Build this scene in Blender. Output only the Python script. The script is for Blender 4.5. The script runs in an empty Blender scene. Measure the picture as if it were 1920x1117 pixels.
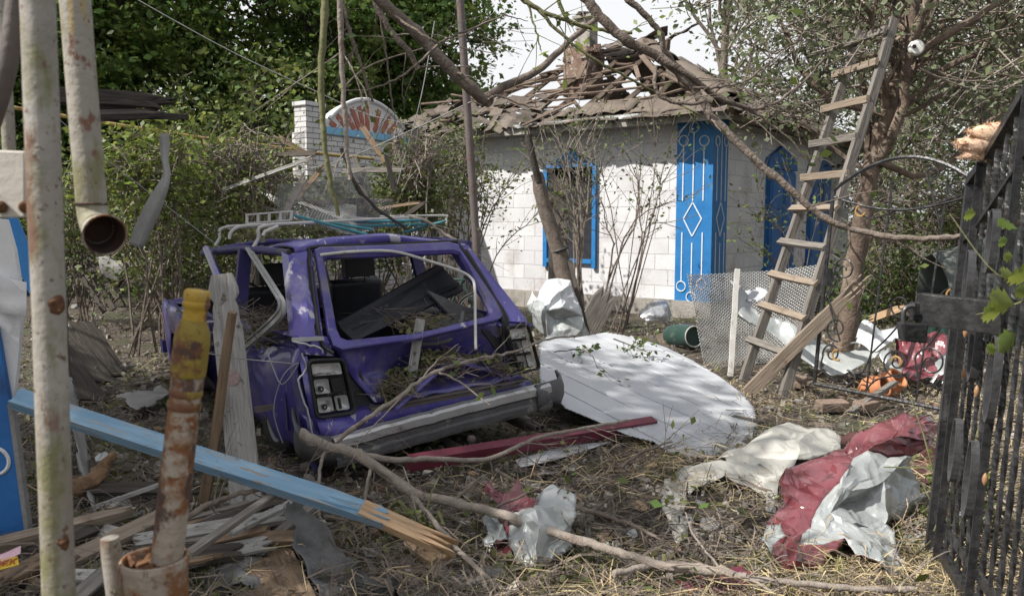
import bpy, math, random
import numpy as np
from mathutils import Vector, Matrix, noise
R = math.radians
SC = bpy.context.scene
COL = SC.collection

# ------------------------------------------------------------------ camera, sky, sun, exposure
FPX, CX, CY, EYE = 1547.0, 960.0, 558.5, 1.55        # photograph pixels (1920 wide)
PITCH = math.atan(148.5 / FPX)
cam_d = bpy.data.cameras.new('camera')
cam_d.sensor_width = 36.0
cam_d.lens = 36.0 * FPX / 1920.0
cam_d.clip_start, cam_d.clip_end = 0.05, 3000
cam_d.dof.use_dof = True
cam_d.dof.focus_distance = 5.9
cam_d.dof.aperture_fstop = 4.5
cam = bpy.data.objects.new('camera', cam_d)
COL.objects.link(cam)
cam.location = (0, 0, EYE)
cam.rotation_euler = (math.pi / 2 - PITCH, 0, 0)
SC.camera = cam

SUN_ELEV, SUN_AZ = R(46), R(-110)                      # azimuth clockwise from +Y
w = bpy.data.worlds.new('World')
SC.world = w
w.use_nodes = True
nt = w.node_tree
bg = nt.nodes['Background']
sky = nt.nodes.new('ShaderNodeTexSky')
sky.sky_type = 'NISHITA'
sky.sun_disc = False
sky.sun_elevation = SUN_ELEV
sky.sun_rotation = SUN_AZ
sky.dust_density = 3.0
tcw = nt.nodes.new('ShaderNodeTexCoord')
mpw = nt.nodes.new('ShaderNodeMapping')
mpw.inputs['Scale'].default_value = (1, 1, 2.2)
nzw = nt.nodes.new('ShaderNodeTexNoise')
nzw.inputs['Scale'].default_value = 1.7
nzw.inputs['Detail'].default_value = 7
rpw = nt.nodes.new('ShaderNodeValToRGB')
rpw.color_ramp.elements[0].position = 0.36
rpw.color_ramp.elements[1].position = 0.52
mxw = nt.nodes.new('ShaderNodeMix')
mxw.data_type = 'RGBA'
mxw.inputs[7].default_value = (10.8, 10.95, 11.2, 1)      # bright thin cloud
nt.links.new(tcw.outputs['Generated'], mpw.inputs['Vector'])
nt.links.new(mpw.outputs['Vector'], nzw.inputs['Vector'])
nt.links.new(nzw.outputs['Fac'], rpw.inputs['Fac'])
nt.links.new(rpw.outputs['Color'], mxw.inputs[0])
nt.links.new(sky.outputs['Color'], mxw.inputs[6])
nt.links.new(mxw.outputs[2], bg.inputs['Color'])
bg.inputs['Strength'].default_value = 0.062

sun_d = bpy.data.lights.new('sun', 'SUN')
sun_d.energy = 5.0
sun_d.angle = R(0.6)
sun_d.color = (1.0, 0.955, 0.885)
sun = bpy.data.objects.new('sun', sun_d)
COL.objects.link(sun)
_sd = Vector((math.sin(SUN_AZ) * math.cos(SUN_ELEV), math.cos(SUN_AZ) * math.cos(SUN_ELEV), math.sin(SUN_ELEV)))
sun.rotation_euler = _sd.to_track_quat('Z', 'Y').to_euler()

SC.view_settings.view_transform = 'Standard'
SC.view_settings.look = 'None'
SC.view_settings.gamma = 1
SC.view_settings.exposure = 0.5
SC.cycles.max_bounces = 6
SC.cycles.transparent_max_bounces = 8
SC.cycles.use_adaptive_sampling = True

# ------------------------------------------------------------------ measuring the photograph
_fw = Vector((0, math.cos(PITCH), -math.sin(PITCH)))
_up = Vector((0, math.sin(PITCH), math.cos(PITCH)))
_rt = Vector((1, 0, 0))
_O = Vector((0, 0, EYE))
def ray(x, y): return _rt * ((x - CX) / FPX) + _up * ((CY - y) / FPX) + _fw
def P(x, y, Y):
    if Y is None: return G(x, y, .13)
    d = ray(x, y)
    return _O + d * (Y / d.y)
def G(x, y, z=0.0):
    d = ray(x, y)
    return _O + d * ((z - EYE) / d.z)
def on_plane(x, y, p0, n):
    d = ray(x, y)
    return _O + d * ((p0 - _O).dot(n) / d.dot(n))

# ------------------------------------------------------------------ objects, parts, labels
WM = {}
def tag(o, label=None, cat=None, group=None, kind=None):
    if label: o['label'] = label
    if cat: o['category'] = cat
    if group: o['group'] = group
    if kind: o['kind'] = kind
    return o
def thing(name, label, cat, loc=(0, 0, 0), M=None, group=None):
    o = bpy.data.objects.new(name, None)
    COL.objects.link(o)
    m = M.copy() if M is not None else Matrix.Translation(Vector(loc))
    o.matrix_world = m
    o.empty_display_size = 0.1
    WM[o.name] = m
    return tag(o, label, cat, group)

def frames(pts):
    n = len(pts)
    T = []
    for i in range(n):
        a, b = pts[max(i - 1, 0)], pts[min(i + 1, n - 1)]
        t = (b - a)
        T.append(t.normalized() if t.length > 1e-9 else Vector((0, 0, 1)))
    ref = Vector((0, 0, 1)) if abs(T[0].z) < 0.9 else Vector((1, 0, 0))
    u = T[0].cross(ref).normalized()
    out = []
    for t in T:
        u = (u - t * u.dot(t))
        u = u.normalized() if u.length > 1e-6 else t.orthogonal().normalized()
        out.append((t, u, t.cross(u)))
    return out
def smooth(pts, k=5, wob=0.0, rng=random):
    pts = [Vector(p) for p in pts]
    if len(pts) < 3 and wob == 0: 
        return [pts[0].lerp(pts[-1], i / k) for i in range(k + 1)]
    out = []
    n = len(pts)
    for i in range(n - 1):
        p0, p1, p2, p3 = pts[max(i - 1, 0)], pts[i], pts[i + 1], pts[min(i + 2, n - 1)]
        for j in range(k):
            t = j / k
            q = 0.5 * ((2 * p1) + (p2 - p0) * t + (2 * p0 - 5 * p1 + 4 * p2 - p3) * t * t + (3 * p1 - p0 - 3 * p2 + p3) * t ** 3)
            if wob and (i or j):
                q = q + Vector((rng.uniform(-wob, wob), rng.uniform(-wob, wob), rng.uniform(-wob, wob)))
            out.append(q)
    out.append(pts[-1])
    return out

class MB:
    def __init__(s):
        s.v, s.f, s.m, s.s = [], [], [], []
        s.ang = 50
    def add(s, vs, fs, mi=0, sm=False):
        b = len(s.v)
        s.v.extend([tuple(x) for x in vs])
        for f in fs:
            s.f.append(tuple(b + i for i in f)); s.m.append(mi); s.s.append(sm)
        return s
    def tube(s, pts, r, n=8, mi=0, caps=True, squash=1.0):
        pts = [Vector(p) for p in pts]
        if not hasattr(r, '__len__'): r = [r] * len(pts)
        elif len(r) == 2 and len(pts) != 2:
            k = len(pts) - 1
            r = [r[0] + (r[1] - r[0]) * i / k for i in range(k + 1)]
        vs, fs = [], []
        for p, (t, u, q), rr in zip(pts, frames(pts), r):
            for a in range(n):
                an = 2 * math.pi * a / n
                vs.append(p + u * (math.cos(an) * rr) + q * (math.sin(an) * rr * squash))
        for i in range(len(pts) - 1):
            for a in range(n):
                b = (a + 1) % n
                fs.append((i * n + a, i * n + b, (i + 1) * n + b, (i + 1) * n + a))
        s.add(vs, fs, mi, n > 4)
        if caps:
            e = (len(pts) - 1) * n
            s.add([vs[a] for a in range(n)], [tuple(range(n - 1, -1, -1))], mi)
            s.add([vs[e + a] for a in range(n)], [tuple(range(n))], mi)
        return s
    def bar(s, p0, p1, wd, th, up=(0, 0, 1), mi=0, seg=1, bow=0.0):
        p0, p1 = Vector(p0), Vector(p1)
        t = (p1 - p0).normalized()
        up = Vector(up)
        if abs(t.dot(up)) > 0.98: up = Vector((1, 0, 0))
        sd = t.cross(up).normalized()
        nn = sd.cross(t)
        vs, fs = [], []
        for i in range(seg + 1):
            c = p0.lerp(p1, i / seg) + nn * (bow * math.sin(math.pi * i / seg))
            for a, b in ((-1, -1), (1, -1), (1, 1), (-1, 1)):
                vs.append(c + sd * (a * wd / 2) + nn * (b * th / 2))
        for i in range(seg):
            for a in range(4):
                b = (a + 1) % 4
                fs.append((i * 4 + a, i * 4 + b, i * 4 + 4 + b, i * 4 + 4 + a))
        fs.append((3, 2, 1, 0)); e = seg * 4
        fs.append((e, e + 1, e + 2, e + 3))
        return s.add(vs, fs, mi)
    def box(s, c, sz, M=None, mi=0):
        c = Vector(c); vs = []
        for x in (-.5, .5):
            for y in (-.5, .5):
                for z in (-.5, .5):
                    q = Vector((x * sz[0], y * sz[1], z * sz[2]))
                    if M is not None: q = M @ q
                    vs.append(c + q)
        return s.add(vs, [(0, 1, 3, 2), (4, 6, 7, 5), (0, 4, 5, 1), (2, 3, 7, 6), (0, 2, 6, 4), (1, 5, 7, 3)], mi)
    def prism(s, poly, th, mi=0, n=None):
        poly = [Vector(p) for p in poly]
        if n is None:
            n = Vector((0, 0, 0))
            for i in range(len(poly)):
                a, b = poly[i], poly[(i + 1) % len(poly)]
                n += a.cross(b)
            n.normalize()
        k = len(poly)
        vs = [p + n * th / 2 for p in poly] + [p - n * th / 2 for p in poly]
        fs = [tuple(range(k)), tuple(range(2 * k - 1, k - 1, -1))]
        fs += [(i, i + k, (i + 1) % k + k, (i + 1) % k) for i in range(k)]
        return s.add(vs, fs, mi)
    def grid(s, rows, mi=0, sm=True, close=False):
        nr, nc = len(rows), len(rows[0])
        vs = [p for r in rows for p in r]
        fs = []
        for i in range(nr - 1):
            for j in range(nc - (0 if close else 1)):
                k = (j + 1) % nc
                fs.append((i * nc + j, i * nc + k, (i + 1) * nc + k, (i + 1) * nc + j))
        return s.add(vs, fs, mi, sm)
    def lathe(s, p0, p1, prof, n=16, mi=0):
        p0, p1 = Vector(p0), Vector(p1)
        t = (p1 - p0)
        pts = [p0 + t * a for a, _ in prof]
        td = t.normalized(); u = td.orthogonal().normalized(); q = td.cross(u)
        rows = [[p + u * (math.cos(2 * math.pi * a / n) * r) + q * (math.sin(2 * math.pi * a / n) * r) for a in range(n)] for p, (_, r) in zip(pts, prof)]
        return s.grid(rows, mi, True, True)
    def torus(s, c, nrm, rad, r, n=20, k=6, mi=0, ex=1.0, up=None):
        c, nrm = Vector(c), Vector(nrm).normalized()
        u = nrm.orthogonal().normalized() if up is None else Vector(up).normalized()
        q = nrm.cross(u)
        rows = []
        for i in range(n + 1):
            a = 2 * math.pi * i / n
            dr = u * (math.cos(a) * ex) + q * math.sin(a)
            rows.append([c + dr * (rad + r * math.cos(2 * math.pi * j / k)) + nrm * (r * math.sin(2 * math.pi * j / k)) for j in range(k)])
        return s.grid(rows, mi, True, True)
    def noise(s, amp, sc=3.0, seed=0.0):
        o = Vector((seed * 7.3, seed * 3.1, seed))
        s.v = [tuple(Vector(p) + noise.noise_vector(Vector(p) * sc + o) * amp) for p in s.v]
        return s
    def xf(s, M):
        s.v = [tuple(M @ Vector(p)) for p in s.v]
        return s
    def build(s, name, mats, parent=None, frame=None, local=False, base=True):
        if not isinstance(mats, (list, tuple)): mats = [mats]
        v = np.array(s.v, dtype=np.float64).reshape(-1, 3)
        pw = WM[parent.name] if parent else Matrix.Identity(4)
        if local:
            fr = pw.copy(); m = None
        else:
            if frame is None:
                if parent: fr = pw
                else:
                    c = (v.min(0) + v.max(0)) / 2
                    fr = Matrix.Translation((c[0], c[1], v[:, 2].min() if base else c[2]))
            else: fr = frame
            inv = np.array(fr.inverted())
            v = v @ inv[:3, :3].T + inv[:3, 3]
        me = bpy.data.meshes.new(name)
        me.from_pydata(v.tolist(), [], s.f)
        for mt in mats: me.materials.append(mt)
        me.polygons.foreach_set('material_index', s.m)
        me.polygons.foreach_set('use_smooth', s.s)
        me.update()
        if any(s.s): me.set_sharp_from_angle(angle=R(s.ang))
        o = bpy.data.objects.new(name, me)
        COL.objects.link(o)
        if parent:
            o.parent = parent
            o.matrix_local = pw.inverted() @ fr
        else:
            o.matrix_world = fr
        WM[o.name] = fr
        return o

def npmesh(name, V, nper, mats, parent=None, smooth_=False, mi=None, loc=None):
    """V: (count*nper,3) vertices forming count separate polygons with nper corners."""
    V = np.asarray(V, dtype=np.float32)
    cnt = len(V) // nper
    pw = WM[parent.name] if parent else Matrix.Translation(Vector(loc) if loc is not None else Vector((0, 0, 0)))
    inv = np.array(pw.inverted(), dtype=np.float32)
    V = V @ inv[:3, :3].T + inv[:3, 3]
    me = bpy.data.meshes.new(name)
    me.vertices.add(len(V)); me.vertices.foreach_set('co', V.ravel())
    me.loops.add(len(V)); me.loops.foreach_set('vertex_index', np.arange(len(V), dtype=np.int32))
    me.polygons.add(cnt)
    me.polygons.foreach_set('loop_start', np.arange(cnt, dtype=np.int32) * nper)
    me.polygons.foreach_set('loop_total', np.full(cnt, nper, dtype=np.int32))
    if mi is not None: me.polygons.foreach_set('material_index', np.asarray(mi, dtype=np.int32))
    for m_ in (mats if isinstance(mats, (list, tuple)) else [mats]): me.materials.append(m_)
    me.update(calc_edges=True)
    o = bpy.data.objects.new(name, me)
    COL.objects.link(o)
    if parent: o.parent = parent
    else: o.matrix_world = pw
    WM[o.name] = pw
    return o
def solid(o, th, off=-1, other=False, bevel=0):
    m_ = o.modifiers.new('thickness', 'SOLIDIFY'); m_.thickness = th; m_.offset = off
    if other: m_.material_offset = 1; m_.material_offset_rim = 1
    return o
def bevel(o, wd, seg=2):
    m_ = o.modifiers.new('edge', 'BEVEL'); m_.width = wd; m_.segments = seg; m_.limit_method = 'ANGLE'; m_.angle_limit = R(40)
    return o
def copy_tree(o, M, label=None, group=None):
    old = WM[o.name]
    c = o.copy(); COL.objects.link(c); WM[c.name] = M
    c.matrix_world = M
    if label: c['label'] = label
    if group: c['group'] = group
    def rec(src, dst):
        for ch in list(src.children):
            d = ch.copy(); COL.objects.link(d); d.parent = dst
            d.matrix_parent_inverse = Matrix.Identity(4)
            WM[d.name] = M @ old.inverted() @ WM[ch.name]
            rec(ch, d)
    rec(o, c)
    return c
# ------------------------------------------------------------------ procedural materials
def mat(name, cols, scale=5.0, rough=0.7, metal=0.0, spots=(), bump=0.15, bscale=40.0, stretch=None, spec=0.4,
        coat=0.0, island=0.0, transl=0.0, pos=None, detail=6, rvar=0.12, crumple=0.0):
    m = bpy.data.materials.new(name)
    m.use_nodes = True
    t = m.node_tree; N = t.nodes; L = t.links
    b = N['Principled BSDF']
    tc = N.new('ShaderNodeTexCoord')
    mp = N.new('ShaderNodeMapping')
    if stretch: mp.inputs['Scale'].default_value = stretch
    L.new(tc.outputs['Object'], mp.inputs['Vector'])
    nz = N.new('ShaderNodeTexNoise'); nz.inputs['Scale'].default_value = scale; nz.inputs['Detail'].default_value = detail
    nz.inputs['Roughness'].default_value = 0.62
    L.new(mp.outputs['Vector'], nz.inputs['Vector'])
    rp = N.new('ShaderNodeValToRGB'); el = rp.color_ramp.elements
    n = len(cols)
    for i, c in enumerate(cols):
        ps = pos[i] if pos else 0.3 + 0.4 * i / max(n - 1, 1)
        e = el[i] if i < 2 else el.new(ps)
        e.position = ps; e.color = (*c, 1)
    if n == 1: el[1].color = (*cols[0], 1)
    L.new(nz.outputs['Fac'], rp.inputs['Fac'])
    cur = rp.outputs['Color']
    if island:
        gi = N.new('ShaderNodeNewGeometry'); hs = N.new('ShaderNodeHueSaturation')
        mr = N.new('ShaderNodeMapRange'); mr.inputs['To Min'].default_value = 1 - island; mr.inputs['To Max'].default_value = 1 + island
        L.new(gi.outputs['Random Per Island'], mr.inputs['Value'])
        L.new(mr.outputs['Result'], hs.inputs['Value'])
        m2 = N.new('ShaderNodeMapRange'); m2.inputs['To Min'].default_value = 0.5 - island * .06; m2.inputs['To Max'].default_value = 0.5 + island * .05
        ml = N.new('ShaderNodeMath'); ml.operation = 'FRACT'; mm = N.new('ShaderNodeMath'); mm.operation = 'MULTIPLY'; mm.inputs[1].default_value = 17.3
        L.new(gi.outputs['Random Per Island'], mm.inputs[0]); L.new(mm.outputs[0], ml.inputs[0]); L.new(ml.outputs[0], m2.inputs['Value'])
        L.new(m2.outputs['Result'], hs.inputs['Hue'])
        L.new(cur, hs.inputs['Color']); cur = hs.outputs['Color']
    rsrc = None
    for sp in spots:          # (colour, scale, threshold, softness[, stretch])
        c, sc, th, so = sp[:4]
        z = N.new('ShaderNodeTexNoise'); z.inputs['Scale'].default_value = sc; z.inputs['Detail'].default_value = 5; z.inputs['Roughness'].default_value = 0.65
        if len(sp) > 4:
            mp2 = N.new('ShaderNodeMapping'); mp2.inputs['Scale'].default_value = sp[4]; mp2.inputs['Location'].default_value = (sc * 1.7, 3.1, sc)
            L.new(tc.outputs['Object'], mp2.inputs['Vector']); L.new(mp2.outputs['Vector'], z.inputs['Vector'])
        else:
            mp2 = N.new('ShaderNodeMapping'); mp2.inputs['Location'].default_value = (sc * 1.7, 3.1, sc)
            L.new(tc.outputs['Object'], mp2.inputs['Vector']); L.new(mp2.outputs['Vector'], z.inputs['Vector'])
        mr = N.new('ShaderNodeMapRange'); mr.inputs['From Min'].default_value = th; mr.inputs['From Max'].default_value = th + so
        L.new(z.outputs['Fac'], mr.inputs['Value'])
        mx = N.new('ShaderNodeMix'); mx.data_type = 'RGBA'
        L.new(mr.outputs['Result'], mx.inputs[0]); L.new(cur, mx.inputs[6]); mx.inputs[7].default_value = (*c, 1)
        cur = mx.outputs[2]; rsrc = mr.outputs['Result']
    L.new(cur, b.inputs['Base Color'])
    b.inputs['Metallic'].default_value = metal
    b.inputs['Specular IOR Level'].default_value = spec
    b.inputs['Coat Weight'].default_value = coat
    if rvar and not transl:
        rr = N.new('ShaderNodeMapRange'); rr.inputs['To Min'].default_value = max(0.05, rough - rvar); rr.inputs['To Max'].default_value = min(1, rough + rvar)
        L.new(nz.outputs['Fac'], rr.inputs['Value']); L.new(rr.outputs['Result'], b.inputs['Roughness'])
    else: b.inputs['Roughness'].default_value = rough
    if bump:
        z = N.new('ShaderNodeTexNoise'); z.inputs['Scale'].default_value = bscale; z.inputs['Detail'].default_value = 8
        L.new(mp.outputs['Vector'], z.inputs['Vector'])
        bp = N.new('ShaderNodeBump'); bp.inputs['Strength'].default_value = bump; bp.inputs['Distance'].default_value = 0.02
        L.new(z.outputs['Fac'], bp.inputs['Height']); L.new(bp.outputs['Normal'], b.inputs['Normal'])
        if crumple:      # pressed creases: layered cell cones, warped
            wz = N.new('ShaderNodeTexNoise'); wz.inputs['Scale'].default_value = 5
            wm = N.new('ShaderNodeMix'); wm.data_type = 'VECTOR'; wm.inputs[0].default_value = .12
            L.new(tc.outputs['Object'], wm.inputs[4]); L.new(tc.outputs['Object'], wz.inputs['Vector']); L.new(wz.outputs['Color'], wm.inputs[5])
            prev = bp
            for sc_, st in ((7, 1.0), (19, .55)):
                vo = N.new('ShaderNodeTexVoronoi'); vo.inputs['Scale'].default_value = sc_
                mpc = N.new('ShaderNodeMapping'); mpc.inputs['Scale'].default_value = (1, .55, .8); mpc.inputs['Rotation'].default_value = (.6, .4, sc_)
                L.new(wm.outputs[1], mpc.inputs['Vector']); L.new(mpc.outputs['Vector'], vo.inputs['Vector'])
                b2 = N.new('ShaderNodeBump'); b2.inputs['Strength'].default_value = crumple * st; b2.inputs['Distance'].default_value = .35 / sc_
                L.new(vo.outputs['Distance'], b2.inputs['Height']); L.new(prev.outputs['Normal'], b2.inputs['Normal']); prev = b2
            L.new(prev.outputs['Normal'], b.inputs['Normal'])
    if transl:
        tr = N.new('ShaderNodeBsdfTranslucent'); ms = N.new('ShaderNodeMixShader'); ms.inputs[0].default_value = transl
        hs2 = N.new('ShaderNodeHueSaturation'); hs2.inputs['Value'].default_value = 1.5; hs2.inputs['Hue'].default_value = 0.48
        L.new(cur, hs2.inputs['Color']); L.new(hs2.outputs['Color'], tr.inputs['Color'])
        L.new(b.outputs[0], ms.inputs[1]); L.new(tr.outputs[0], ms.inputs[2])
        L.new(ms.outputs[0], N['Material Output'].inputs['Surface'])
    return m

W_ = (2, 30, 30)
soil = mat('soil', [(.028, .023, .019), (.06, .049, .039), (.11, .09, .07)], 3.0, .95, bump=.9, bscale=22, spots=[((.05, .06, .025), 1.3, .52, .12), ((.17, .14, .11), 26, .6, .05), ((.03, .025, .02), 9, .56, .1)])
straw_m = mat('dry_straw', [(.30, .235, .13), (.46, .375, .22)], 8, .8, island=.45, bump=0)
twig_m = mat('twig_bark', [(.09, .07, .055), (.17, .14, .115)], 14, .9, island=.35, bump=.3)
bark = mat('grey_bark', [(.085, .066, .055), (.15, .12, .10), (.20, .17, .145)], 16, .85, bump=.7, bscale=60, spots=[((.11, .10, .05), 4, .6, .1)], stretch=(1, 1, 1))
bark_fresh = mat('pale_bark', [(.19, .16, .135), (.30, .26, .225)], 20, .85, bump=.5, bscale=70, spots=[((.12, .09, .075), 7, .56, .1)])
bark_green = mat('green_bark', [(.10, .105, .04), (.17, .165, .085)], 12, .8, bump=.4)
bark_red = mat('peeled_red_bark', [(.07, .052, .042), (.13, .095, .072), (.20, .16, .13)], 7, .9, bump=.9, bscale=35, spots=[((.22, .17, .13), 3, .55, .06)])
bark_dark = mat('dark_bark', [(.03, .026, .022), (.07, .06, .05)], 9, .95, bump=.8, bscale=30)
leaf_dark = mat('dark_leaf', [(.048, .098, .024), (.09, .155, .036), (.155, .215, .05)], .45, .45, island=.5, transl=.4, bump=0, detail=2)
leaf_mid = mat('mid_leaf', [(.05, .085, .02), (.10, .14, .035), (.14, .17, .05)], .6, .5, island=.45, transl=.33, bump=0, detail=2)
leaf_grey = mat('grey_leaf', [(.095, .12, .06), (.16, .185, .10)], .6, .55, island=.4, transl=.25, bump=0, detail=2)
leaf_bright = mat('fresh_leaf', [(.11, .17, .03), (.17, .23, .05)], 1.2, .5, island=.35, transl=.4, bump=0, detail=2)
leaf_fall = mat('fallen_leaf', [(.07, .10, .03), (.13, .14, .05), (.15, .12, .06)], 1.5, .7, island=.5, transl=.15, bump=0, detail=3)
wood_grey = mat('weathered_wood', [(.085, .075, .067), (.155, .14, .125), (.22, .20, .18)], 1.6, .85, bump=.6, bscale=3, stretch=W_, spots=[((.07, .06, .05), 2.4, .56, .14, (1.5, 18, 18))])
wood_brown = mat('brown_wood', [(.10, .065, .042), (.19, .13, .085), (.27, .19, .125)], 1.6, .8, bump=.5, bscale=3, stretch=W_, spots=[((.07, .05, .04), 2.2, .58, .12)])
wood_dark = mat('dark_wood', [(.022, .019, .016), (.05, .042, .035), (.08, .068, .056)], 1.6, .9, bump=.6, bscale=3, stretch=W_)
wood_fresh = mat('fresh_split_wood', [(.28, .175, .10), (.42, .28, .165), (.50, .36, .23)], 1.8, .75, bump=.6, bscale=3.5, stretch=W_)
wood_plank = mat('tan_wood', [(.14, .108, .08), (.22, .175, .135), (.28, .23, .18)], 1.6, .8, bump=.45, bscale=3, stretch=W_, spots=[((.13, .09, .06), 3, .62, .08)])
wood_blue = mat('pale_blue_paint_on_wood', [(.12, .235, .35), (.16, .285, .41), (.22, .34, .45)], 1.5, .55, bump=.35, bscale=3, stretch=(2, 18, 18), spots=[((.24, .27, .29), 3, .53, .08, (1.2, 16, 16)), ((.22, .165, .12), 4, .61, .04, (1.5, 12, 12)), ((.07, .10, .14), 6, .60, .08)])
wood_weath2 = mat('grey_board', [(.20, .19, .18), (.32, .31, .295), (.39, .38, .365)], 2.2, .9, bump=1, bscale=4, stretch=(2, 22, 22), spots=[((.10, .09, .08), 14, .60, .07), ((.45, .46, .47), 3.0, .62, .06, (1, 10, 10))])
post_paint = mat('chipped_cream_paint', [(.215, .20, .175), (.285, .265, .235), (.34, .32, .29)], 7, .6, bump=.2, bscale=60,
                 spots=[((.25, .22, .18), 3, .5, .15), ((.17, .165, .085), 13, .50, .13, (1, 1, .45)), ((.15, .085, .055), 7, .60, .06, (1, 1, .35)), ((.07, .04, .03), 11, .66, .03), ((.13, .08, .06), 55, .60, .05)])
post_yellow = mat('cream_and_yellow_paint', [(.25, .235, .20), (.33, .305, .265)], 6, .6, bump=.2, bscale=60,
                  spots=[((.19, .18, .10), 11, .52, .12, (1, 1, .4)), ((.40, .26, .035), 6, .50, .05, (1, 1, .13)), ((.16, .08, .05), 14, .60, .05, (1, 1, .6)), ((.12, .07, .05), 60, .62, .05)])
rust_paint = mat('rusty_flaking_paint', [(.35, .31, .26), (.28, .23, .18)], 7, .75, bump=.5, bscale=35,
                 spots=[((.20, .09, .035), 9, .47, .1), ((.075, .045, .036), 8, .50, .05, (1, 1, .6)), ((.17, .07, .028), 24, .56, .06), ((.33, .09, .09), 6, .69, .03)])
rust = mat('rust', [(.05, .025, .018), (.11, .05, .024), (.17, .085, .03)], 14, .9, bump=.9, bscale=50)
rust_yellow = mat('yellow_paint_over_rust', [(.25, .19, .03), (.20, .14, .025)], 9, .65, bump=.4, bscale=40, spots=[((.14, .06, .03), 11, .51, .06), ((.07, .035, .025), 22, .56, .05), ((.16, .15, .06), 7, .58, .1)])
white_paint = mat('white_paint', [(.55, .55, .56), (.66, .66, .67)], 5, .6, bump=.12, spots=[((.30, .28, .26), 9, .64, .08), ((.40, .40, .42), 2, .55, .2)])
white_block = None
blue_paint = mat('blue_paint', [(.018, .14, .38), (.028, .19, .46)], 3, .45, bump=.12, bscale=18, spots=[((.05, .22, .44), 5, .6, .1), ((.10, .16, .22), 28, .68, .05)])
blue_dark = mat('dark_blue_paint', [(.014, .10, .32), (.024, .145, .40)], 2.5, .5, bump=.15, bscale=18, stretch=(1, 1, 1), spots=[((.10, .16, .24), 22, .67, .04), ((.02, .06, .17), 3, .55, .1)])
sky_blue = mat('pale_blue_paint', [(.16, .40, .62), (.24, .48, .68)], 6, .6, spots=[((.4, .42, .42), 9, .62, .06)])
pattern_white = mat('white_pattern_paint', [(.55, .60, .66), (.68, .72, .76)], 20, .6, bump=.1)
slate = mat('old_slate', [(.055, .045, .039), (.105, .087, .073), (.16, .135, .115)], 3, .9, bump=.6, bscale=26, island=.25, spots=[((.17, .11, .08), 4, .57, .1), ((.08, .08, .055), 8, .6, .08)])
roof_wood = mat('roof_wood', [(.065, .045, .034), (.13, .095, .072), (.20, .155, .125)], 2.2, .85, bump=.5, bscale=20)
brick_red = mat('crumbling_brick', [(.12, .075, .055), (.19, .125, .095), (.26, .20, .165)], 9, .9, bump=.8, bscale=25, spots=[((.34, .31, .28), 6, .57, .05)])
concrete = mat('old_concrete', [(.19, .175, .155), (.30, .28, .255), (.36, .34, .31)], 6, .9, bump=.6, bscale=40, spots=[((.10, .09, .08), 3, .56, .1)])
asb = mat('grey_sheet', [(.17, .165, .16), (.26, .255, .25)], 5, .85, bump=.35, bscale=30, spots=[((.10, .095, .09), 4, .58, .1)])
rubber = mat('black_rubber', [(.012, .012, .013), (.03, .03, .031)], 9, .6, bump=.2)
grey_rubber = mat('grey_felt', [(.06, .06, .062), (.12, .12, .122), (.17, .168, .165)], 6, .8, bump=.3, spots=[((.2, .19, .175), 5, .58, .1)])
dark_trim = mat('dark_trim', [(.012, .013, .018), (.028, .029, .036)], 4, .5, bump=.2, spots=[((.10, .10, .10), 12, .66, .08)])
car_paint = mat('purple_car_paint', [(.036, .029, .16), (.058, .047, .23), (.085, .072, .29)], 3, .33, coat=.5, bump=.04, bscale=8,
                spots=[((.11, .10, .22), 4, .52, .16), ((.42, .40, .46), 7, .675, .02, (1, 1, .5)), ((.055, .045, .07), 13, .655, .04), ((.13, .115, .12), 2.6, .53, .16), ((.19, .175, .19), 18, .63, .06)])
car_chip = mat('chipped_purple_paint', [(.075, .062, .29), (.12, .105, .35)], 4, .4, coat=.2, bump=.06, spots=[((.24, .22, .38), 3, .55, .12), ((.47, .45, .52), 7, .60, .025, (1, 1, .4)), ((.30, .27, .42), 16, .63, .04), ((.09, .08, .09), 14, .65, .03)])
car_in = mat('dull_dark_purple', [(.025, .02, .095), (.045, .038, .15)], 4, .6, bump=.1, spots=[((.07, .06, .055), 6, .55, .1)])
alu = mat('dull_aluminium', [(.36, .36, .37), (.48, .48, .49)], 5, .42, metal=.55, bump=.12, bscale=9, spots=[((.20, .19, .18), 8, .58, .12), ((.15, .13, .11), 30, .63, .05)])
alu_dark = mat('dark_bumper_strip', [(.055, .055, .058), (.10, .10, .105)], 6, .5, metal=.1, bump=.2, spots=[((.2, .19, .17), 9, .6, .1)])
lamp_white = mat('dusty_reflector', [(.46, .46, .455), (.62, .62, .61)], 12, .4, metal=.35, bump=.1, spots=[((.22, .2, .18), 9, .57, .1)])
grey_plastic = mat('grey_plastic', [(.24, .24, .24), (.34, .34, .33)], 8, .6, spots=[((.14, .13, .12), 9, .6, .1)])
teal = mat('teal_tube', [(.035, .17, .20), (.055, .235, .26)], 6, .45, spots=[((.2, .2, .18), 9, .62, .1)])
white_tube = mat('grimy_white_tube', [(.42, .41, .385), (.55, .54, .51)], 8, .55, spots=[((.25, .2, .16), 10, .62, .08)])
iron = mat('black_iron', [(.022, .022, .023), (.04, .04, .042), (.07, .07, .072)], 14, .36, metal=.4, bump=.35, bscale=28, spots=[((.10, .05, .03), 26, .69, .03)])
steel_brown = mat('brown_steel', [(.09, .075, .07), (.14, .115, .108)], 6, .6, bump=.2, spots=[((.12, .06, .04), 9, .6, .08)])
sheet_white = mat('white_sheet', [(.42, .44, .47), (.50, .51, .535)], 2.5, .38, bump=.06, bscale=5, spots=[((.36, .35, .34), 11, .67, .05), ((.36, .375, .40), 1.6, .50, .25), ((.30, .28, .25), 30, .66, .05)])
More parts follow.
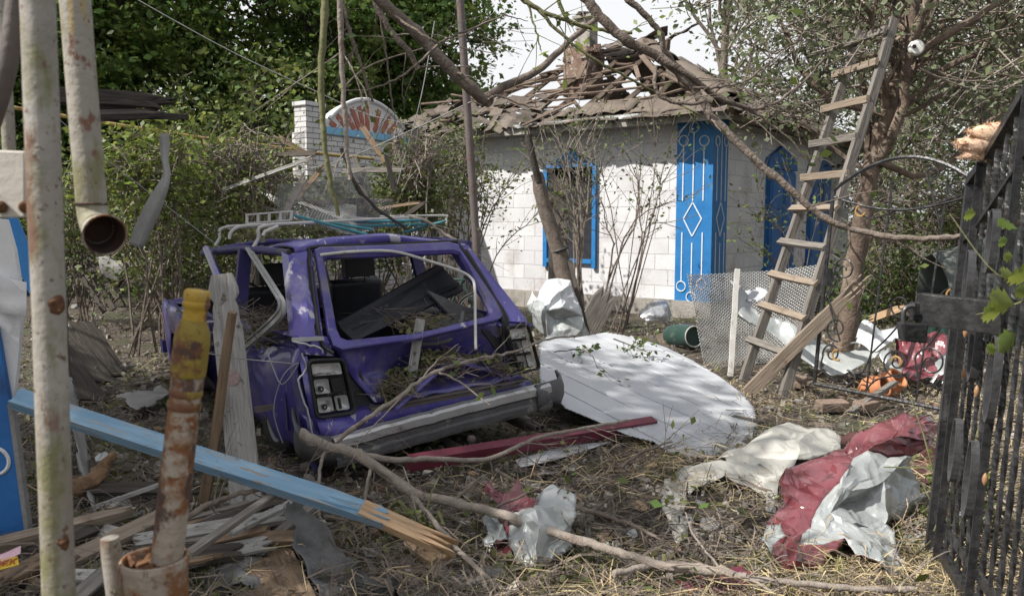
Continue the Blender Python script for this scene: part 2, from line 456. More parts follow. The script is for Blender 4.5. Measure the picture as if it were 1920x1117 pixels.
sheet_new = mat('bright_white_sheet', crumple=.5, cols=[(.50, .52, .54), (.60, .61, .63)], scale=3, rough=.4, bump=.08, bscale=8, spots=[((.36, .35, .33), 6, .60, .1)])
sheet_grey = mat('pale_grey_sheet', crumple=.55, cols= [(.27, .295, .295), (.37, .39, .39), (.43, .45, .445)], scale=2.6, rough=.36, metal=.25, bump=.08, bscale=8, spots=[((.32, .31, .26), 5, .60, .14), ((.22, .21, .19), 18, .68, .04)])
sheet_cream = mat('cream_sheet', crumple=.45, cols= [(.40, .39, .355), (.50, .485, .445)], scale=3, rough=.45, bump=.08, bscale=8, spots=[((.34, .33, .29), 5, .60, .14)])
sheet_red = mat('maroon_sheet', crumple=.6, cols= [(.12, .030, .038), (.165, .045, .055), (.20, .07, .078)], scale=3, rough=.24, coat=.5, bump=.06, bscale=10, spots=[((.30, .14, .15), 5, .58, .14), ((.08, .015, .02), 8, .6, .08)])
maroon = mat('maroon_paint', [(.115, .022, .038), (.16, .034, .055)], 5, .45, bump=.12, spots=[((.2, .11, .11), 9, .62, .08)])
galv_dark = mat('dull_mesh', [(.15, .15, .148), (.23, .23, .225)], 7, .55, metal=.3, bump=0)
galv = mat('galvanised_mesh', [(.34, .34, .335), (.46, .46, .45)], 7, .5, metal=.3, bump=0, spots=[((.2, .15, .11), 6, .6, .1)])
porcelain = mat('white_porcelain', [(.70, .70, .68), (.78, .78, .76)], 5, .25, bump=0, spots=[((.5, .48, .44), 9, .66, .1)])
black_hole = mat('black_plastic', [(.01, .01, .01), (.016, .016, .016)], 5, .5, bump=0)
wool = mat('orange_insulation', [(.56, .36, .24), (.68, .47, .33), (.74, .56, .42)], 9, .95, bump=0, island=.12)
clay = mat('orange_clay', [(.42, .16, .075), (.52, .23, .11)], 7, .7, bump=.25, spots=[((.3, .2, .14), 6, .6, .1)])
green_plastic = mat('dark_green_plastic', [(.02, .05, .042), (.035, .07, .06)], 5, .45, spots=[((.12, .12, .1), 8, .6, .1)])
canvas = mat('grey_green_cover', [(.085, .10, .095), (.135, .15, .14)], 3, .7, bump=.3)
pole_yellow = mat('yellow_gas_pipe', [(.36, .25, .085), (.45, .33, .13)], 7, .55, spots=[((.28, .14, .06), 8, .58, .08)])
wire_m = mat('grey_wire', [(.20, .20, .20), (.30, .30, .295)], 9, .6, bump=0)
wire_dark = mat('black_cable', [(.03, .03, .03), (.05, .05, .05)], 9, .6, bump=0)
pink_paper = mat('pink_wrapper', [(.62, .36, .42), (.70, .50, .55)], 6, .4, bump=.1)
yellow_paper = mat('yellow_wrapper', [(.50, .32, .03), (.56, .40, .05)], 6, .4, bump=.1)
red_ink = mat('red_ink', [(.30, .05, .02), (.36, .07, .03)], 9, .5, bump=0)
rubble_m = mat('rubble', [(.12, .105, .09), (.24, .22, .195), (.36, .34, .32)], 4, .9, island=.55, bump=.4)
red_paint = mat('faded_red_paint', [(.32, .10, .07), (.40, .16, .115)], 8, .7, spots=[((.55, .48, .45), 12, .60, .06)])
glassy = mat('foil', crumple=.7, cols= [(.30, .31, .33), (.5, .51, .53)], scale=8, rough=.3, metal=.5, bump=.5, bscale=20)

def blocks(name, c1, c2, mortar, bw, bh, ms=.006, dirt=((.36, .33, .31), 2.0, .56, .2)):
    m = mat(name, [c1, c2], 2.2, .75, bump=0, spots=[dirt, ((.30, .26, .23), 22, .67, .05)])
    t = m.node_tree; N = t.nodes; L = t.links; b = N['Principled BSDF']
    tc = N.new('ShaderNodeTexCoord'); sp = N.new('ShaderNodeSeparateXYZ'); cb = N.new('ShaderNodeCombineXYZ'); ad = N.new('ShaderNodeMath')
    L.new(tc.outputs['Object'], sp.inputs[0]); L.new(sp.outputs[0], ad.inputs[0]); L.new(sp.outputs[1], ad.inputs[1])
    L.new(ad.outputs[0], cb.inputs[0]); L.new(sp.outputs[2], cb.inputs[1])
    br = N.new('ShaderNodeTexBrick'); br.inputs['Scale'].default_value = 1
    br.inputs['Brick Width'].default_value = bw; br.inputs['Row Height'].default_value = bh; br.inputs['Mortar Size'].default_value = ms; br.inputs['Mortar Smooth'].default_value = .35
    br.inputs['Color1'].default_value = (1, 1, 1, 1); br.inputs['Color2'].default_value = (.86, .86, .87, 1); br.inputs['Mortar'].default_value = (*mortar, 1)
    nz = N.new('ShaderNodeTexNoise'); nz.inputs['Scale'].default_value = 5; mv = N.new('ShaderNodeMix'); mv.data_type = 'VECTOR'; mv.inputs[0].default_value = .018
    L.new(cb.outputs[0], mv.inputs[4]); L.new(tc.outputs['Object'], nz.inputs['Vector']); L.new(nz.outputs['Color'], mv.inputs[5])
    L.new(mv.outputs[1], br.inputs['Vector'])
    mu = N.new('ShaderNodeMix'); mu.data_type = 'RGBA'; mu.blend_type = 'MULTIPLY'; mu.inputs[0].default_value = 1
    src = b.inputs['Base Color'].links[0].from_socket
    L.new(src, mu.inputs[6]); L.new(br.outputs['Color'], mu.inputs[7]); L.new(mu.outputs[2], b.inputs['Base Color'])
    z = N.new('ShaderNodeTexNoise'); z.inputs['Scale'].default_value = 45; z.inputs['Detail'].default_value = 6
    L.new(tc.outputs['Object'], z.inputs['Vector'])
    mh = N.new('ShaderNodeMath'); mh.operation = 'MULTIPLY_ADD'; mh.inputs[1].default_value = -2.2
    L.new(br.outputs['Fac'], mh.inputs[0]); L.new(z.outputs['Fac'], mh.inputs[2])
    bp = N.new('ShaderNodeBump'); bp.inputs['Strength'].default_value = .5; bp.inputs['Distance'].default_value = .012
    L.new(mh.outputs[0], bp.inputs['Height']); L.new(bp.outputs['Normal'], b.inputs['Normal'])
    return m
white_block = blocks('white_painted_blocks', (.60, .595, .61), (.70, .70, .72), (.62, .59, .58), .46, .245, dirt=((.46, .43, .42), 2.0, .53, .2))
white_brick = blocks('white_painted_brick', (.55, .545, .55), (.66, .65, .65), (.30, .28, .27), .27, .085, .008)
# ------------------------------------------------------------------ ground
def gz(x, y):
    f = 1.0 if (abs(x) < 14 and -3 < y < 24) else 0.0
    return f * (noise.noise(Vector((x * .55, y * .55, 0))) * .06 + noise.noise(Vector((x * 1.9, y * 1.9, 4))) * .035 + noise.noise(Vector((x * 6, y * 6, 9))) * .018)
def build_ground():
    xs = [-500, -180, -70, -35, -20] + [-14 + .16 * i for i in range(176)] + [14.2, 20, 35, 70, 180, 500]
    ys = [-60, -20, -8] + [-3 + .16 * i for i in range(169)] + [24.2, 32, 45, 80, 180, 600]
    rows = [[Vector((x, y, gz(x, y))) for x in xs] for y in ys]
    o = MB().grid(rows).build('ground', soil, frame=Matrix.Identity(4))
    tag(o, 'dark trodden yard soil strewn with litter', 'ground', kind='structure')
build_ground()

# ------------------------------------------------------------------ house
HC = Vector((3.02, 12.6, 0))
HM = Matrix(((.6, -.8, 0, HC.x), (.8, .6, 0, HC.y), (0, 0, 1, 0), (0, 0, 0, 1)))
def hl(x, y, z): return HM @ Vector((x, y, z))
def house():
    rng = random.Random(5)
    t = thing('house', 'white block cottage with blue painted corner and torn open roof', 'house', M=HM)
    def B(*a): return MB().box(*a)
    m = MB()
    def wb(x0, x1, y0, y1, z0, z1): m.box(((x0 + x1) / 2, (y0 + y1) / 2, (z0 + z1) / 2), (x1 - x0, y1 - y0, z1 - z0))
    L = 6.3; WR = 7.6; T = 3.20
    wb(0, .3, 0, 2.05, .28, T); wb(0, .3, 3.0, L, .28, T); wb(0, .3, 2.05, 3.0, .28, .85); wb(0, .3, 2.05, 3.0, 2.45, T)
    m.build('wall', white_block, t, local=True)
    m = MB(); wb(.3, WR, 0, .3, .28, T); wb(WR - .3, WR, .3, L, .28, T); wb(.3, WR - .3, L - .3, L, .28, T)
    o = m.build('wall', white_block, t, local=True)
    m = MB(); wb(-.05, WR + .03, -.05, L, -.3, .277)
    m.build('plinth', concrete, t, local=True)
    m = MB(); wb(.31, WR - .31, .31, L - .31, 3.0, 3.06); m.build('ceiling', wood_dark, t, local=True)
    # pilaster at the corner
    m = MB(); wb(-.035, -.001, -.035, .56, .06, 3.15)
    wb(-.001, .54, -.035, -.001, .06, 3.15)
    pil = m.build('pilaster', blue_paint, t, local=True, )
    pil['label'] = 'bright blue corner pilaster with thin white lines, rings and diamonds'
    def orn(face):
        q = MB()
        def pt(a, z): return Vector((-.041, a, z)) if face == 0 else Vector((a, -.041, z))
        n = Vector((-1, 0, 0)) if face == 0 else Vector((0, -1, 0))
        wdt = .56 if face == 0 else .54
        cs = [wdt * .2, wdt * .5, wdt * .8]
        tops = [2.72, 2.93, 2.74]
        for c, tp in zip(cs, tops):
            q.bar(pt(c, tp - .075), pt(c, 1.82), .018, .008, n)
            q.torus(pt(c, tp), n, .076, .010, 24, 5)
        c = wdt * .5
        dm = [(c, 1.80), (c + .15, 1.55), (c, 1.28), (c - .15, 1.55)]
        for i in range(4):
            q.bar(pt(*dm[i]), pt(*dm[(i + 1) % 4]), .018, .008, n)
        for c, tp, bt in zip(cs, (1.34, 1.18, 1.34), (.55, .34, .50)):
            q.bar(pt(c, tp), pt(c, bt + .075), .018, .008, n)
            q.torus(pt(c, bt), n, .076, .010, 24, 5)
        q.build('ornament', pattern_white, pil, local=True)
    orn(0); orn(1)
    # window in the near wall, half hidden by shrubs
    f = MB()
    for (y0, y1, z0, z1) in ((2.0, 2.07, .72, 2.42), (2.98, 3.06, .72, 2.42), (2.07, 2.98, .80, .87), (2.07, 2.98, 2.41, 2.46)):
        f.box((-.02, (y0 + y1) / 2, (z0 + z1) / 2), (.09, y1 - y0, z1 - z0))
    f.prism([(-.03, 2.2, 2.502), (-.03, 2.85, 2.502), (-.03, 2.52, 2.72)], .05)
    wn = f.build('window', blue_paint, t, local=True)
    MB().box((.16, 2.52, 1.65), (.02, .98, 1.62)).build('pane', dark_trim, wn, local=True)
    # two windows with closed shutters in the far wall
    for x0, x1 in ((2.3, 3.65), (4.6, 5.9)):
        f = MB(); xc = (x0 + x1) / 2
        f.box((xc, -.03, 1.55), (x1 - x0, .06, 1.72))
        f.prism([(x0 - .1, -.04, 2.43), (x1 + .1, -.04, 2.43), (x1 + .02, -.04, 2.6), (xc, -.04, 2.85), (x0 - .02, -.04, 2.6)], .08)
        f.box((xc, -.05, .66), (x1 - x0 + .16, .10, .055))
        wn = f.build('window', blue_dark, t, local=True)
        for sx in (-1, 1):
            s = MB(); c = xc + sx * (x1 - x0) / 4
            s.box((c, -.075, 1.55), ((x1 - x0) / 2 - .03, .028, 1.64))
            for zc, hh in ((2.0, .55), (1.15, .7)): s.box((c, -.093, zc), ((x1 - x0) / 2 - .18, .012, hh))
            s.build('shutter', blue_dark, wn, local=True)
    # ---- torn roof
    E0, EZ, RX, RZ = -.45, 3.10, 3.0, 4.96
    def PL(y, s): # near slope: s up the slope, hip-limited along y
        return Vector((E0 + (RX - E0) * s, y, EZ + (RZ - EZ) * s))
    def PR(x, s):
        return Vector((x, E0 + (2.9 - E0) * s, EZ + (RZ - EZ) * s))
    m = MB()
    def slate(c, u, v, sz, th=.008):
        M = Matrix((u, v, u.cross(v))).transposed()
        w2, h2 = sz
        poly = [Vector((-w2, -h2, 0)), Vector((w2, -h2 * rng.uniform(.6, 1.1), 0)), Vector((w2 * rng.uniform(.5, 1.1), h2, 0)), Vector((-w2 * rng.uniform(.6, 1.1), h2 * rng.uniform(.6, 1), 0))]
        m.prism([c + M @ p for p in poly], th)
    uL, vL = Vector((0, 1, 0)), (PL(0, 1) - PL(0, 0)).normalized()
    uR, vR = Vector((1, 0, 0)), (PR(0, 1) - PR(0, 0)).normalized()
    def jit(u, v, a, b):
        n = u.cross(v)
        rot = Matrix.Rotation(rng.gauss(0, a), 3, n) @ Matrix.Rotation(rng.gauss(0, b), 3, u) @ Matrix.Rotation(rng.gauss(0, b), 3, v)
        return rot @ u, rot @ v
    for row in range(16):
        s = row * .062
        for k in range(40):
            y = -.5 + k * .185 + (row % 2) * .09
            lo, hi = E0 + s * 3.4 - .02, 6.9 - s * 3.2
            if y < lo or y > hi: continue
            dens = 0
            if s < .30 and y > 3.3: dens = 1.0
            if s < .13: dens = max(dens, .85)
            if s < .42 and y > 4.6: dens = 1.0
            if .86 < s and y < 3.4: dens = .9
            if rng.random() > dens: continue
            ru = s < .45 and y > 3.1
            u, v = jit(uL, vL, .35 if ru else .06, .28 if ru else .05)
            slate(PL(y, s) + Vector((0, 0, rng.uniform(.02, .17 if ru else .05))), u, v, (rng.uniform(.09, .2), rng.uniform(.10, .17)))
    m0 = m; m = MB()
    for row in range(16):
        s = row * .062
        for k in range(46):
            x = -.5 + k * .185 + (row % 2) * .09
            if x < E0 + s * 3.4 or x > 8.0 - s * 3.2: continue
            if rng.random() > (.95 if s < .45 or x > 4.5 else .45): continue
            u, v = jit(uR, vR, .1, .07)
            slate(PR(x, s) + Vector((0, 0, rng.uniform(.02, .07))), u, v, (rng.uniform(.1, .16), rng.uniform(.12, .17)))
    m1 = m0; m2 = m; m = MB()
    # far slope seen from below through the gap
    for row in range(16):
        s = .04 + row * .06
        for k in range(44):
            y = -.5 + k * .18
            if y < E0 + s * 3.4 or y > 6.9 - s * 3.2 or noise.noise(Vector((y * .9, s * 4, 2))) > .34: continue
            u, v = jit(uL, Vector((-vL.x, 0, vL.z)), .08, .08)
            slate(Vector((7.4 - (RX - E0 + .6) * s, y, EZ + (RZ - EZ) * s)), u, v, (rng.uniform(.1, .16), rng.uniform(.14, .2)))
    roof = m1.build('roof', slate_mat, t, local=True)
    m2.build('roof_slope', slate_mat, roof, local=True); m.build('roof_slope', slate_mat, roof, local=True)
    # eave boards and soffit
    q = MB()
    q.bar((E0 + .02, -.45, EZ - .06), (E0 + .02, 6.8, EZ - .06), .03, .14)
    q.bar((-.22, -.43, EZ - .02), (-.22, 6.8, EZ - .02), .42, .025)
    q.build('eave_board', concrete, roof, local=True)
    q = MB()
    q.bar((-.4, E0 + .02, EZ - .06), (8, E0 + .02, EZ - .06), .03, .14)
    q.bar((.02, -.22, EZ - .022), (8, -.22, EZ - .022), .42, .025)
    q.build('eave_board', roof_wood, roof, local=True)
    # wide fibre sheets left on the edge near the corner
    for (y0, y1, s0, s1, dz) in ((-.3, 1.3, .0, .14, .06), (1.2, 2.3, .0, .12, .10), (2.4, 3.5, .01, .11, .07)):
        rows = []
        for i in range(9):
            yy = y0 + (y1 - y0) * i / 8
            rows.append([PL(yy, s0 + (s1 - s0) * j / 6) + Vector((0, 0, dz + .03 * math.sin(i * 2.2) + .015 * math.sin(j * 2 + y0))) for j in range(7)])
        solid(MB().grid(rows).noise(.03, 2.5, y0).build('fibre_sheet', asb_warm, roof, local=True), .014)
    q = MB(); q.bar((E0 - .03, 1.0, EZ + .02), (E0 - .03, 3.4, EZ + .0), .012, .06); q.build('gutter_strip', sheet_grey, roof, local=True)
    # rafters (round poles) and battens
    hip = lambda tt: Vector((E0 + 3.45 * tt, E0 + 3.35 * tt, EZ + 1.86 * tt))
    for k in range(11):
        y = -.1 + k * .62
        s1 = min(1.0, max(.1, min((y - E0) / 3.35, (6.9 - y) / 3.3)))
        a = PL(y, .0) + Vector((0, 0, -.04)); b = PL(y + rng.uniform(-.12, .12), s1 * rng.uniform(.86, 1.0)) + Vector((0, 0, rng.uniform(-.12, .02)))
        MB().tube(smooth([a, a.lerp(b, .5) + Vector((0, rng.uniform(-.04, .04), -.03)), b], 4), [.06, .045], 4).build('rafter', roof_wood, roof, local=True)
    for k in range(9):
        x = .3 + k * .75
        s1 = min(1.0, max(.1, min((x - E0) / 3.45, (8 - x) / 3.3)))
        MB().tube([PR(x, 0) + Vector((0, 0, -.03)), PR(x, s1 * .97)], [.06, .05], 4).build('rafter', roof_wood, roof, local=True)
    MB().tube([hip(0) + Vector((0, 0, -.02)), hip(.5), hip(1)], .06, 7).build('hip_rafter', roof_wood, roof, local=True)
    MB().tube([Vector((E0, 6.8, EZ)), Vector((1.3, 5.0, 4.0)), Vector((3, 3.3, 5.0))], .06, 7).build('hip_rafter', roof_wood, roof, local=True)
    MB().tube([Vector((2.9, 2.6, 5.02)), Vector((4.6, 3.0, 5.0))], .06, 7).build('ridge_beam', roof_wood, roof, local=True)
    for k in range(15):
        s = .10 + k * .058 + rng.uniform(-.012, .012)
        ylo, yhi = E0 + s * 3.4, 6.8 - s * 3.3
        cuts = sorted([ylo, yhi] + [rng.uniform(ylo, yhi) for _ in range(1 + k % 2)])
        for a, b in zip(cuts[:-1], cuts[1:]):
            if b - a < .5: continue
            if rng.random() < .16: continue
            sag = rng.uniform(-.09, .04); tw_ = rng.gauss(0, .035)
            pa = PL(a + rng.uniform(0, .15), s + rng.uniform(-.015, .015)) + Vector((0, 0, .055))
            pb = PL(b - rng.uniform(0, .15), s + rng.uniform(-.06, .05) + tw_) + Vector((0, 0, .055 + sag))
            MB().bar(pa, pb, rng.uniform(.035, .085), .028, vL.cross(uL), seg=3, bow=sag).build('batten', roof_wood, roof, local=True)
    for k in range(16):      # loose broken laths thrown over the frame
        y = rng.uniform(.2, 5.5); s = rng.uniform(.15, .85)
        if y < E0 + s * 3.4 or y > 6.8 - s * 3.3: continue
        a = PL(y, s) + Vector((0, 0, .1)); an = rng.uniform(-1.3, 1.3); d = (uL * math.cos(an) + vL * math.sin(an)) * rng.uniform(.4, 1.3) + Vector((0, 0, rng.uniform(-.05, .25)))
        MB().bar(a, a + d, rng.uniform(.03, .10), .022, vL.cross(uL)).build('broken_lath', roof_wood, roof, local=True)
    # collapsed struts and ties inside
    for a, b, r in (((.6, 1.2, 3.3), (2.5, 2.0, 4.75), .05), ((1.6, 3.4, 3.2), (2.6, 2.3, 4.9), .055), ((.9, 4.4, 3.2), (1.9, 3.3, 4.45), .045), ((2.0, .9, 3.3), (2.3, 2.4, 4.9), .05), ((1.0, 2.7, 3.2), (1.9, 4.1, 4.3), .04), ((2.2, 2.0, 3.4), (1.9, 1.7, 4.75), .06)):
        MB().tube(smooth([a, (Vector(a) + Vector(b)) / 2 + Vector((.04, .03, 0)), b], 3), [r, r * .75], 7).build('strut', roof_wood, roof, local=True)
    # curved hip caps near the corner
    for tt, ln in ((.02, .17), (.17, .17), (.31, .16), (.62, .14), (.78, .14)):
        a, b = hip(tt), hip(tt + ln)
        ax = (b - a).normalized(); sd = ax.cross(Vector((0, 0, 1))).normalized(); nn = sd.cross(ax)
        rows = []
        for i in range(7):
            c = a.lerp(b, i / 6) + Vector((0, 0, .02 + .03 * rng.random()))
            rows.append([c + sd * (.23 * math.cos(math.pi * j / 8)) + nn * (.17 * math.sin(math.pi * j / 8)) for j in range(9)])
        solid(MB().grid(rows).noise(.015, 3, tt).build('ridge_cap', asb_warm, roof, local=True), .018)
    # torn sheet lifting at the ridge
    for c, ax, bx in (((2.6, 1.9, 4.95), (.35, .75, -.12), (-.55, .1, -.22)), ((3.1, 2.6, 5.12), (.7, .35, .02), (-.25, .45, -.2)), ((2.2, 2.9, 4.86), (.2, .6, .05), (-.4, .1, -.18))):
        c, ax, bx = Vector(c), Vector(ax), Vector(bx)
        rows = [[c + ax * (i / 5 - .5) + bx * (j / 5 - .5) + Vector((0, 0, .03 * math.sin(i * 2.1 + j))) for j in range(6)] for i in range(6)]
        solid(MB().grid(rows).build('fibre_sheet', slate_mat, roof, local=True), .016)
    # chimney
    cp = HM.inverted() @ P(1094, 100, 16.4)
    cx, cy = cp.x, cp.y
    q = MB(); q.box((cx, cy, 4.35), (.62, .52, .9)); 
    for k in range(16):
        an = rng.uniform(0, 6.28)
        q.box((cx + .30 * math.cos(an), cy + .27 * math.sin(an), rng.uniform(4.5, 4.86)), (.26, .12, .075), Matrix.Rotation(rng.uniform(0, 3), 3, 'Z') @ Matrix.Rotation(rng.gauss(0, .15), 3, 'X'))
    ch = q.build('chimney', brick_red, roof, local=True)
    q = MB(); q.box((cx + .06, cy - .04, 5.08), (.30, .30, .60)); q.box((cx + .06, cy - .04, 5.41), (.42, .42, .055)); q.box((cx + .06, cy - .04, 5.21), (.335, .335, .03))
    q.build('chimney_stack', concrete, ch, local=True)
    q = MB(); q.bar((cx - .12, cy - .2, 5.47), (cx + .28, cy + .12, 5.53), .42, .025); q.build('chimney_cover', asb, ch, local=True)
slate_mat, asb_warm = slate, mat('sandy_ridge_cap', [(.10, .08, .065), (.165, .135, .108)], 4, .9, bump=.4, bscale=26, spots=[((.15, .14, .11), 6, .58, .1)])
house()

def arch_wall():
    A = P(577, 300, 13.5); A.z = 0
    ad = Vector((.54, .84, 0)).normalized(); nd = Vector((ad.y, -ad.x, 0))
    M = Matrix(((ad.x, nd.x, 0, A.x), (ad.y, nd.y, 0, A.y), (0, 0, 1, 0), (0, 0, 0, 1)))
    # local x along the wall, -y behind, +y towards the viewer's side, z up
    t = thing('painted_brick_wall', 'white brick yard wall topped by an arch with a red sunburst and blue band', 'wall', M=M)
    q = MB(); q.box((1.25, -.2, 1.475), (2.5, .3, 2.95)); q.build('wall', white_brick, t, local=True)
    q = MB(); q.box((.20, -.15, 1.72), (.40, .27, 3.44)); q.box((.20, -.15, 3.40), (.45, .31, .075)); q.build('pillar', white_brick, t, local=True)
    q = MB()
    for k in range(6): q.box((.62 + k * .36, -.13 + .004 * (k % 2), 3.01), (.345, .24, .115))
    q.build('blue_band', sky_blue, t, local=True)
    q = MB()
    a0, a1, z0, hh = .48, 2.5, 3.075, .50
    top = [(a1 + (a0 - a1) * i / 18, -.16, z0 + hh * math.sin(math.pi * i / 18) ** .75 + .02) for i in range(19)]
    q.prism([(a0, -.16, z0)] + [(a1, -.16, z0)] + top[1:-1], .22)
    ar = q.build('arch', white_paint, t, local=True)
    q = MB()
    outer = [Vector((a1 + .03 + (a0 - a1 - .06) * i / 24, -.03, z0 + (hh + .05) * math.sin(math.pi * i / 24) ** .7)) for i in range(1, 24)]
    q.tube(outer, .036, 8)
    q.build('arch_rim', white_paint, ar, local=True)
    q = MB(); c = Vector((1.5, -.042, z0 - .42))
    for k, an in enumerate((152, 141, 130, 118, 106, 93, 71, 52, 40)):
        d = Vector((math.cos(R(an)), 0, math.sin(R(an))))
        r1 = .50; 
        # ray ends under the rim
        for st in range(60):
            p_ = c + d * (.44 + st * .012)
            i_ = (a1 - p_.x) / (a1 - a0)
            if i_ <= 0 or i_ >= 1 or p_.z > z0 + (hh - .05) * math.sin(math.pi * i_) ** .75: break
            r1 = .44 + st * .012
        r0 = max(.44, .43 / max(.2, math.sin(R(an))))
        if r1 - r0 > .05: q.bar(c + d * r0, c + d * r1, .095, .016, (0, 1, 0))
    q.build('sunburst', red_paint, ar, local=True)
    q = MB()
    for k in range(9):
        q.box((2.1 + .1 * math.cos(k), -.09, 3.0 - .06 * k), (.19, .12, .07), Matrix.Rotation(k * .9, 3, 'Y'))
    q.build('broken_edge', brick_red, t, local=True)
arch_wall()
# ------------------------------------------------------------------ trees, shrubs
def leaf_quads(cen, size, g, droop=.3):
    n = len(cen)
    d = g.normal(size=(n, 3)); d[:, 2] = d[:, 2] * .6 - droop
    d /= np.linalg.norm(d, axis=1)[:, None]
    s = np.cross(d, g.normal(size=(n, 3))); s /= np.linalg.norm(s, axis=1)[:, None] + 1e-9
    l = size * g.uniform(.4, 1.55, size=(n, 1)); wd = l * g.uniform(.2, .36, size=(n, 1))
    a = cen - d * l / 2; b = cen + s * wd - d * l * .05; c = cen + d * l / 2; e = cen - s * wd - d * l * .05
    return np.stack([a, b, c, e], axis=1).reshape(-1, 3)

def tree(name, label, base, trunk, tr, crown, rad, nclus, per, lsize, leafm, barkm, seed, group=None, twigs=0, gap=.0, spread=.42, limbs=18, crownname='crown'):
    """trunk: points; crown: centre; rad: ellipsoid radii."""
    rng = random.Random(seed); g = np.random.default_rng(seed)
    base = Vector(base)
    t = thing(name, label, 'tree', base, group=group)
    m = MB()
    path = smooth([Vector(p) for p in trunk], 5, .03, rng)
    m.tube(path, [tr, tr * .45], 10)
    crown = Vector(crown); cl = []
    tries = 0
    while len(cl) < nclus and tries < nclus * 30:
        tries += 1
        v = g.normal(size=3); v /= np.linalg.norm(v)
        v = v * (g.uniform(0, 1) ** .42)
        p = crown + Vector((v[0] * rad[0], v[1] * rad[1], v[2] * rad[2]))
        if noise.noise(p * .55 + Vector((seed, 0, 0))) < gap - .15: continue
        if p.z < .5: continue
        cl.append(p)
    ntw = len(path)
    for k in range(limbs):
        c = cl[(k * 7) % len(cl)]
        i0 = rng.randint(int(ntw * .3), ntw - 1)
        a = path[i0]
        mid = a.lerp(c, .5) + Vector((rng.uniform(-.3, .3), rng.uniform(-.3, .3), rng.uniform(-.1, .4)))
        r0 = tr * .45 * rng.uniform(.5, 1)
        pth = smooth([a, mid, c], 5, .06, rng)
        m.tube(pth, [r0, r0 * .2], 6)
        for j in range(4):
            b0 = pth[rng.randint(2, len(pth) - 2)]
            c2 = cl[rng.randint(0, len(cl) - 1)]
            dd = (c2 - b0); 
            if dd.length > rad[0] * .8: dd = dd.normalized() * rad[0] * .6
            m.tube(smooth([b0, b0 + dd * .5 + Vector((rng.uniform(-.2, .2), rng.uniform(-.2, .2), .15)), b0 + dd], 3, .04, rng), [r0 * .4, r0 * .1], 5)
    for k in range(twigs):
        c = Vector(cl[rng.randint(0, len(cl) - 1)])
        dd = Vector((rng.gauss(0, 1), rng.gauss(0, 1), rng.gauss(.1, .8))).normalized() * rng.uniform(.35, 1.0)
        m.tube(smooth([c - dd * .5, c + Vector((rng.uniform(-.1, .1), rng.uniform(-.1, .1), rng.uniform(-.1, .1))), c + dd * .5], 2), [rng.uniform(.006, .012), .004], 4, caps=False, mi=1)
    m.build('trunk', [barkm, bark_fresh if leafm is leaf_grey else bark], t)
    C = np.array([tuple(c) for c in cl])
    L = np.repeat(C, per, axis=0)
    sp = np.repeat(g.uniform(.6, 1.25, size=(len(C), 1)), per, axis=0)
    off = g.normal(size=L.shape) * spread * sp; off[:, 2] *= .55
    if per: npmesh(crownname, leaf_quads(L + off, lsize * .8, g), 4, leafm, t)
    return t

def back_tree(name, label, px, Y, top, r, seed, leafm=leaf_dark, zc=None, n=215, per=150, ls=.2, barkm=bark_dark, twigs=90, gap=0.03, group='dense green trees behind the yard', rz=None, spread=.42):
    b = P(px, 400, Y); b.z = -.1
    zc = zc or top * .58
    rz = rz or (top - zc)
    tr = [b, b + Vector((.1, .1, top * .3)), b + Vector((-.2, .2, top * .55)), b + Vector((.1, 0, top * .85))]
    return tree(name, label, b, tr, .2, (b.x, b.y, zc), (r, r, rz), n, per, ls, leafm, barkm, seed, group, twigs, gap, spread)
back_tree('leafy_tree', 'tall dense dark green tree behind the cream drain pipe', 210, 19, 10.5, 3.0, 1, zc=5.6, ls=.19)
back_tree('leafy_tree', 'broad dark green tree above the broken roof beam', 400, 22, 11.5, 3.4, 2, zc=6.0)
back_tree('leafy_tree', 'full green tree directly behind the sunburst arch wall', 600, 21, 11, 3.1, 3, zc=5.8, leafm=leaf_dark)
back_tree('leafy_tree', 'loose green tree whose side reaches open sky left of the chimney', 765, 23, 10.5, 2.5, 4, zc=5.6, gap=.03, n=200, leafm=leaf_dark)
back_tree('leafy_tree', 'dark green tree at the picture edge behind the thick post', 20, 17, 9.5, 2.6, 5, zc=4.6)
back_tree('leafy_tree', 'low bushy tree filling the gap below the broken beam', 480, 17, 4.9, 2.1, 6, zc=2.5, leafm=leaf_mid, n=150, per=70, ls=.15, group=None)
# tree over the yard on the sunny side, whose boughs hang into the top of the view
def shade_tree(x, y, zc, r, seed, label):
    tree('yard_tree', label, (x, y, 0), [(x, y, -.1), (x + .1, y, 2.2), (x - .1, y + .1, 4), (x + .2, y, zc + 1.5)], .24, (x, y, zc), (r, r, r * .62), 190, 120, .2, leaf_dark, bark, seed, None, 40, -.05, .5)
shade_tree(-7.4, 3.5, 6.0, 3.0, 41, 'dark yard tree standing just outside the picture beside the wreck')

# right hand trees: thin grey foliage and many bare twigs
def right_tree(px, Y, top, r, seed, label, zc, n=150, per=58, ls=.13, tw=300, bm=bark, pl=None, gap=.02, leafm=leaf_grey, spread=.42, base=None, trk=.13):
    b = P(px, 400, Y); b.z = -.1
    tr = pl or [b, b + Vector((.15, 0, top * .3)), b + Vector((.35, .1, top * .6)), b + Vector((.3, 0, top * .9))]
    c = Vector((b.x + .2, b.y, zc))
    return tree('twiggy_tree', label, b, tr, trk, c, (r, r, top - zc), n, per, ls, leafm, bm, seed, 'thin twiggy trees beside the cottage', tw, gap, spread)
right_tree(1520, 21, 10, 2.6, 11, 'sparse grey green tree whose crown shows above the cottage hip', 7.0, n=190)
right_tree(1700, 18, 9, 2.9, 12, 'bare twiggy tree right behind the ladder top', 4.6, n=150)
right_tree(1840, 15, 8, 2.6, 13, 'tangled twiggy tree behind the arched gate', 3.7, n=150)
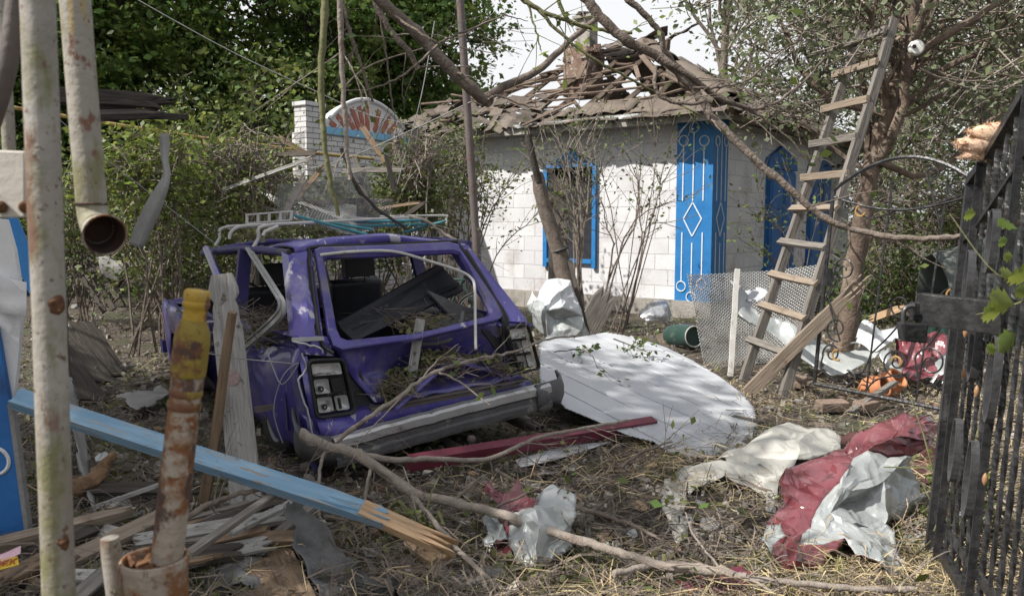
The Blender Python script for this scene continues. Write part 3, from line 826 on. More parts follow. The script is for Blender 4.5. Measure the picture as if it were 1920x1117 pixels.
right_tree(1960, 18, 9, 3.2, 14, 'tangled grey tree beyond the black barred gate', 4.6, n=170)
right_tree(1640, 25, 7, 3.2, 15, 'low tangled tree far behind the cottage shutters', 3.0, n=200, per=40)
right_tree(1330, 20, 11.5, 2.4, 16, 'high hanging grey green crown above the chimney side of the roof', 9.2, n=110)
right_tree(1790, 11.5, 3.6, 1.6, 17, 'low tangled thicket of bare branches behind the arched gate', 1.9, n=90, per=22, tw=420, leafm=leaf_mid, ls=.09, trk=.05)
# big reddish trunk by the ladder
def red_tree():
    pts = [P(1583, 655, 9.2), P(1598, 520, 9.2), P(1618, 400, 9.2), P(1642, 290, 9.2), P(1672, 190, 9.2), P(1700, 80, 9.2), P(1722, -60, 9.3), P(1750, -260, 9.5)]
    b = pts[0].copy(); b.z = -.05; pts[0] = b
    t = tree('twiggy_tree', 'tree with thick peeling red brown trunk just behind the ladder', b, pts, .115, P(1690, -30, 9.6), (2.5, 2.3, 1.7), 150, 70, .095, leaf_grey, bark_red, 21, None, 900, .0, .36)
    q = MB()
    a = P(1648, 300, 9.15)
    q.tube(smooth([a, P(1690, 215, 9.0), P(1702, 120, 8.9), P(1722, 40, 8.8), P(1760, -40, 8.7)], 4, .012, random.Random(3)), [.06, .04], 8)
    q.tube(smooth([P(1690, 120, 9.1), P(1760, 75, 8.9), P(1850, 20, 8.9), P(1930, -40, 9)], 4, .02, random.Random(4)), [.05, .03], 7)
    q.tube(smooth([P(1660, 215, 9.1), P(1560, 190, 9.3), P(1500, 120, 9.4), P(1450, 20, 9.5)], 4, .03, random.Random(5)), [.05, .02], 7)
    q.tube(smooth([P(1640, 300, 9.1), P(1740, 330, 9.3), P(1830, 250, 9.5), P(1900, 190, 9.6)], 4, .03, random.Random(6)), [.04, .015], 7)
    q.tube(smooth([P(1630, 330, 9.1), P(1540, 255, 9.3), P(1490, 230, 9.4)], 4, .02, random.Random(7)), [.03, .01], 6)
    q.build('limb', bark_red, t)
red_tree()

def bush(name, label, c, rad, n, per, ls, leafm, seed, stems=14, group=None, barkm=bark, cat='bush', spread=.2, vines=12):
    rng = random.Random(seed); g = np.random.default_rng(seed)
    c = Vector(c); base = Vector((c.x, c.y, 0))
    t = thing(name, label, cat, base, group=group)
    cl = []
    while len(cl) < n:
        v = g.normal(size=3); v /= np.linalg.norm(v); v *= g.uniform(0, 1) ** .45
        p = c + Vector((v[0] * rad[0], v[1] * rad[1], v[2] * rad[2]))
        if p.z > .08 and noise.noise(p * 1.3 + Vector((seed, 0, 0))) > -.22: cl.append(p)
    m = MB()
    for k in range(stems):
        b = base + Vector((rng.gauss(0, rad[0] * .25), rng.gauss(0, rad[1] * .25), 0))
        e = cl[rng.randint(0, len(cl) - 1)]
        m.tube(smooth([b, b.lerp(e, .5) + Vector((rng.uniform(-.15, .15), rng.uniform(-.15, .15), .1)), e], 4, .025, rng), [.018, .005], 5)
    for k in range(vines * 3):
        a, e = cl[rng.randint(0, len(cl) - 1)], cl[rng.randint(0, len(cl) - 1)]
        m.tube(smooth([a, a.lerp(e, .5) + Vector((0, 0, rng.uniform(-.4, .25))), e], 5, .03, rng), [rng.uniform(.005, .012), .004], 4, mi=1)
    for k in range(n * 3):
        q = cl[rng.randint(0, n - 1)]
        dd = Vector((rng.gauss(0, 1), rng.gauss(0, 1), rng.gauss(0, .8))).normalized() * rng.uniform(.15, .45)
        m.tube([q, q + dd * .5 + Vector((0, 0, .03)), q + dd], [.006, .003], 3, caps=False, mi=k % 2)
    m.build('stems', [barkm, bark_fresh], t)
    C = np.repeat(np.array([tuple(q) for q in cl]), int(per * 1.15), axis=0)
    nl = len(C); mi = (g.uniform(0, 1, nl) < .22).astype(np.int32)
    npmesh('foliage', leaf_quads(C + g.normal(size=C.shape) * spread * g.uniform(.5, 1.5, size=(nl, 1)), ls * .85, g), 4, [leafm, leaf_fall], t, mi=mi)
    return t
BG = None
bush('overgrown_bush', 'olive green creeper heap hanging below the broken beam', P(330, 370, 10.2), (1.05, .8, .85), 90, 34, .085, leaf_mid, 31)
bush('overgrown_bush', 'dark leafy bush standing behind the wreck front', P(320, 500, 10.8), (.85, .7, .7), 55, 34, .08, leaf_mid, 32)
bush('overgrown_bush', 'creeper mass between the wreck roof and the sunburst wall', P(430, 350, 11.4), (.85, .6, .7), 80, 34, .075, leaf_mid, 33, vines=26)
bush('overgrown_bush', 'wilting leafy bush against the sunburst wall end', P(775, 355, 11.6), (.55, .5, .65), 90, 40, .075, leaf_mid, 34, vines=20)
bush('overgrown_bush', 'drooping olive bush beside the thin brown pole', P(855, 330, 12.6), (.6, .5, .75), 60, 32, .07, leaf_mid, 35, vines=22)
bush('overgrown_bush', 'dark bush at the far end of the trodden path', P(215, 440, 14.5), (1.5, 1.0, 1.0), 80, 34, .1, leaf_mid, 36)
bush('overgrown_bush', 'dim leafy bush between the two cream pipes', P(120, 400, 12), (1.1, .9, 1.2), 60, 34, .09, leaf_mid, 37)
bush('overgrown_bush', 'dull thicket hiding the cottage end behind the wreck', P(720, 440, 13.0), (1.0, .5, .7), 70, 32, .085, leaf_mid, 38, vines=22)
bush('overgrown_bush', 'leafy thicket deep in shade behind the leaning raw plank', P(1690, 540, 12.2), (1.2, .8, .9), 90, 36, .08, leaf_dark, 39)
bush('overgrown_bush', 'loose green growth climbing behind the dark barred gate', P(1810, 430, 12.5), (.9, .6, 1.0), 70, 30, .08, leaf_mid, 40)

bush('overgrown_bush', 'low leafy bush at the foot of the sunburst wall', P(620, 415, 12.2), (.7, .35, .55), 60, 30, .075, leaf_mid, 49, vines=14)
bush('overgrown_bush', 'bright yellow green creeper spilling below the dangling metal strip', P(275, 315, 9.3), (.75, .5, .42), 60, 34, .085, leaf_bright, 46, 6, vines=16)
bush('overgrown_bush', 'pale tangle of dead vines and small leaves along the yellow pipe', P(455, 305, 10.3), (.75, .4, .4), 60, 12, .06, leaf_bright, 47, 8, vines=40, barkm=bark_fresh)
bush('overgrown_bush', 'tangle of dead vines hanging over the wooden post', P(790, 300, 11.2), (.55, .4, .45), 40, 10, .055, leaf_mid, 48, 6, vines=30, barkm=bark_fresh)
def shrub(label, base, tops, seed, leafn=40, r0=.014, barkm=bark, ls=.05, tw=7, leafm=leaf_mid):
    """bare shrub: a few long stems from one base; tops: list of pixel paths with depth."""
    rng = random.Random(seed); g = np.random.default_rng(seed)
    base = Vector(base); base.z = 0
    t = thing('bare_shrub', label, 'shrub', base, group='half bare shrubs in front of the cottage')
    m = MB(); ends = []
    for path in tops:
        pts = [base + Vector((rng.uniform(-.12, .12), rng.uniform(-.1, .1), 0))] + [P(*q) for q in path]
        pth = smooth(pts, 5, .012, rng)
        m.tube(pth, [r0 * rng.uniform(.8, 1.2), .004], 5)
        for k in range(tw):
            i = rng.randint(len(pth) // 3, len(pth) - 2)
            a = pth[i]; d = (pth[i + 1] - a).normalized()
            e = a + (d * rng.uniform(.3, 1) + Vector((rng.gauss(0, .6), rng.gauss(0, .4), rng.uniform(-.1, .7)))) * rng.uniform(.2, .6)
            tp = smooth([a, a.lerp(e, .5) + Vector((rng.uniform(-.03, .03), 0, rng.uniform(-.03, .05))), e], 3, .008, rng)
            m.tube(tp, [r0 * .4, .0025], 4, caps=False); ends += tp[2:]
        ends += pth[len(pth) // 2:]
    m.build('stems', barkm, t)
    leafn = int(leafn * 1.8); idx = g.integers(0, len(ends), leafn)
    C = np.array([tuple(ends[i]) for i in idx]) + g.normal(size=(leafn, 3)) * .05
    npmesh('leaves', leaf_quads(C, ls, g), 4, leafm, t)
    return t
shrub('shrub of two dark forked stems beside the blue corner', P(1120, 590, 11.3), [[(1150, 500, 11.3), (1193, 412, 11.3), (1196, 340, 11.3), (1180, 300, 11.3)], [(1160, 480, 11.2), (1192, 412, 11.2), (1240, 385, 11.2), (1285, 375, 11.2)], [(1150, 470, 11.3), (1140, 430, 11.3), (1128, 380, 11.3)]], 51, 60)
shrub('shrub with a tall curved stem next to the shiny torn sheet', P(1150, 600, 11.1), [[(1200, 500, 11.1), (1225, 400, 11.1), (1250, 330, 11.1), (1290, 270, 11.1)], [(1195, 480, 11.2), (1222, 420, 11.2), (1280, 430, 11.2)], [(1200, 470, 11), (1198, 400, 11), (1185, 330, 11)]], 52, 50)
shrub('dense pale brown shrub in front of the blue window', P(1085, 560, 11.4), [[(1085, 450, 11.4), (1080, 350, 11.4), (1090, 230, 11.4)], [(1095, 440, 11.4), (1100, 330, 11.4), (1120, 220, 11.3)], [(1078, 440, 11.4), (1068, 330, 11.4), (1040, 240, 11.4)], [(1090, 430, 11.5), (1110, 350, 11.5), (1150, 290, 11.5)], [(1075, 420, 11.3), (1050, 350, 11.3), (1010, 300, 11.3)], [(1088, 400, 11.3), (1092, 300, 11.3), (1075, 200, 11.3)], [(1082, 460, 11.2), (1074, 380, 11.2), (1062, 270, 11.2)], [(1092, 450, 11.2), (1101, 380, 11.2), (1106, 250, 11.2)], [(1080, 440, 11.3), (1060, 360, 11.3), (1028, 320, 11.3)], [(1090, 440, 11.2), (1084, 330, 11.2), (1100, 270, 11.2)]], 53, 260, .018, bark_fresh, tw=12)
shrub('leaning shrub with long stems rising from behind the wreck', P(880, 540, 11.6), [[(930, 480, 11.6), (1000, 410, 11.5), (1050, 350, 11.5)], [(900, 450, 11.6), (940, 360, 11.6), (990, 290, 11.6)], [(880, 450, 11.6), (900, 360, 11.6), (905, 280, 11.6)], [(910, 430, 11.7), (960, 340, 11.7), (1060, 270, 11.7)], [(870, 440, 11.6), (850, 360, 11.6), (830, 300, 11.6)]], 54, 260, .012, tw=13, ls=.055)
shrub('thin shrub with hanging leaves over the cottage wall', P(1180, 600, 11.6), [[(1190, 420, 11.8), (1200, 320, 11.8), (1195, 220, 11.8)], [(1230, 420, 11.8), (1240, 330, 11.8), (1262, 250, 11.8)], [(1150, 420, 11.8), (1130, 330, 11.8), (1110, 260, 11.8)], [(1210, 430, 11.7), (1230, 300, 11.7), (1220, 180, 11.7)]], 55, 170, .009, tw=12)
shrub('slim leafy shrub growing before the dark blue shutters', P(1500, 640, 11.2), [[(1490, 480, 11.2), (1430, 380, 11.2), (1410, 290, 11.2)], [(1500, 470, 11.2), (1490, 380, 11.2), (1470, 300, 11.2)], [(1480, 520, 11.2), (1420, 470, 11.2), (1375, 440, 11.2)], [(1520, 460, 11.2), (1540, 350, 11.2), (1500, 240, 11.2)], [(1495, 460, 11.3), (1450, 420, 11.3), (1400, 400, 11.3)]], 56, 220, .008, tw=11, ls=.06)
# ------------------------------------------------------------------ wrecked estate car
def rot_frame(yaw, roll, pitch, pos):
    Rz = Matrix.Rotation(yaw, 4, 'Z'); Ry = Matrix.Rotation(roll, 4, 'Y'); Rx = Matrix.Rotation(pitch, 4, 'X')
    return Matrix.Translation(Vector(pos)) @ Rz @ Ry @ Rx
CM = rot_frame(.594, -.0376, -.02, (-.52, 5.136, .0055))
CI = CM.inverted()
def cl(px, py, p0, n):
    wn = (CM.to_3x3() @ Vector(n)).normalized()
    return CI @ on_plane(px, py, CM @ Vector(p0), wn)
def cy_(px, py, y=0.0): return cl(px, py, (0, y, 0), (0, 1, 0))
def cw_(px, py, off=0.0): return cl(px, py, (0, .03 - off, .86), (0, .54, -.39))
def cx_(px, py, x=-.79): return cl(px, py, (x, 0, 0), (1, 0, 0))
def cs_(px, py, off=0.0): return cl(px, py, (-.79 - off, 0, .84), (-.56, 0, .13))
slat_ends = []
def car():
    rng = random.Random(8)
    t = thing('wrecked_car', 'smashed purple estate car without its rear glass, draped in broken branches', 'car', M=CM)
    dent = lambda p, s=0, a=.02, f=3.2: Vector(noise.noise_vector(Vector(p) * f + Vector((s, s, s)))) * a
    # ---- lower body sides, floor, nose
    prof = [(.20, -.05), (.27, -.015), (.40, .0), (.58, .008), (.70, .006), (.80, -.004), (.865, -.03)]
    def side(sx, name):
        m = MB(); ys = [.0 + .1 * i for i in range(41)]
        V = {}
        for i, y in enumerate(ys):
            for j, (z, off) in enumerate(prof):
                x = sx * (.79 + off - (.03 if y > 3.6 else 0) * (y - 3.6) / .4)
                yy = y + (.02 if j == 0 else 0)
                p = Vector((x, yy, z))
                if sx < 0:
                    if y < 1.3: p.z -= .13 * max(0, (.5 - z) / .3) * (1 - (y / 1.3) ** 4); p.x += .03 * max(0, (.42 - z) / .2)
                    p += dent(p, 3, .06) * (1 if y < 2.4 else .5) + dent(p, 9, .02, 9)
                    # quarter panel pushed in ahead of the lamp, flared lip at the break
                    k = math.exp(-((y - .34) / .13) ** 2); p.x += .07 * k * (1 if z > .35 else .5)
                    k = math.exp(-((y - .12) / .06) ** 2); p.x -= .03 * k
                    k = math.exp(-((y - .9) / .25) ** 2) * (z > .75); p.z -= .09 * k; p.x += .05 * k
                else: p += dent(p, 5, .012) + Vector((-.05 * max(0, 1 - y / .25), .10 * max(0, 1 - y / .4), 0))
                V[i, j] = p
        idx = {}
        vs = []
        for k_, p in V.items(): idx[k_] = len(vs); vs.append(p)
        fs = []
        for i in range(len(ys) - 1):
            for j in range(len(prof) - 1):
                yc = (ys[i] + ys[i + 1]) / 2; zc = (prof[j][0] + prof[j + 1][0]) / 2
                if (sx > 0 and math.hypot(yc - .80, zc - .27) < .33) or math.hypot(yc - 3.32, zc - .27) < .34: continue
                if sx < 0 and 1.45 < yc < 2.78 and zc > .30 and False: continue
                fs.append((idx[i, j], idx[i + 1, j], idx[i + 1, j + 1], idx[i, j + 1]) if sx > 0 else (idx[i, j], idx[i, j + 1], idx[i + 1, j + 1], idx[i + 1, j]))
        m.add(vs, fs, 0, True)
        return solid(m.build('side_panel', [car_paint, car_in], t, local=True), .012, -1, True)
    side(-1, 'l'); side(1, 'r')
    m = MB(); m.box((0, 1.9, .24), (1.44, 3.6, .03)); m.box((0, 3.3, .55), (1.5, .05, .55))
    m.box((-.62, .8, .38), (.28, .72, .24)); m.box((.62, .8, .38), (.28, .72, .24))
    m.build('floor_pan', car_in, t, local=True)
    m = MB()
    rows = [[Vector((-.74 + 1.48 * i / 8, 2.9 + 1.12 * j / 6, .875 - .02 * j / 6 + .015 * math.sin(i * 1.3 + j))) for i in range(9)] for j in range(7)]
    m.grid(rows); solid(m.build('bonnet', car_paint, t, local=True), .01)
    m = MB(); m.box((0, 4.03, .6), (1.48, .06, .5)); m.box((0, 4.1, .4), (1.56, .1, .12)); m.build('nose', car_in, t, local=True)
    # wheels
    def wheel(x, y, z):
        m = MB(); sx = 1 if x > 0 else -1
        m.lathe((x - .08, y, z), (x + .08, y, z), [(0, .16), (0, .26), (.12, .285), (.5, .29), (.88, .285), (1, .26), (1, .16), (.2, .155), (0, .16)], 26)
        wh = m.build('wheel', rubber, t, local=True)
        q = MB(); q.lathe((x - .075, y, z), (x + .075, y, z), [(.0, .0), (.02, .10), (0, .165), (.5, .15), (1, .165), (.98, .10), (1, 0)], 22)
        q.build('rim', alu, wh, local=True)
    wheel(-.66, .80, .27); wheel(.66, .80, .27); wheel(-.64, 3.32, .28); wheel(.64, 3.32, .28)
    # ---- rear valance under the tailgate
    m = MB()
    rows = []
    for z, y in ((.20, .06), (.26, .01), (.33, -.005), (.405, .0), (.425, .07)):
        rows.append([Vector((-.79 + 1.58 * i / 16, y, z)) + dent((i * .2, y, z), 2, .018) for i in range(17)])
    m.grid(rows); solid(m.build('rear_valance', [car_paint, car_in], t, local=True), .012, 1, True)
    m = MB(); m.bar((-.40, .012, .418), (.76, .012, .43), .10, .014); m.bar((-.4, -.012, .395), (.70, -.012, .40), .012, .02)
    m.build('sill_plate', mat('worn_dark_sill', [(.06, .05, .05), (.13, .11, .095)], 6, .7, bump=.3, spots=[((.25, .19, .14), 9, .6, .08)]), t, local=True)
    # ---- roof, buckled
    m = MB(); rows = []
    lip = [cw_(548, 462), cw_(600, 447), cw_(660, 441), cw_(722, 437), cw_(770, 443), cw_(820, 449), cw_(872, 457)]
    lipx = smooth(lip, 3)
    for j in range(15):
        f = j / 14; row = []
        for p in lipx:
            q = Vector((p.x * (1 - .03 * f), p.y + (2.75 - p.y) * f, p.z + (1.375 - p.z) * min(1, f * 1.6)))
            q.z += .02 * (1 - (q.x / .68) ** 2) * f + .09 * noise.noise(Vector((q.x * 2.4, q.y * 2.0, 3))) * min(1, f * 5) - .07 * f * f
            row.append(q)
        rows.append(row)
    fr = [Vector((p.x * .99, p.y - .045, p.z - .055)) + dent(p, 1, .012, 4) for p in lipx]
    fr0 = [Vector((p.x * 1.0, p.y - .035, p.z - .016)) for p in lipx]
    m.grid([fr, fr0] + rows)
    rf = solid(m.build('roof', [car_chip, car_in], t, local=True), .014, -1, True)
    # ---- pillars
    m = MB()
    def loft(secs, close=True):
        m.grid([[Vector(p) for p in s] for s in secs], 0, True, close)
    # rear side pillar, broad and dented (towards the viewer)
    o0, o1, o2, o3 = cw_(541, 478), cw_(584, 468), cw_(606, 634), cw_(551, 634)
    secs = []
    for k in range(9):
        f = k / 8; a = o0.lerp(o3, f); b = o1.lerp(o2, f)
        mid = a.lerp(b, .5) + Vector((-.012, -.035 + .03 * math.sin(f * 7), 0)); mid2 = a.lerp(b, .2) + Vector((-.01, -.02, 0)) + dent(a, 3, .02, 5)
        fw_ = Vector((.0, .13 - .05 * f, .02))
        secs.append([a + fw_, a, mid2, mid, b, b + Vector((.02, .09, 0)), a + Vector((.06, .14, 0))])
    loft(secs); m.ang = 30; m.build('rear_pillar', car_chip, t, local=True); m = MB()
    # other rear side pillar
    q0, q1, q2, q3 = cw_(852, 458), cw_(878, 460), cw_(992, 604), cw_(948, 602)
    secs = []
    for k in range(7):
        f = k / 6; a = q0.lerp(q3, f); b = q1.lerp(q2, f)
        secs.append([a, a.lerp(b, .5) + Vector((0, -.02, 0)), b, b + Vector((.02, .14, .02)), a + Vector((.0, .14, 0))])
    loft(secs)
    m.build('rear_pillar', car_chip, t, local=True)
    # hip shoulders under the pillars
    m = MB()
    a, b, c_, d = cy_(550, 632, .06), cy_(612, 634, .02), cy_(625, 668, .0), cy_(566, 664, .0)
    m.grid([[a + Vector((-.02, .35, .0)), a.lerp(b, .5) + Vector((0, .3, .0)), b + Vector((0, .2, 0))], [a, a.lerp(b, .5) + Vector((0, -.02, .01)), b], [d, d.lerp(c_, .5) + Vector((0, -.02, 0)), c_]])
    solid(m.build('rear_shoulder', car_chip, t, local=True), .012); m = MB()
    a, b, c_, d = cy_(930, 606, .03), cy_(988, 602, .03), cy_(998, 611, .0), cy_(936, 613, .0)
    m.grid([[a + Vector((0, .3, 0)), b + Vector((0, .3, 0))], [a, b], [d, c_]])
    solid(m.build('rear_shoulder', car_chip, t, local=True), .012)
    m = MB(); m.bar(cy_(548, 637, .0), cy_(606, 634, -.01), .03, .022); m.build('trim_clip', alu, t, local=True)
    # middle pillar, roof rails, screen pillars
    m = MB()
    m.bar((-.665, 1.40, 1.38), (-.765, 1.36, .85), .09, .05, (0, 1, 0)); m.bar((.665, 1.40, 1.38), (.765, 1.36, .85), .09, .05, (0, 1, 0))
    m.bar((.65, 2.72, 1.35), (.75, 3.05, .87), .06, .05, (0, 1, 0))
    m.tube(smooth([(-.66, .46, 1.365), (-.67, 1.4, 1.385), (-.66, 2.1, 1.36), (-.63, 2.78, 1.33)], 4), .026, 8)
    m.tube(smooth([(.64, .46, 1.35), (.665, 1.4, 1.385), (.64, 2.78, 1.34)], 4), .026, 8)
    m.tube(smooth([(-.62, 2.76, 1.34), (0, 2.82, 1.40), (.64, 2.76, 1.34)], 4), .024, 8)
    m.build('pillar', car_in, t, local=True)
    m = MB(); m.tube([cs_(387, 467, .06), cs_(412, 525, .07)], [.030, .034], 10); 
    m.build('broken_screen_pillar', car_paint, t, local=True)
    # bent window frame hanging out of the rear door
    m = MB(); fp = [cs_(468, 470, .02), cs_(497, 515, .05), cs_(522, 555, .09), cs_(531, 573, .10), cs_(524, 594, .10), cs_(480, 634, .10), cs_(420, 682, .10)]
    m.tube(smooth(fp, 4), .021, 6, squash=1.4)
    m.tube([p + Vector((-.022, 0, .02)) for p in smooth(fp, 4)], .009, 5)
    m.build('bent_window_frame', grey_plastic, t, local=True)
    # door top and tangled sill
    m = MB(); m.tube(smooth([(-.77, .30, .875), (-.79, .8, .80), (-.80, 1.4, .84), (-.79, 2.1, .87), (-.78, 2.8, .88)], 4), .02, 6); m.build('window_sill', car_in, t, local=True)
    # ---- tailgate: frame round the missing glass + buckled lower half
    def ring(o, i_, th, m, n=(0, -.54, .39)):
        n = Vector(n).normalized()
        k = len(o)
        rows = []
        for a in range(k):
            po, pi = Vector(o[a]), Vector(i_[a])
            rows.append([po, po + n * th, po.lerp(pi, .12) + n * (th + .005), po.lerp(pi, .8) + n * (th + .003), pi + n * th * .55, pi])
        m.grid([[rows[a][b] for a in range(k)] for b in range(6)] , 0, True, True)
        m.grid([[rows[a][b] for a in range(k)] for b in (5, 0)], 0, True, True); m.ang = 28
    oc = [(590, 486), (587, 474), (597, 469), (720, 465), (838, 459), (853, 463), (866, 480), (938, 584), (940, 596), (930, 604), (780, 640), (640, 660), (622, 652), (613, 628)]
    ic = [(607, 498), (605, 491), (612, 487), (722, 483), (848, 477), (860, 481), (868, 494), (912, 582), (914, 590), (906, 597), (780, 628), (650, 640), (638, 636), (630, 620)]
    m = MB(); ring([cw_(*q) for q in oc], [cw_(*q) for q in ic], .034, m)
    tg = m.build('tailgate', car_paint, t, local=True)
    # black seal between body and gate
    m = MB(); sl = [(603, 650), (590, 610), (582, 520), (580, 476), (592, 463), (720, 459), (845, 453), (862, 460), (900, 520), (950, 596), (958, 640), (975, 680)]
    m.tube(smooth([cw_(*q, .012) for q in sl[:10]] + [cy_(944, 640, .0), cy_(954, 690, .0)], 4), .013, 6)
    sl2 = [(583, 500), (592, 580), (602, 640), (625, 662)]
    m.tube(smooth([cw_(*q, .03) for q in sl2], 4), .012, 6)
    m.tube(smooth([cw_(872, 470, .02), cw_(915, 540, .02), cw_(944, 600, .02), cy_(944, 640, .01)], 4), .02, 6)
    m.build('door_seal', rubber, t, local=True)
    # lower panel, pushed in and folded
    m = MB(); rows = []
    NX, NZ = 22, 14
    for j in range(NZ + 1):
        f = j / NZ; row = []
        for i in range(NX + 1):
            g_ = i / NX
            xl = -.36 - .23 * f; xr = .74 - .14 * f
            x = xl + (xr - xl) * g_
            zt = cw_(630 + 290 * g_, 652 - 50 * g_).z
            z = .44 + (zt - .44) * f
            # inward buckle across the middle, fold crest rising to one side
            b = math.exp(-((g_ - .50) / .33) ** 2) * math.sin(math.pi * min(1, f * 1.02)) ** .8
            y = -.01 + .03 * f + .24 * b
            z -= .17 * b * f
            cr = math.exp(-((g_ - (.18 + .42 * f)) / .07) ** 2) * (f < .62)
            y -= .14 * cr * math.sin(math.pi * min(1, f / .62)); z += .05 * cr * math.sin(math.pi * f / .62)
            p = Vector((x, y, z)); p += dent(p, 7, .022, 6) + dent(p, 4, .012, 13)
            row.append(p)
        rows.append(row)
    m.ang = 26; m.grid(rows); solid(m.build('lower_panel', [car_paint, car_in], tg, local=True), .01, -1, True)
    # folded lip over the debris
    m = MB()
    ea = [cy_(742, 770, -.05), cy_(775, 740, -.07), cy_(812, 706, -.06), cy_(850, 679, -.02), cy_(905, 693, .0), cy_(962, 708, .0)]
    eb = [cy_(730, 752, .02), cy_(765, 722, .03), cy_(805, 694, .05), cy_(848, 668, .07), cy_(902, 676, .06), cy_(962, 690, .04)]
    m.grid([smooth(ea, 4), smooth(eb, 4)]); solid(m.build('torn_lip', car_chip, tg, local=True), .012)
    # bare strip bent across the opening
    m = MB(); m.tube(smooth([cw_(600, 478, .05), cw_(660, 472, .06), cw_(735, 471, .07), cw_(800, 488, .09), cw_(862, 508, .11), cw_(884, 522, .12), cw_(890, 540, .13), cw_(891, 600, .14), cw_(892, 655, .15)], 4), .0095, 7)
    m.build('loose_trim_strip', white_tube, t, local=True)
    # ---- lamps
    def lamp(name, quad, label, cells, dark):
        Q = [cy_(*q, -.012 if name == 'l' else -.05) for q in quad]       # TL TR BR BL
        def pt(u, v, y=0): 
            p = Q[0].lerp(Q[1], u).lerp(Q[3].lerp(Q[2], u), v); return Vector((p.x, p.y + y, p.z))
        def rr(u0, v0, u1, v1, rad, y, k=4):
            out = []
            for (cu, cv, a0) in ((u1 - rad, v0 + rad * .6, -90), (u1 - rad, v1 - rad * .6, 0), (u0 + rad, v1 - rad * .6, 90), (u0 + rad, v0 + rad * .6, 180)):
                for i in range(k + 1):
                    a_ = R(a0 + 90 * i / k); out.append(pt(cu + rad * math.cos(a_), cv + rad * .6 * math.sin(a_), y))
            return out
        o_ = rr(0, 0, 1, 1, .16, -.02)
        m = MB(); fr_ = .0095 if name == 'l' else .0075; m.tube(o_ + o_[:2], fr_, 8, caps=False); m.tube([p + Vector((0, .02, 0)) for p in o_ + o_[:2]], fr_, 6, caps=False)
        m.prism(rr(.02, .02, .98, .98, .15, .045), .006)
        o = m.build('taillight', rubber, t, local=True); o['label'] = label
        for (u0, v0, u1, v1, y) in cells:
            m = MB(); ring_ = []
            for sc_, yy_ in ((1, -.004), (.93, .004), (.8, .018), (.55, .027), (.2, .030)):
                uc, vc = (u0 + u1) / 2, (v0 + v1) / 2
                ring_.append(rr(uc - (uc - u0) * sc_, vc - (vc - v0) * sc_, uc + (u1 - uc) * sc_, vc + (v1 - vc) * sc_, .06 * sc_, yy_ + y))
            m.grid(ring_, 0, True, True); m.add(ring_[-1], [tuple(range(len(ring_[-1])))]); m.ang = 40
            r_ = m.build('reflector', lamp_white, o, local=True)
        for (u0, v0, u1, v1) in dark:
            MB().prism(rr(u0, v0, u1, v1, .03, -.001), .004).build('dark_cell', black_hole, o, local=True)
        for (u, v) in ((.27, .52), (.28, .84)):
            c = pt(u, v, .004); MB().lathe(c, c + Vector((0, .02, 0)), [(0, .006), (0, .016), (1, .016)], 14).build('bulb_socket', black_hole, o, local=True)
        m = MB()
        for k in range(26):
            c = pt(.1 + .8 * rng.random(), (.27, .62, .93)[k % 3] - .02 * rng.random(), .004); d_ = Vector((rng.gauss(0, .014), rng.gauss(0, .004), rng.gauss(0, .006))); m.tube([c - d_, c + d_], .0018, 3)
        m.build('chaff', twig_m, o, local=True)
    lamp('l', [(575, 675), (642, 672), (665, 772), (592, 783)], 'smashed rear lamp with its coloured lens gone, near corner', [(.1, .07, .9, .28, .004), (.1, .34, .49, .6, .006), (.1, .66, .49, .93, .006), (.55, .66, .9, .93, .004)], [(.55, .34, .90, .60), (.62, .70, .70, .90)])
    lamp('r', [(948, 612), (988, 608), (1010, 690), (972, 698)], 'smashed rear lamp with its coloured lens gone, far corner', [(.1, .07, .9, .28, .004), (.1, .34, .49, .6, .006), (.1, .66, .49, .93, .006), (.55, .66, .9, .93, .004), (.55, .34, .9, .6, .01)], [(.1, .36, .3, .58)])
    for quad in ([(640, 672), (668, 672), (705, 790), (664, 800)], [(900, 615), (948, 612), (985, 700), (960, 700)]):
        MB().prism([cy_(*q, .05) for q in quad], .02).build('lamp_recess', dark_trim, t, local=True)
    m = MB()
    m.grid([[cy_(592, 785, -.008), cy_(630, 783, -.012), cy_(666, 776, -.008)], [cy_(600, 812, -.03), cy_(632, 808, -.03), cy_(668, 800, -.03)], [cy_(606, 835, .0), cy_(636, 830, .0), cy_(672, 822, .0)]])
    m.grid([[cy_(560, 664, .01), cy_(576, 668, -.012)], [cy_(572, 730, .0), cy_(586, 730, -.016)], [cy_(590, 806, .0), cy_(602, 806, -.016)]])
    solid(m.build('lamp_surround', car_chip, t, local=True), .012)
    # bare metal showing along torn edges
    for pts in ([(566, 662), (574, 690), (560, 712), (566, 740), (578, 775), (586, 815)], [(552, 640), (575, 646), (600, 652), (606, 662)]):
        MB().tube(smooth([cy_(*q, -.02) for q in pts], 4, .003, rng), .0055, 5).build('torn_edge', lamp_white, t, local=True)
    MB().bar(cy_(478, 768, .35), cy_(514, 762, .30), .035, .012, (0, 1, 0)).build('metal_tab', steel_brown, t, local=True)
    # ---- bumper hanging lower at one end
    b0, b1 = cy_(628, 850, -.13), cy_(1030, 742, -.13)
    ax = (b1 - b0).normalized(); zz = Vector((0, 0, 1)); zz = (zz - ax * zz.dot(ax)).normalized(); yy = zz.cross(ax)
    pf = [(.055, .075), (.03, .095), (-.02, .09), (-.035, .075), (-.032, .03), (-.022, .015), (-.022, -.015), (-.032, -.03), (-.032, -.065), (-.005, -.09), (.03, -.085), (.055, -.07)]
    m = MB(); rows = []
    for i in range(25):
        c = b0.lerp(b1, i / 24) + Vector((0, .03 * math.sin(i * .13), 0)) + dent((i * .3, 0, 0), 4, .008, 2)
        rows.append([c + yy * p[0] * 1.0 + zz * p[1] for p in pf])
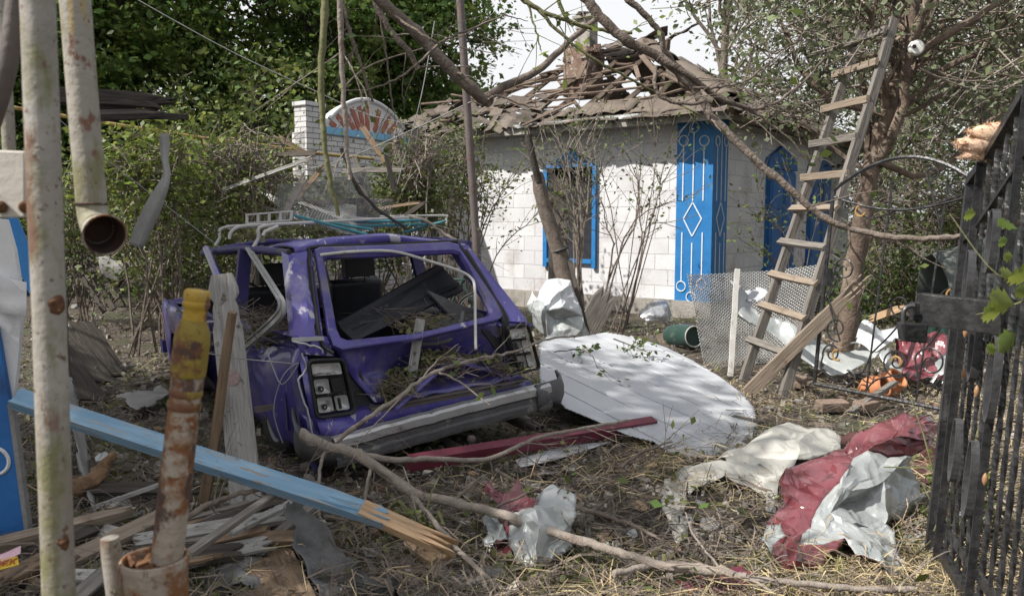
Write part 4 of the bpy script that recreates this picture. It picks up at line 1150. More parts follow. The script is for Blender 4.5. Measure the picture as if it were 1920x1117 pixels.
    m.grid(rows, 0, True, True); m.ang = 24
    for i, f in enumerate(m.f):
        k = i % 12
        if 4 <= k <= 7: m.m[i] = 1
    bp = m.build('rear_bumper', [alu, alu_dark], t, local=True)
    for (c0, c1, c2, lab) in (((548, 790), (560, 830), (640, 850), 'near'), ((1040, 716), (1046, 732), (1002, 746), 'far')):
        m = MB()
        a, b_, c_ = cy_(*c0, .25 if lab == 'near' else .10), cy_(*c1, -.06), cy_(*c2, -.13)
        rows = []
        for p in smooth([a, b_, c_], 4): rows.append([p + Vector((0, 0, .085)), p + Vector((0, -.03, .03)), p + Vector((0, -.03, -.03)), p + Vector((0, .0, -.085))])
        m.grid(rows); solid(m.build('bumper_corner', alu_dark, bp, local=True), .02)
    m = MB(); c = cy_(884, 824, -.17); m.lathe(c + Vector((0, 0, -.09)), c + Vector((0, 0, .03)), [(0, .018), (.6, .016), (.65, .022), (.8, .03), (.95, .022), (1, .0)], 14)
    m.tube(smooth([c + Vector((0, 0, -.08)), c + Vector((0, .1, -.09)), c + Vector((-.05, .4, -.03))], 4), .022, 7)
    m.box(c + Vector((.02, .02, -.075)), (.11, .06, .014))
    m.build('tow_ball', steel_brown, t, local=True)
    m = MB(); c = cy_(1004, 800, -.05)
    for dx in (-.022, .022): m.lathe(c + Vector((dx, -.05, 0)), c + Vector((dx, .3, .03)), [(0, .015), (0, .021), (1, .021)], 12)
    m.lathe(c + Vector((0, .06, .0)), c + Vector((0, .5, .03)), [(0, .02), (0, .05), (1, .05), (1, .02)], 12)
    m.build('exhaust', steel_brown, t, local=True)
    # ---- interior
    def seat(x, y):
        m = MB(); m.box((x, y + .1, .46), (.48, .5, .16)); m.box((x, y - .22, .78), (.46, .13, .58), Matrix.Rotation(R(12), 3, 'X'))
        s = bevel(m.build('seat', dark_trim, t, local=True), .03)
        m = MB(); m.box((x, y - .36, 1.17), (.26, .09, .16)); m.bar((x - .06, y - .33, 1.03), (x - .06, y - .35, 1.12), .012, .012, (1, 0, 0)); m.bar((x + .06, y - .33, 1.03), (x + .06, y - .35, 1.12), .012, .012, (1, 0, 0))
        bevel(m.build('headrest', rubber, s, local=True), .012)
    seat(-.36, 2.1); seat(.36, 2.15)
    m = MB(); m.box((0, 1.02, .62), (1.28, .14, .5), Matrix.Rotation(R(10), 3, 'X')); m.box((0, 1.25, .42), (1.28, .5, .16)); bevel(m.build('rear_seat', dark_trim, t, local=True), .03)
    m = MB(); pl_ = [cy_(632, 612, .42), cy_(826, 500, .62), cy_(868, 545, .50), cy_(664, 642, .30)]
    m.prism(pl_, .03); m.bar(pl_[0] + Vector((0, -.02, .01)), pl_[1] + Vector((0, -.02, .01)), .04, .03, (0, 1, 0)); m.bar(cy_(660, 620, .36), cy_(860, 532, .5), .02, .02, (0, 1, 0))
    m.build('fallen_trim_panel', dark_trim, t, local=True)
    m = MB(); m.prism([cy_(800, 545, .45), cy_(905, 590, .35), cy_(912, 612, .30), cy_(870, 620, .3)], .02)
    m.prism([cy_(760, 640, .16), cy_(880, 600, .2), cy_(872, 590, .5), cy_(770, 600, .5)], .012)
    m.tube(smooth([cy_(780, 645, .1), cy_(840, 638, .08), cy_(862, 610, .12), cy_(868, 585, .2)], 4), .014, 6)
    m.build('load_floor', grey_rubber, t, local=True)
    m = MB(); m.box((0, 2.85, .86), (1.36, .34, .2)); bevel(m.build('dashboard', rubber, t, local=True), .03)
    m = MB(); m.torus((-.36, 2.62, .92), (0, -.8, .6), .18, .014, 20, 6); m.tube([(-.36, 2.62, .92), (-.36, 2.8, .8)], .02, 6); m.bar((-.53, 2.62, .92), (-.19, 2.62, .92), .03, .015); m.build('steering_wheel', rubber, t, local=True)
    # ---- front door, ajar, its window gone
    h0 = Vector((-.83, 2.84, 0)); dd = Vector((-.12, -1, 0)).normalized()
    m = MB(); rows = []
    for z, off in ((.24, .03), (.30, 0), (.5, -.012), (.74, 0), (.86, .03)):
        rows.append([h0 + dd * (.02 + .92 * i / 10) + Vector((0, 0, z)) + Vector((-off, 0, 0)) + dent((i * .2, z, 1), 6, .02, 4) for i in range(11)])
    m.grid(rows); dr = solid(m.build('front_door', [car_in, dark_trim], t, local=True), .04, 0, True)
    m = MB(); m.bar(h0 + dd * .65 + Vector((-.05, 0, .70)), h0 + dd * .82 + Vector((-.05, 0, .70)), .03, .03); m.build('handle', rubber, dr, local=True)
    # ---- roof rack
    rz = 1.50
    m = MB()
    def feet(y, x0, x1):
        for sx, x in ((-1, x0), (1, x1)):
            m.tube(smooth([(x + sx * .05, y, 1.40), (x + sx * .01, y, 1.46), (x, y, 1.53), (x - sx * .1, y, 1.55)], 3), .013, 6)
        m.tube([(x0 + .05, y, 1.55), (x1 - .05, y, 1.56)], .012, 6)
    feet(1.15, -.63, .6); feet(2.2, -.62, .6)
    rk = m.build('roof_rack', white_tube, t, local=True)
    def rt_(px, py, y): return cy_(px, py, y)
    for a, b in (((552, 404), (690, 440)), ((664, 424), (812, 420)), ((664, 416), (790, 413)), ((756, 436), (836, 414)), ((600, 414), (700, 431))):
        MB().tube([rt_(*a, 1.2), rt_(*b, 1.0)], .011, 7).build('teal_tube', teal, rk, local=True)
    m = MB()
    m.tube(smooth([rt_(712, 406, 1.4), rt_(829, 404, 1.25), rt_(836, 410, 1.24), rt_(836, 428, 1.2)], 3), .010, 6)
    m.build('bent_tube', white_tube, rk, local=True); m = MB()
    m.tube([rt_(660, 408, 1.5), rt_(760, 412, 1.3)], .008, 6)
    m.build('bent_tube', white_tube, rk, local=True); m = MB()
    m.tube(smooth([rt_(430, 448, 1.7), rt_(434, 434, 1.7), rt_(455, 424, 1.7), rt_(520, 421, 1.5)], 4), .013, 7)
    m.build('bent_tube', white_tube, rk, local=True); m = MB()
    m.tube([rt_(493, 442, 1.1), rt_(497, 434, 1.1), rt_(521, 424, 1.12)], .012, 7)
    m.build('bent_tube', white_tube, rk, local=True)
    m = MB()
    c = [rt_(463, 401, 1.55), rt_(548, 394, 1.3), rt_(546, 414, 1.3), rt_(463, 420, 1.55)]
    def sp(u, v): return c[0].lerp(c[1], u).lerp(c[3].lerp(c[2], u), v)
    m.bar(sp(0, .08), sp(1, .08), .02, .012, (0, 0, 1)); m.bar(sp(0, .92), sp(1, .92), .02, .012, (0, 0, 1))
    for u in (0, .25, .5, .75, .99): m.bar(sp(u, .05), sp(u, .95), .018, .016, (1, 0, 0))
    m.build('slotted_rail', white_tube, rk, local=True)
    # debris caught on the rear shelf and side opening (loose heap)
    g = np.random.default_rng(3)
    def heap(name, label, spots, n, ls, mt):
        C = []
        for (px, py, y, sx, sz) in spots:
            c_ = CM @ cy_(px, py, y)
            k = n // len(spots)
            C.append(np.array(tuple(c_)) + g.normal(size=(k, 3)) * np.array([sx, sx, sz]))
        o = npmesh(name, leaf_quads(np.concatenate(C), ls, g, .0), 4, mt)
        return tag(o, label, 'leaf litter', kind='stuff')
    heap('leaf_litter', 'broken leafy twigs heaped in the crushed tailgate', [(740, 720, .03, .05, .03), (760, 700, .06, .06, .025), (820, 670, .07, .07, .02), (900, 672, .06, .07, .02), (950, 690, .03, .05, .018), (735, 735, .0, .04, .03), (500, 630, .7, .1, .03), (790, 610, .25, .1, .03), (470, 440, 1.9, .12, .02), (560, 432, 1.5, .12, .02), (800, 425, 1.2, .1, .015)], 2000, .04, leaf_fall)
    a, b = CM @ cy_(772, 706, .02), CM @ cy_(789, 598, .05); slat_ends.extend([a, b])
    V = []
    for (px, py, y, s_, k) in ((745, 725, .0, .07, 150), (830, 675, .06, .1, 200), (930, 685, .03, .08, 160), (480, 600, .9, .14, 200), (520, 615, .5, .12, 220), (460, 640, 1.2, .12, 120), (780, 600, .3, .14, 130), (700, 810, -.05, .08, 60)):
        c_ = CM @ cy_(px, py, y)
        for q in range(k):
            p = Vector(c_) + Vector((g.normal() * s_, g.normal() * s_, g.normal() * s_ * .35))
            d = Vector((g.normal(), g.normal(), g.normal() * .5)).normalized() * g.uniform(.04, .13); w_ = d.orthogonal().normalized() * g.uniform(.0015, .004)
            V += [p - d - w_, p - d + w_, p + d + w_ * .4, p + d - w_ * .4]
    tag(npmesh('twig_litter', [tuple(v) for v in V], 4, [twig_m]), 'thin broken twigs caught in the open sides of the wreck', 'twig litter', kind='stuff')
car()
# ------------------------------------------------------------------ posts, pipes, gates, ladder
def to_ground(a, b, z=-.05):
    a, b = Vector(a), Vector(b); d = (b - a)
    return a + d * ((z - a.z) / d.z)
def posts():
    a, b = P(71, 0, 1.6), P(111, 1117, 1.6)
    t = thing('pipe_post', 'thick upright cream post with flaking paint and rusty bolt stumps', 'post', to_ground(a, b, 0))
    top = a + (a - b) * .35
    m = MB(); pts = [top.lerp(to_ground(a, b), i / 12) for i in range(13)]
    m.tube(pts, .0305, 24); m.noise(.0012, 9); m.build('pipe', post_paint, t)
    for (px, py) in ((96, 572), (107, 1020), (80, 655)):
        m = MB(); c = P(px, py, 1.572); r_ = .016 if py != 655 else .010
        m.lathe(c + Vector((0, .012, 0)), c + Vector((0, .002, 0)), [(0, r_ * 1.3), (.5, r_ * 1.0), (.8, r_ * .7), (1, r_ * .45), (1, 0)], 16); m.noise(.005, 70, py); m.noise(.002, 200)
        m.build('rusty_bolt', rust, t)
    # drain pipe
    Y = 1.9
    pth = smooth([P(130, -160, Y), P(141, 0, Y), P(158, 220, Y), P(169, 350, Y), P(173, 396, Y), P(180, 424, Y - .02), P(197, 441, Y - .07)], 6)
    t = thing('drain_pipe', 'cream drain pipe with yellow streaks ending in a rusty open elbow', 'pipe', P(172, 440, Y))
    m = MB(); m.tube(pth, [.0325] * (len(pth) - 7) + [.033, .034, .036, .038, .040, .042, .044], 24, caps=False)
    m.build('pipe', post_yellow, t)
    e = pth[-1]; d = (pth[-1] - pth[-2]).normalized()
    m = MB(); m.torus(e, d, .0455, .0024, 26, 8); m.build('rim', rust_paint, t)
    m = MB(); m.lathe(e - d * .001, e - d * .06, [(0, .0420), (.3, .039), (1, .034), (1, 0)], 24); m.build('inner_lining', mat('dark_lining', [(.02, .012, .01), (.05, .025, .018)], 20, .95, bump=.4), t)  # near-black inner tube just behind the pipe mouth
    m = MB(); m.torus(P(170, 382, Y), P(170, 382, Y) - P(169, 350, Y), .0335, .0025, 24, 8); m.build('joint_ring', rust_paint, t)
    # rusted stump post in its socket
    Y = 1.7; a, b = P(311, 1060, Y), P(371, 543, Y)
    def at(y): return (1060 - y) / 517
    t = thing('rusty_post', 'rust eaten short pipe with a yellow sleeve standing in a wide socket', 'post', P(290, 1117, Y) * Vector((1, 1, 0)) if False else Vector((P(290, 1060, Y).x, Y, 0)))
    K = Y / FPX
    m = MB(); m.lathe(a, b, [(-.05, .033), (at(1000), .0325), (at(900), .0335), (at(800), .0325), (at(770), .0315), (at(704), .0325), (at(700), .030)], 22); m.noise(.0025, 14, 2); m.build('pipe', rust_paint, t)
    m = MB(); m.lathe(a, b, [(at(702), .031), (at(700), .0355), (at(690), .037), (at(640), .0375), (at(622), .036), (at(604), .029), (at(598), .025)], 22); m.noise(.0022, 16, 3); m.build('yellow_sleeve', rust_yellow, t)
    m = MB(); m.lathe(a, b, [(at(762), .0325), (at(758), .0345), (at(750), .0345), (at(747), .0325)], 22); m.lathe(a, b, [(at(738), .032), (at(734), .034), (at(728), .034), (at(724), .032)], 22); m.build('ring', rust_yellow, t)
    m = MB(); m.lathe(a, b, [(at(604), .0245), (at(585), .024), (at(576), .0245), (at(574), .027), (at(566), .0275), (at(563), .0255), (at(560), .027), (at(548), .027), (at(544), .024), (at(543), 0)], 20); m.noise(.001, 20); m.build('neck', post_yellow, t)
    c = P(290, 1046, Y)
    m = MB(); m.lathe(Vector((c.x, c.y, -.05)), c, [(0, .062), (.5, .064), (.97, .066), (.985, .070), (1, .069), (1, .061), (.96, .060), (.9, .058)], 28); m.noise(.0015, 9); m.build('socket_pipe', rust_paint, t)
    m = MB(); m.torus(c, (0, 0, 1), .0655, .0036, 30, 8); m.build('socket_rim', rust_paint, t)
    m = MB(); rng = random.Random(2)
    for k in range(40):
        an = rng.uniform(0, 6.28); r_ = rng.uniform(.0, .054)
        m.box(c + Vector((r_ * math.cos(an), r_ * math.sin(an), -.028 + rng.uniform(-.012, .012))), (rng.uniform(.01, .035),) * 3, Matrix.Rotation(rng.uniform(0, 3), 3, (rng.random(), rng.random(), 1)))
    m.build('rust_crust', rust, t)
    # short stub pipe
    m = MB(); a = P(205, 1008, 1.75); b = P(219, 1117, 1.75); m.lathe(to_ground(a, b), a, [(0, .0225), (.97, .0215), (1, .019), (1, 0)], 20); m.noise(.001, 12)
    tag(m.build('stub_pipe', post_paint), 'thin cream stub of pipe beside the rusty socket', 'pipe')
    # beige plate and slanting tubes in the corner
    t = thing('metal_plate', 'beige metal plate with round bolts behind the thick post', 'plate', P(20, 410, 1.75))
    q = [P(-160, 276, 1.75), P(52, 284, 1.75), P(52, 408, 1.75), P(-160, 412, 1.75)]
    bevel(MB().prism(q, .02).build('plate', mat('beige_enamel', [(.42, .39, .345), (.50, .47, .42)], 5, .6, spots=[((.28, .22, .16), 8, .64, .06)]), t), .004)
    m = MB()
    for (px, py) in ((2, 388), (47, 388)): m.lathe(P(px, py, 1.745), P(px, py, 1.725), [(0, .013), (.8, .012), (1, .007), (1, 0)], 14)
    m.build('bolt', rust, t)
    m = MB(); m.tube(smooth([P(40, -90, 1.9), P(28, 20, 1.9), P(8, 150, 1.9), P(-40, 300, 1.95)], 5), .021, 14); tag(m.build('bent_pipe', steel_brown), 'dark brown bent pipe slanting behind the thick post', 'pipe')
    m = MB(); m.tube([P(0, -60, 2.3), P(10, 150, 2.3), P(18, 292, 2.3)], .017, 12); tag(m.build('thin_pipe', post_paint), 'thin cream pipe standing on the beige plate', 'pipe')
    # blue and white board leaning at the edge
    Y = 3.8
    t = thing('painted_board', 'blue and white painted board with a white ring, at the picture edge', 'panel', Vector((P(-20, 1000, Y).x, Y, 0)))
    MB().prism([P(-260, 380, Y + .03), P(14, 412, Y + .03), P(30, 470, Y + .03), P(44, 560, Y + .03), P(38, 660, Y + .03), P(26, 770, Y + .03), P(-260, 770, Y + .03)], .025, n=Vector((0, 1, 0))).build('white_board', white_paint, t)
    MB().prism([P(-260, 560, Y), P(-4, 610, Y), P(22, 760, Y), P(54, 1004, Y), P(-260, 1030, Y)], .025, n=Vector((0, 1, 0))).build('blue_board', blue_dark, t)
    MB().bar(P(22, 755, Y - .002), P(55, 1003, Y - .002), .022, .034, (0, 1, 0)).build('edge_strip', asb, t)
    MB().torus(P(-8, 864, Y - .016), (0, 1, 0), .062, .009, 28, 5).build('ring', white_paint, t)
    rows = [[P(-70 + 30 * i, 505 + 22 * j + 6 * i, Y - .04 - .02 * math.sin(i + j * 1.4)) for i in range(5)] for j in range(4)]
    solid(MB().grid(rows).build('torn_flap', white_paint, t), .004)
    # yellow gas pipe strung across
    m = MB(); m.tube(smooth([P(-40, 192, 8.6), P(30, 203, 9), P(180, 228, 9.6), P(380, 259, 10.4), P(480, 271, 11), P(600, 288, 11.8), P(700, 298, 12.6)], 5), .022, 8)
    tag(m.build('gas_pipe', pole_yellow), 'thin yellow pipe running across above the creepers', 'pipe')
    # brown pole
    a, b = P(860, -40, 8.6), P(894, 470, 8.6)
    m = MB(); m.tube([to_ground(a, b)] + [b.lerp(a, i / 5) for i in range(6)] + [a + (a - b) * .15], .041, 12)
    tag(m.build('steel_pole', steel_brown), 'tall thin brown steel pole behind the wreck', 'pole')
    # grey wooden posts by the cottage end
    for (x0, y0, x1, y1, Y, wd, lab) in ((800, 285, 806, 410, 11.9, .17, 'weathered wooden post wrapped in creeper beside the sunburst wall'), (846, 365, 850, 480, 12.6, .13, 'short grey wooden post close to the cottage end')):
        a, b = P(x0, y0, Y), P(x1, y1, Y)
        g = to_ground(a, b)
        L = (a - g).length
        M = Matrix.Translation(g) @ (a - g).to_track_quat('X', 'Z').to_matrix().to_4x4()
        o = MB().bar(g, a, wd, wd * .8, (0, 1, 0), seg=6).noise(.012, 3).build('wooden_post', wood_grey, frame=M)
        tag(o, lab, 'post')
    # cables
    def cable(label, pts, r=.006, mt=wire_m, sag=0):
        tag(MB().tube(smooth([P(*q) for q in pts], 7), r, 5).build('wire', mt), label, 'wire')
    cable('long grey wire crossing before the dark trees to the steel pole', [(240, -10, 9), (430, 95, 9.2), (600, 175, 9.4), (690, 215, 9.5), (800, 240, 9.6)], .006)
    cable('pale wire stretched from the steel pole to the sunburst wall', [(885, 190, 8.5), (780, 240, 9.5), (640, 300, 11), (520, 330, 12)], .007)
    cable('thin upright wire hanging before the sunburst arch', [(815, 40, 8), (790, 180, 8), (760, 290, 8.2), (745, 345, 8.3)], .005)
    cable('thin wire looping over the creeper heap', [(100, 215, 6), (200, 300, 6.3), (330, 400, 6.8), (420, 470, 7)], .004)
    cable('stiff wire sticking out from the picket across the wreck side', [(390, 662, 3.95), (450, 672, 4.1), (545, 681, 4.25)], .003)
    cable('curled thin wire hanging at the wreck side', [(500, 655, 4.4), (512, 690, 4.35), (530, 720, 4.3), (560, 680, 4.3), (530, 705, 4.28), (513, 770, 4.3), (530, 830, 4.35)], .003)
    cable('grey wire running in front of the cottage roof eave', [(640, 170, 7), (700, 120, 7.3), (860, 70, 7.8), (920, 30, 8)], .007, bark)
posts()

def oriented(p0, p1, up=(0, 0, 1)):
    p0, p1 = Vector(p0), Vector(p1); x = (p1 - p0).normalized(); up = Vector(up)
    if abs(x.dot(up)) > .98: up = Vector((0, 1, 0))
    y = up.cross(x).normalized(); z = x.cross(y)
    return Matrix(((x.x, y.x, z.x, p0.x), (x.y, y.y, z.y, p0.y), (x.z, y.z, z.z, p0.z), (0, 0, 0, 1)))
def plank_mesh(p0, p1, wd, th, up=(0, 0, 1), jag=(0, 0), seg=10, nw=6, warp=.006, seed=0, bow=0, w1=None, notch=None):
    """a board along p0-p1; jag: how far each end is splintered."""
    rng = random.Random(seed); M = oriented(p0, p1, up); L = (Vector(p1) - Vector(p0)).length
    w1 = w1 or wd
    e0 = [rng.uniform(0, jag[0]) for _ in range(nw + 1)]; e1 = [rng.uniform(0, jag[1]) for _ in range(nw + 1)]
    m = MB(); top, bot = [], []
    for i in range(seg + 1):
        f = i / seg; rt, rb = [], []
        for j in range(nw + 1):
            x = e0[j] + (L - e1[j] - e0[j]) * f
            ww = wd + (w1 - wd) * f
            if notch: ww *= notch(x / L)
            y = (j / nw - .5) * ww
            z = bow * math.sin(math.pi * f) + warp * noise.noise(Vector((x * 1.3, y * 2, seed)))
            k = 1 - .55 * (min(1, e1[j] / .12) if f > .9 else 0) * (jag[1] > .05) - .55 * (min(1, e0[j] / .12) if f < .1 else 0) * (jag[0] > .05)
            dx = Vector((0, warp * noise.noise(Vector((x * 1.1, seed, 5))), 0))
            rt.append(Vector((x, y, z + th / 2 * k)) + dx); rb.append(Vector((x, y, z - th / 2 * k)) + dx)
        top.append(rt); bot.append(rb)
    n = nw + 1; vs = [p for r in top for p in r] + [p for r in bot for p in r]; o = len(top) * n; fs = []
    for i in range(seg):
        for j in range(nw):
            a = i * n + j
            fs += [(a, a + n, a + n + 1, a + 1), (o + a, o + a + 1, o + a + n + 1, o + a + n)]
        a = i * n; fs.append((a, o + a, o + a + n, a + n)); a = i * n + nw; fs.append((a, a + n, o + a + n, o + a))
    for j in range(nw):
        fs.append((j, j + 1, o + j + 1, o + j)); a = seg * n + j; fs.append((a, o + a, o + a + 1, a + 1))
    m.add(vs, fs); m.xf(M)
    return m, M
def plank(name, label, cat, p0, p1, wd, th, mt, group=None, parent=None, **k):
    m, M = plank_mesh(p0, p1, wd, th, **k)
    o = m.build(name, mt, parent, frame=M)
    if not parent: tag(o, label, cat, group)
    return o

def ladder():
    lb, lt = P(1395, 712, 7.65), P(1612, 60, 8.5); rb, rt = P(1468, 748, 7.0), P(1676, 35, 7.8)
    lb = to_ground(lt, lb, .03); rb = to_ground(rt, rb, .0)
    t = thing('ladder', 'tall grey wooden ladder leaning against the peeling trunk', 'ladder', (lb + rb) / 2)
    sd = (rb - lb).normalized()
    plank('rail', None, None, lb, lt, .085, .05, wood_grey, parent=t, up=sd, seg=16, seed=1, warp=.02)
    plank('rail', None, None, rb, rt, .085, .05, wood_grey, parent=t, up=sd, seg=16, seed=2, warp=.02)
    rungs = [((1592, 84), (1660, 58)), ((1573, 140), (1644, 117)), ((1552, 205), (1627, 187)), ((1530, 270), (1606, 256)), ((1514, 333), (1590, 325)), ((1494, 391), (1570, 389)), ((1473, 452), (1548, 462)), ((1455, 513), (1532, 530)), ((1437, 571), (1510, 595)), ((1413, 636), (1492, 664))]
    off = (lt - lb).normalized().cross(sd).normalized() * -.04
    if off.y > 0: off = -off
    off.z = 0
    for i, (a, b) in enumerate(rungs):
        pa, pb = P(*a, 7.65 + .85 * (712 - a[1]) / 652), P(*b, 7.0 + .8 * (748 - b[1]) / 713)
        plank('rung', None, None, pa - sd * .05 + off, pb + sd * .05 + off, 0.066, .032, wood_plank if i % 3 else wood_grey, parent=t, up=(0, -1, .2), seg=3, seed=i + 5, warp=.008)
ladder()

def spiral(c, u, v, r, turns, start=0, n=40, inner=.15):
    return [c + u * (math.cos(start + 2 * math.pi * turns * i / n) * r * (inner + (1 - inner) * i / n)) + v * (math.sin(start + 2 * math.pi * turns * i / n) * r * (inner + (1 - inner) * i / n)) for i in range(n + 1)]
def arched_gate():
    A, B = G(1527, 719, .13), G(1772, 768, .13)
    TL, TR = P(1563, 358, A.y), P(1838, 350, B.y)
    t = thing('arched_gate', 'thin black wrought iron gate with an arched top and curling scrolls', 'gate', A)
    def g(u, v): return A.lerp(B, u).lerp(TL.lerp(TR, u), v)
    ux = (B - A).normalized(); vz = (TL - A).normalized()
    arch = [g(u, 1 + .15 * math.sin(math.pi * u) ** .85) for u in [i / 20 for i in range(21)]]
    m = MB()
    m.tube([g(0, v) for v in (0, .5, 1)], .017, 6); m.tube([g(1, v) for v in (0, .5, 1)], .017, 6); m.tube([g(0, 0), g(.5, 0), g(1, 0)], .016, 6)
    m.tube(arch, .016, 6)
    m.tube([g(u, .97 + .0 * u - .07 * math.sin(math.pi * u)) for u in [i / 14 for i in range(15)]], .010, 5)
    m.build('frame', iron, t)
    m = MB()
    for u in (.43, .80): m.tube([g(u, 0), g(u, .5), g(u, 1.05 if u < .7 else 1.02)], .008, 6)
    m.build('upright_bar', iron, t)
    def scroll(u, v, r, turns, st, tail):
        c = g(u, v); sp = spiral(c, ux, vz, r, turns, st)
        m = MB(); m.tube(sp + smooth([sp[-1]] + [g(*q) for q in tail], 4)[1:], .0075, 5); m.build('scroll', iron, t)
    scroll(.15, .60, .10, 1.4, 0, [(.05, .5), (.0, .42)]); scroll(.14, .30, .11, 1.5, 2, [(.05, .45), (.10, .55)])
    scroll(.12, .17, .09, 1.4, 1, [(.05, .08), (.2, .03)]); scroll(.62, .18, .13, 1.5, 2.5, [(.5, .08), (.43, .02)])
    scroll(.86, .20, .13, 1.4, .5, [(.8, .08), (.7, .02)]); scroll(.60, .45, .10, 1.3, 3.4, [(.55, .3), (.43, .2)])
    scroll(.93, .50, .10, 1.5, 1.2, [(.88, .35), (.8, .25)]); scroll(.12, .93, .08, 1.3, 4, [(.3, .86), (.5, .9)])
    scroll(.86, 1.0, .07, 1.4, 3, [(.7, .92), (.5, .9)]); scroll(.70, 1.06, .06, 1.3, 1, [(.75, .9), (.8, .8)])
    scroll(.28, .06, .07, 1.3, 0, [(.38, .10), (.43, .2)]); scroll(.90, .07, .07, 1.3, 2, [(.95, .15), (1, .2)])
    MB().box(g(.03, .56), (.045, .05, .15), None).build('lock_case', iron, t)
    m = MB()
    for (u, v, s) in ((.16, .17, .05), (.93, .52, .055), (.62, .18, .045), (.22, .9, .05)):
        m.tube(spiral(g(u, v) + Vector((0, -.012, 0)), ux, vz, s, .62, u * 9, 10, .8), .009, 5)
    m.build('gilt_curl', mat('worn_gilt', [(.26, .15, .05), (.36, .22, .08)], 9, .55, bump=.1), t)
arched_gate()

def barred_gate():
    F, N = Vector((1.90, 3.62, .06)), Vector((1.36, 1.55, .06))
    ln = Vector((.11, .02, 1.65))          # lean of the leaf
    d = (N - F); L = d.length; du = d.normalized(); nz = du.cross(ln.normalized()).normalized()
    t = thing('barred_gate', 'heavy black iron gate of twisted and flat bars, leaning open nearest the viewer', 'gate', F)
    def top(s): return 1.0 + .42 * math.sin(math.pi * min(1, s * 1.15) * .5) ** 1.2
    def g(s, v): return F + d * s + ln * v
    m = MB()
    m.bar(g(0, 0), g(0, top(0)), .045, .03, du); m.bar(g(.055, 0), g(.055, top(.05)), .03, .02, du)
    m.bar(g(1, 0), g(1, top(1)), .045, .03, du)
    m.bar(g(0, .03), g(1, .03), .03, .04, ln); m.bar(g(0, .10), g(1, .10), .012, .04, ln)
    tp = [g(i / 16, top(i / 16)) for i in range(17)]
    for a, b in zip(tp[:-1], tp[1:]): m.bar(a, b + (b - a) * .02, .05, .035, ln)
    tp2 = [g(i / 16, top(i / 16) - .16) for i in range(17)]
    for a, b in zip(tp2[:-1], tp2[1:]): m.bar(a, b + (b - a) * .02, .03, .015, ln)
    m.build('frame', iron, t)
    def twisted(s, v0, v1, w_=.016, tw=26):
        m = MB(); rows = []; n = 70
        for i in range(n + 1):
            v = v0 + (v1 - v0) * i / n; a = i / n * tw
            c = g(s, v); u = du * math.cos(a) + nz * math.sin(a); q = nz * math.cos(a) - du * math.sin(a)
            rows.append([c + (u * x + q * y) * w_ / 2 * 1.0 for x, y in ((-1, -1), (1, -1), (1, 1), (-1, 1))])
        m.grid(rows, 0, False, True); m.build('twisted_bar', iron, t)
    for i in range(19):
        s = .110 + i * .045
        twisted(s, .03, top(s) - .02, .017 if i % 2 else .014, 20 + 5 * (i % 3))
    for i, s in enumerate((.085, .31, .56, .80)):
        m = MB(); m.bar(g(s, .03) + nz * .02, g(s, top(s)) + nz * .02, .03, .006, du); m.build('flat_bar', iron, t)
    for (s, v, h, w_) in ((.16, .33, .13, .035), (.21, .60, .14, .035), (.27, .30, .15, .04), (.33, .55, .16, .04), (.12, .75, .12, .03), (.24, .85, .12, .035)):
        m = MB(); pts = [g(s, v) + nz * .035 + ln.normalized() * (h * math.cos(2 * math.pi * i / 24)) + du * (w_ * math.sin(2 * math.pi * i / 24)) for i in range(25)]
        for a, b in zip(pts[:-1], pts[1:]): m.bar(a, b, .005, .028, nz)
        o = m.build('oval_ornament', mat_grey_iron, t)
    for (s, v) in ((.15, .52), (.24, .5), (.3, .47), (.26, .68), (.13, .62), (.34, .33)):
        m = MB(); c = g(s, v) + nz * .03; m.lathe(c - ln.normalized() * .025, c + ln.normalized() * .025, [(0, 0), (.2, .007), (.5, .010), (.8, .007), (1, 0)], 10); m.build('copper_bead', copper, t)
    m = MB(); Y = 3.05
    c0, c1, c2, c3 = P(1726, 549, 3.25), P(1884, 566, 2.95), P(1884, 628, 2.95), P(1722, 608, 3.25)
    m.prism([c0, c1, c2, c3], .05)
    lp = bevel(m.build('lock_plate', iron, t), .004)
    m = MB(); m.prism([P(1686, 604, 3.2), P(1734, 606, 3.2), P(1732, 642, 3.2), P(1690, 638, 3.2)], .06); m.prism([P(1708, 566, 3.24), P(1728, 568, 3.24), P(1728, 602, 3.24), P(1708, 600, 3.24)], .04)
    pd = bevel(m.build('padlock', iron, lp), .006)
    MB().tube(smooth([P(1694, 606, 3.2), P(1694, 585, 3.2), P(1702, 575, 3.2), P(1714, 574, 3.2)], 4), .009, 8).build('shackle', mat_grey_iron, pd)
    m = MB()
    for (px, py) in ((1777, 762), (1774, 1060)): m.lathe(P(px, py - 25, 3.62), P(px - 2, py + 25, 3.62), [(0, 0), (0, .018), (1, .018), (1, 0)], 12)
    m.build('hinge', iron, t)
copper = mat('copper_bead', [(.26, .14, .07), (.36, .21, .11)], 9, .45, bump=.1)
mat_grey_iron = mat('worn_iron', [(.07, .07, .075), (.13, .13, .135)], 9, .35, metal=.5, bump=.2, spots=[((.05, .04, .035), 9, .58, .1)])
barred_gate()

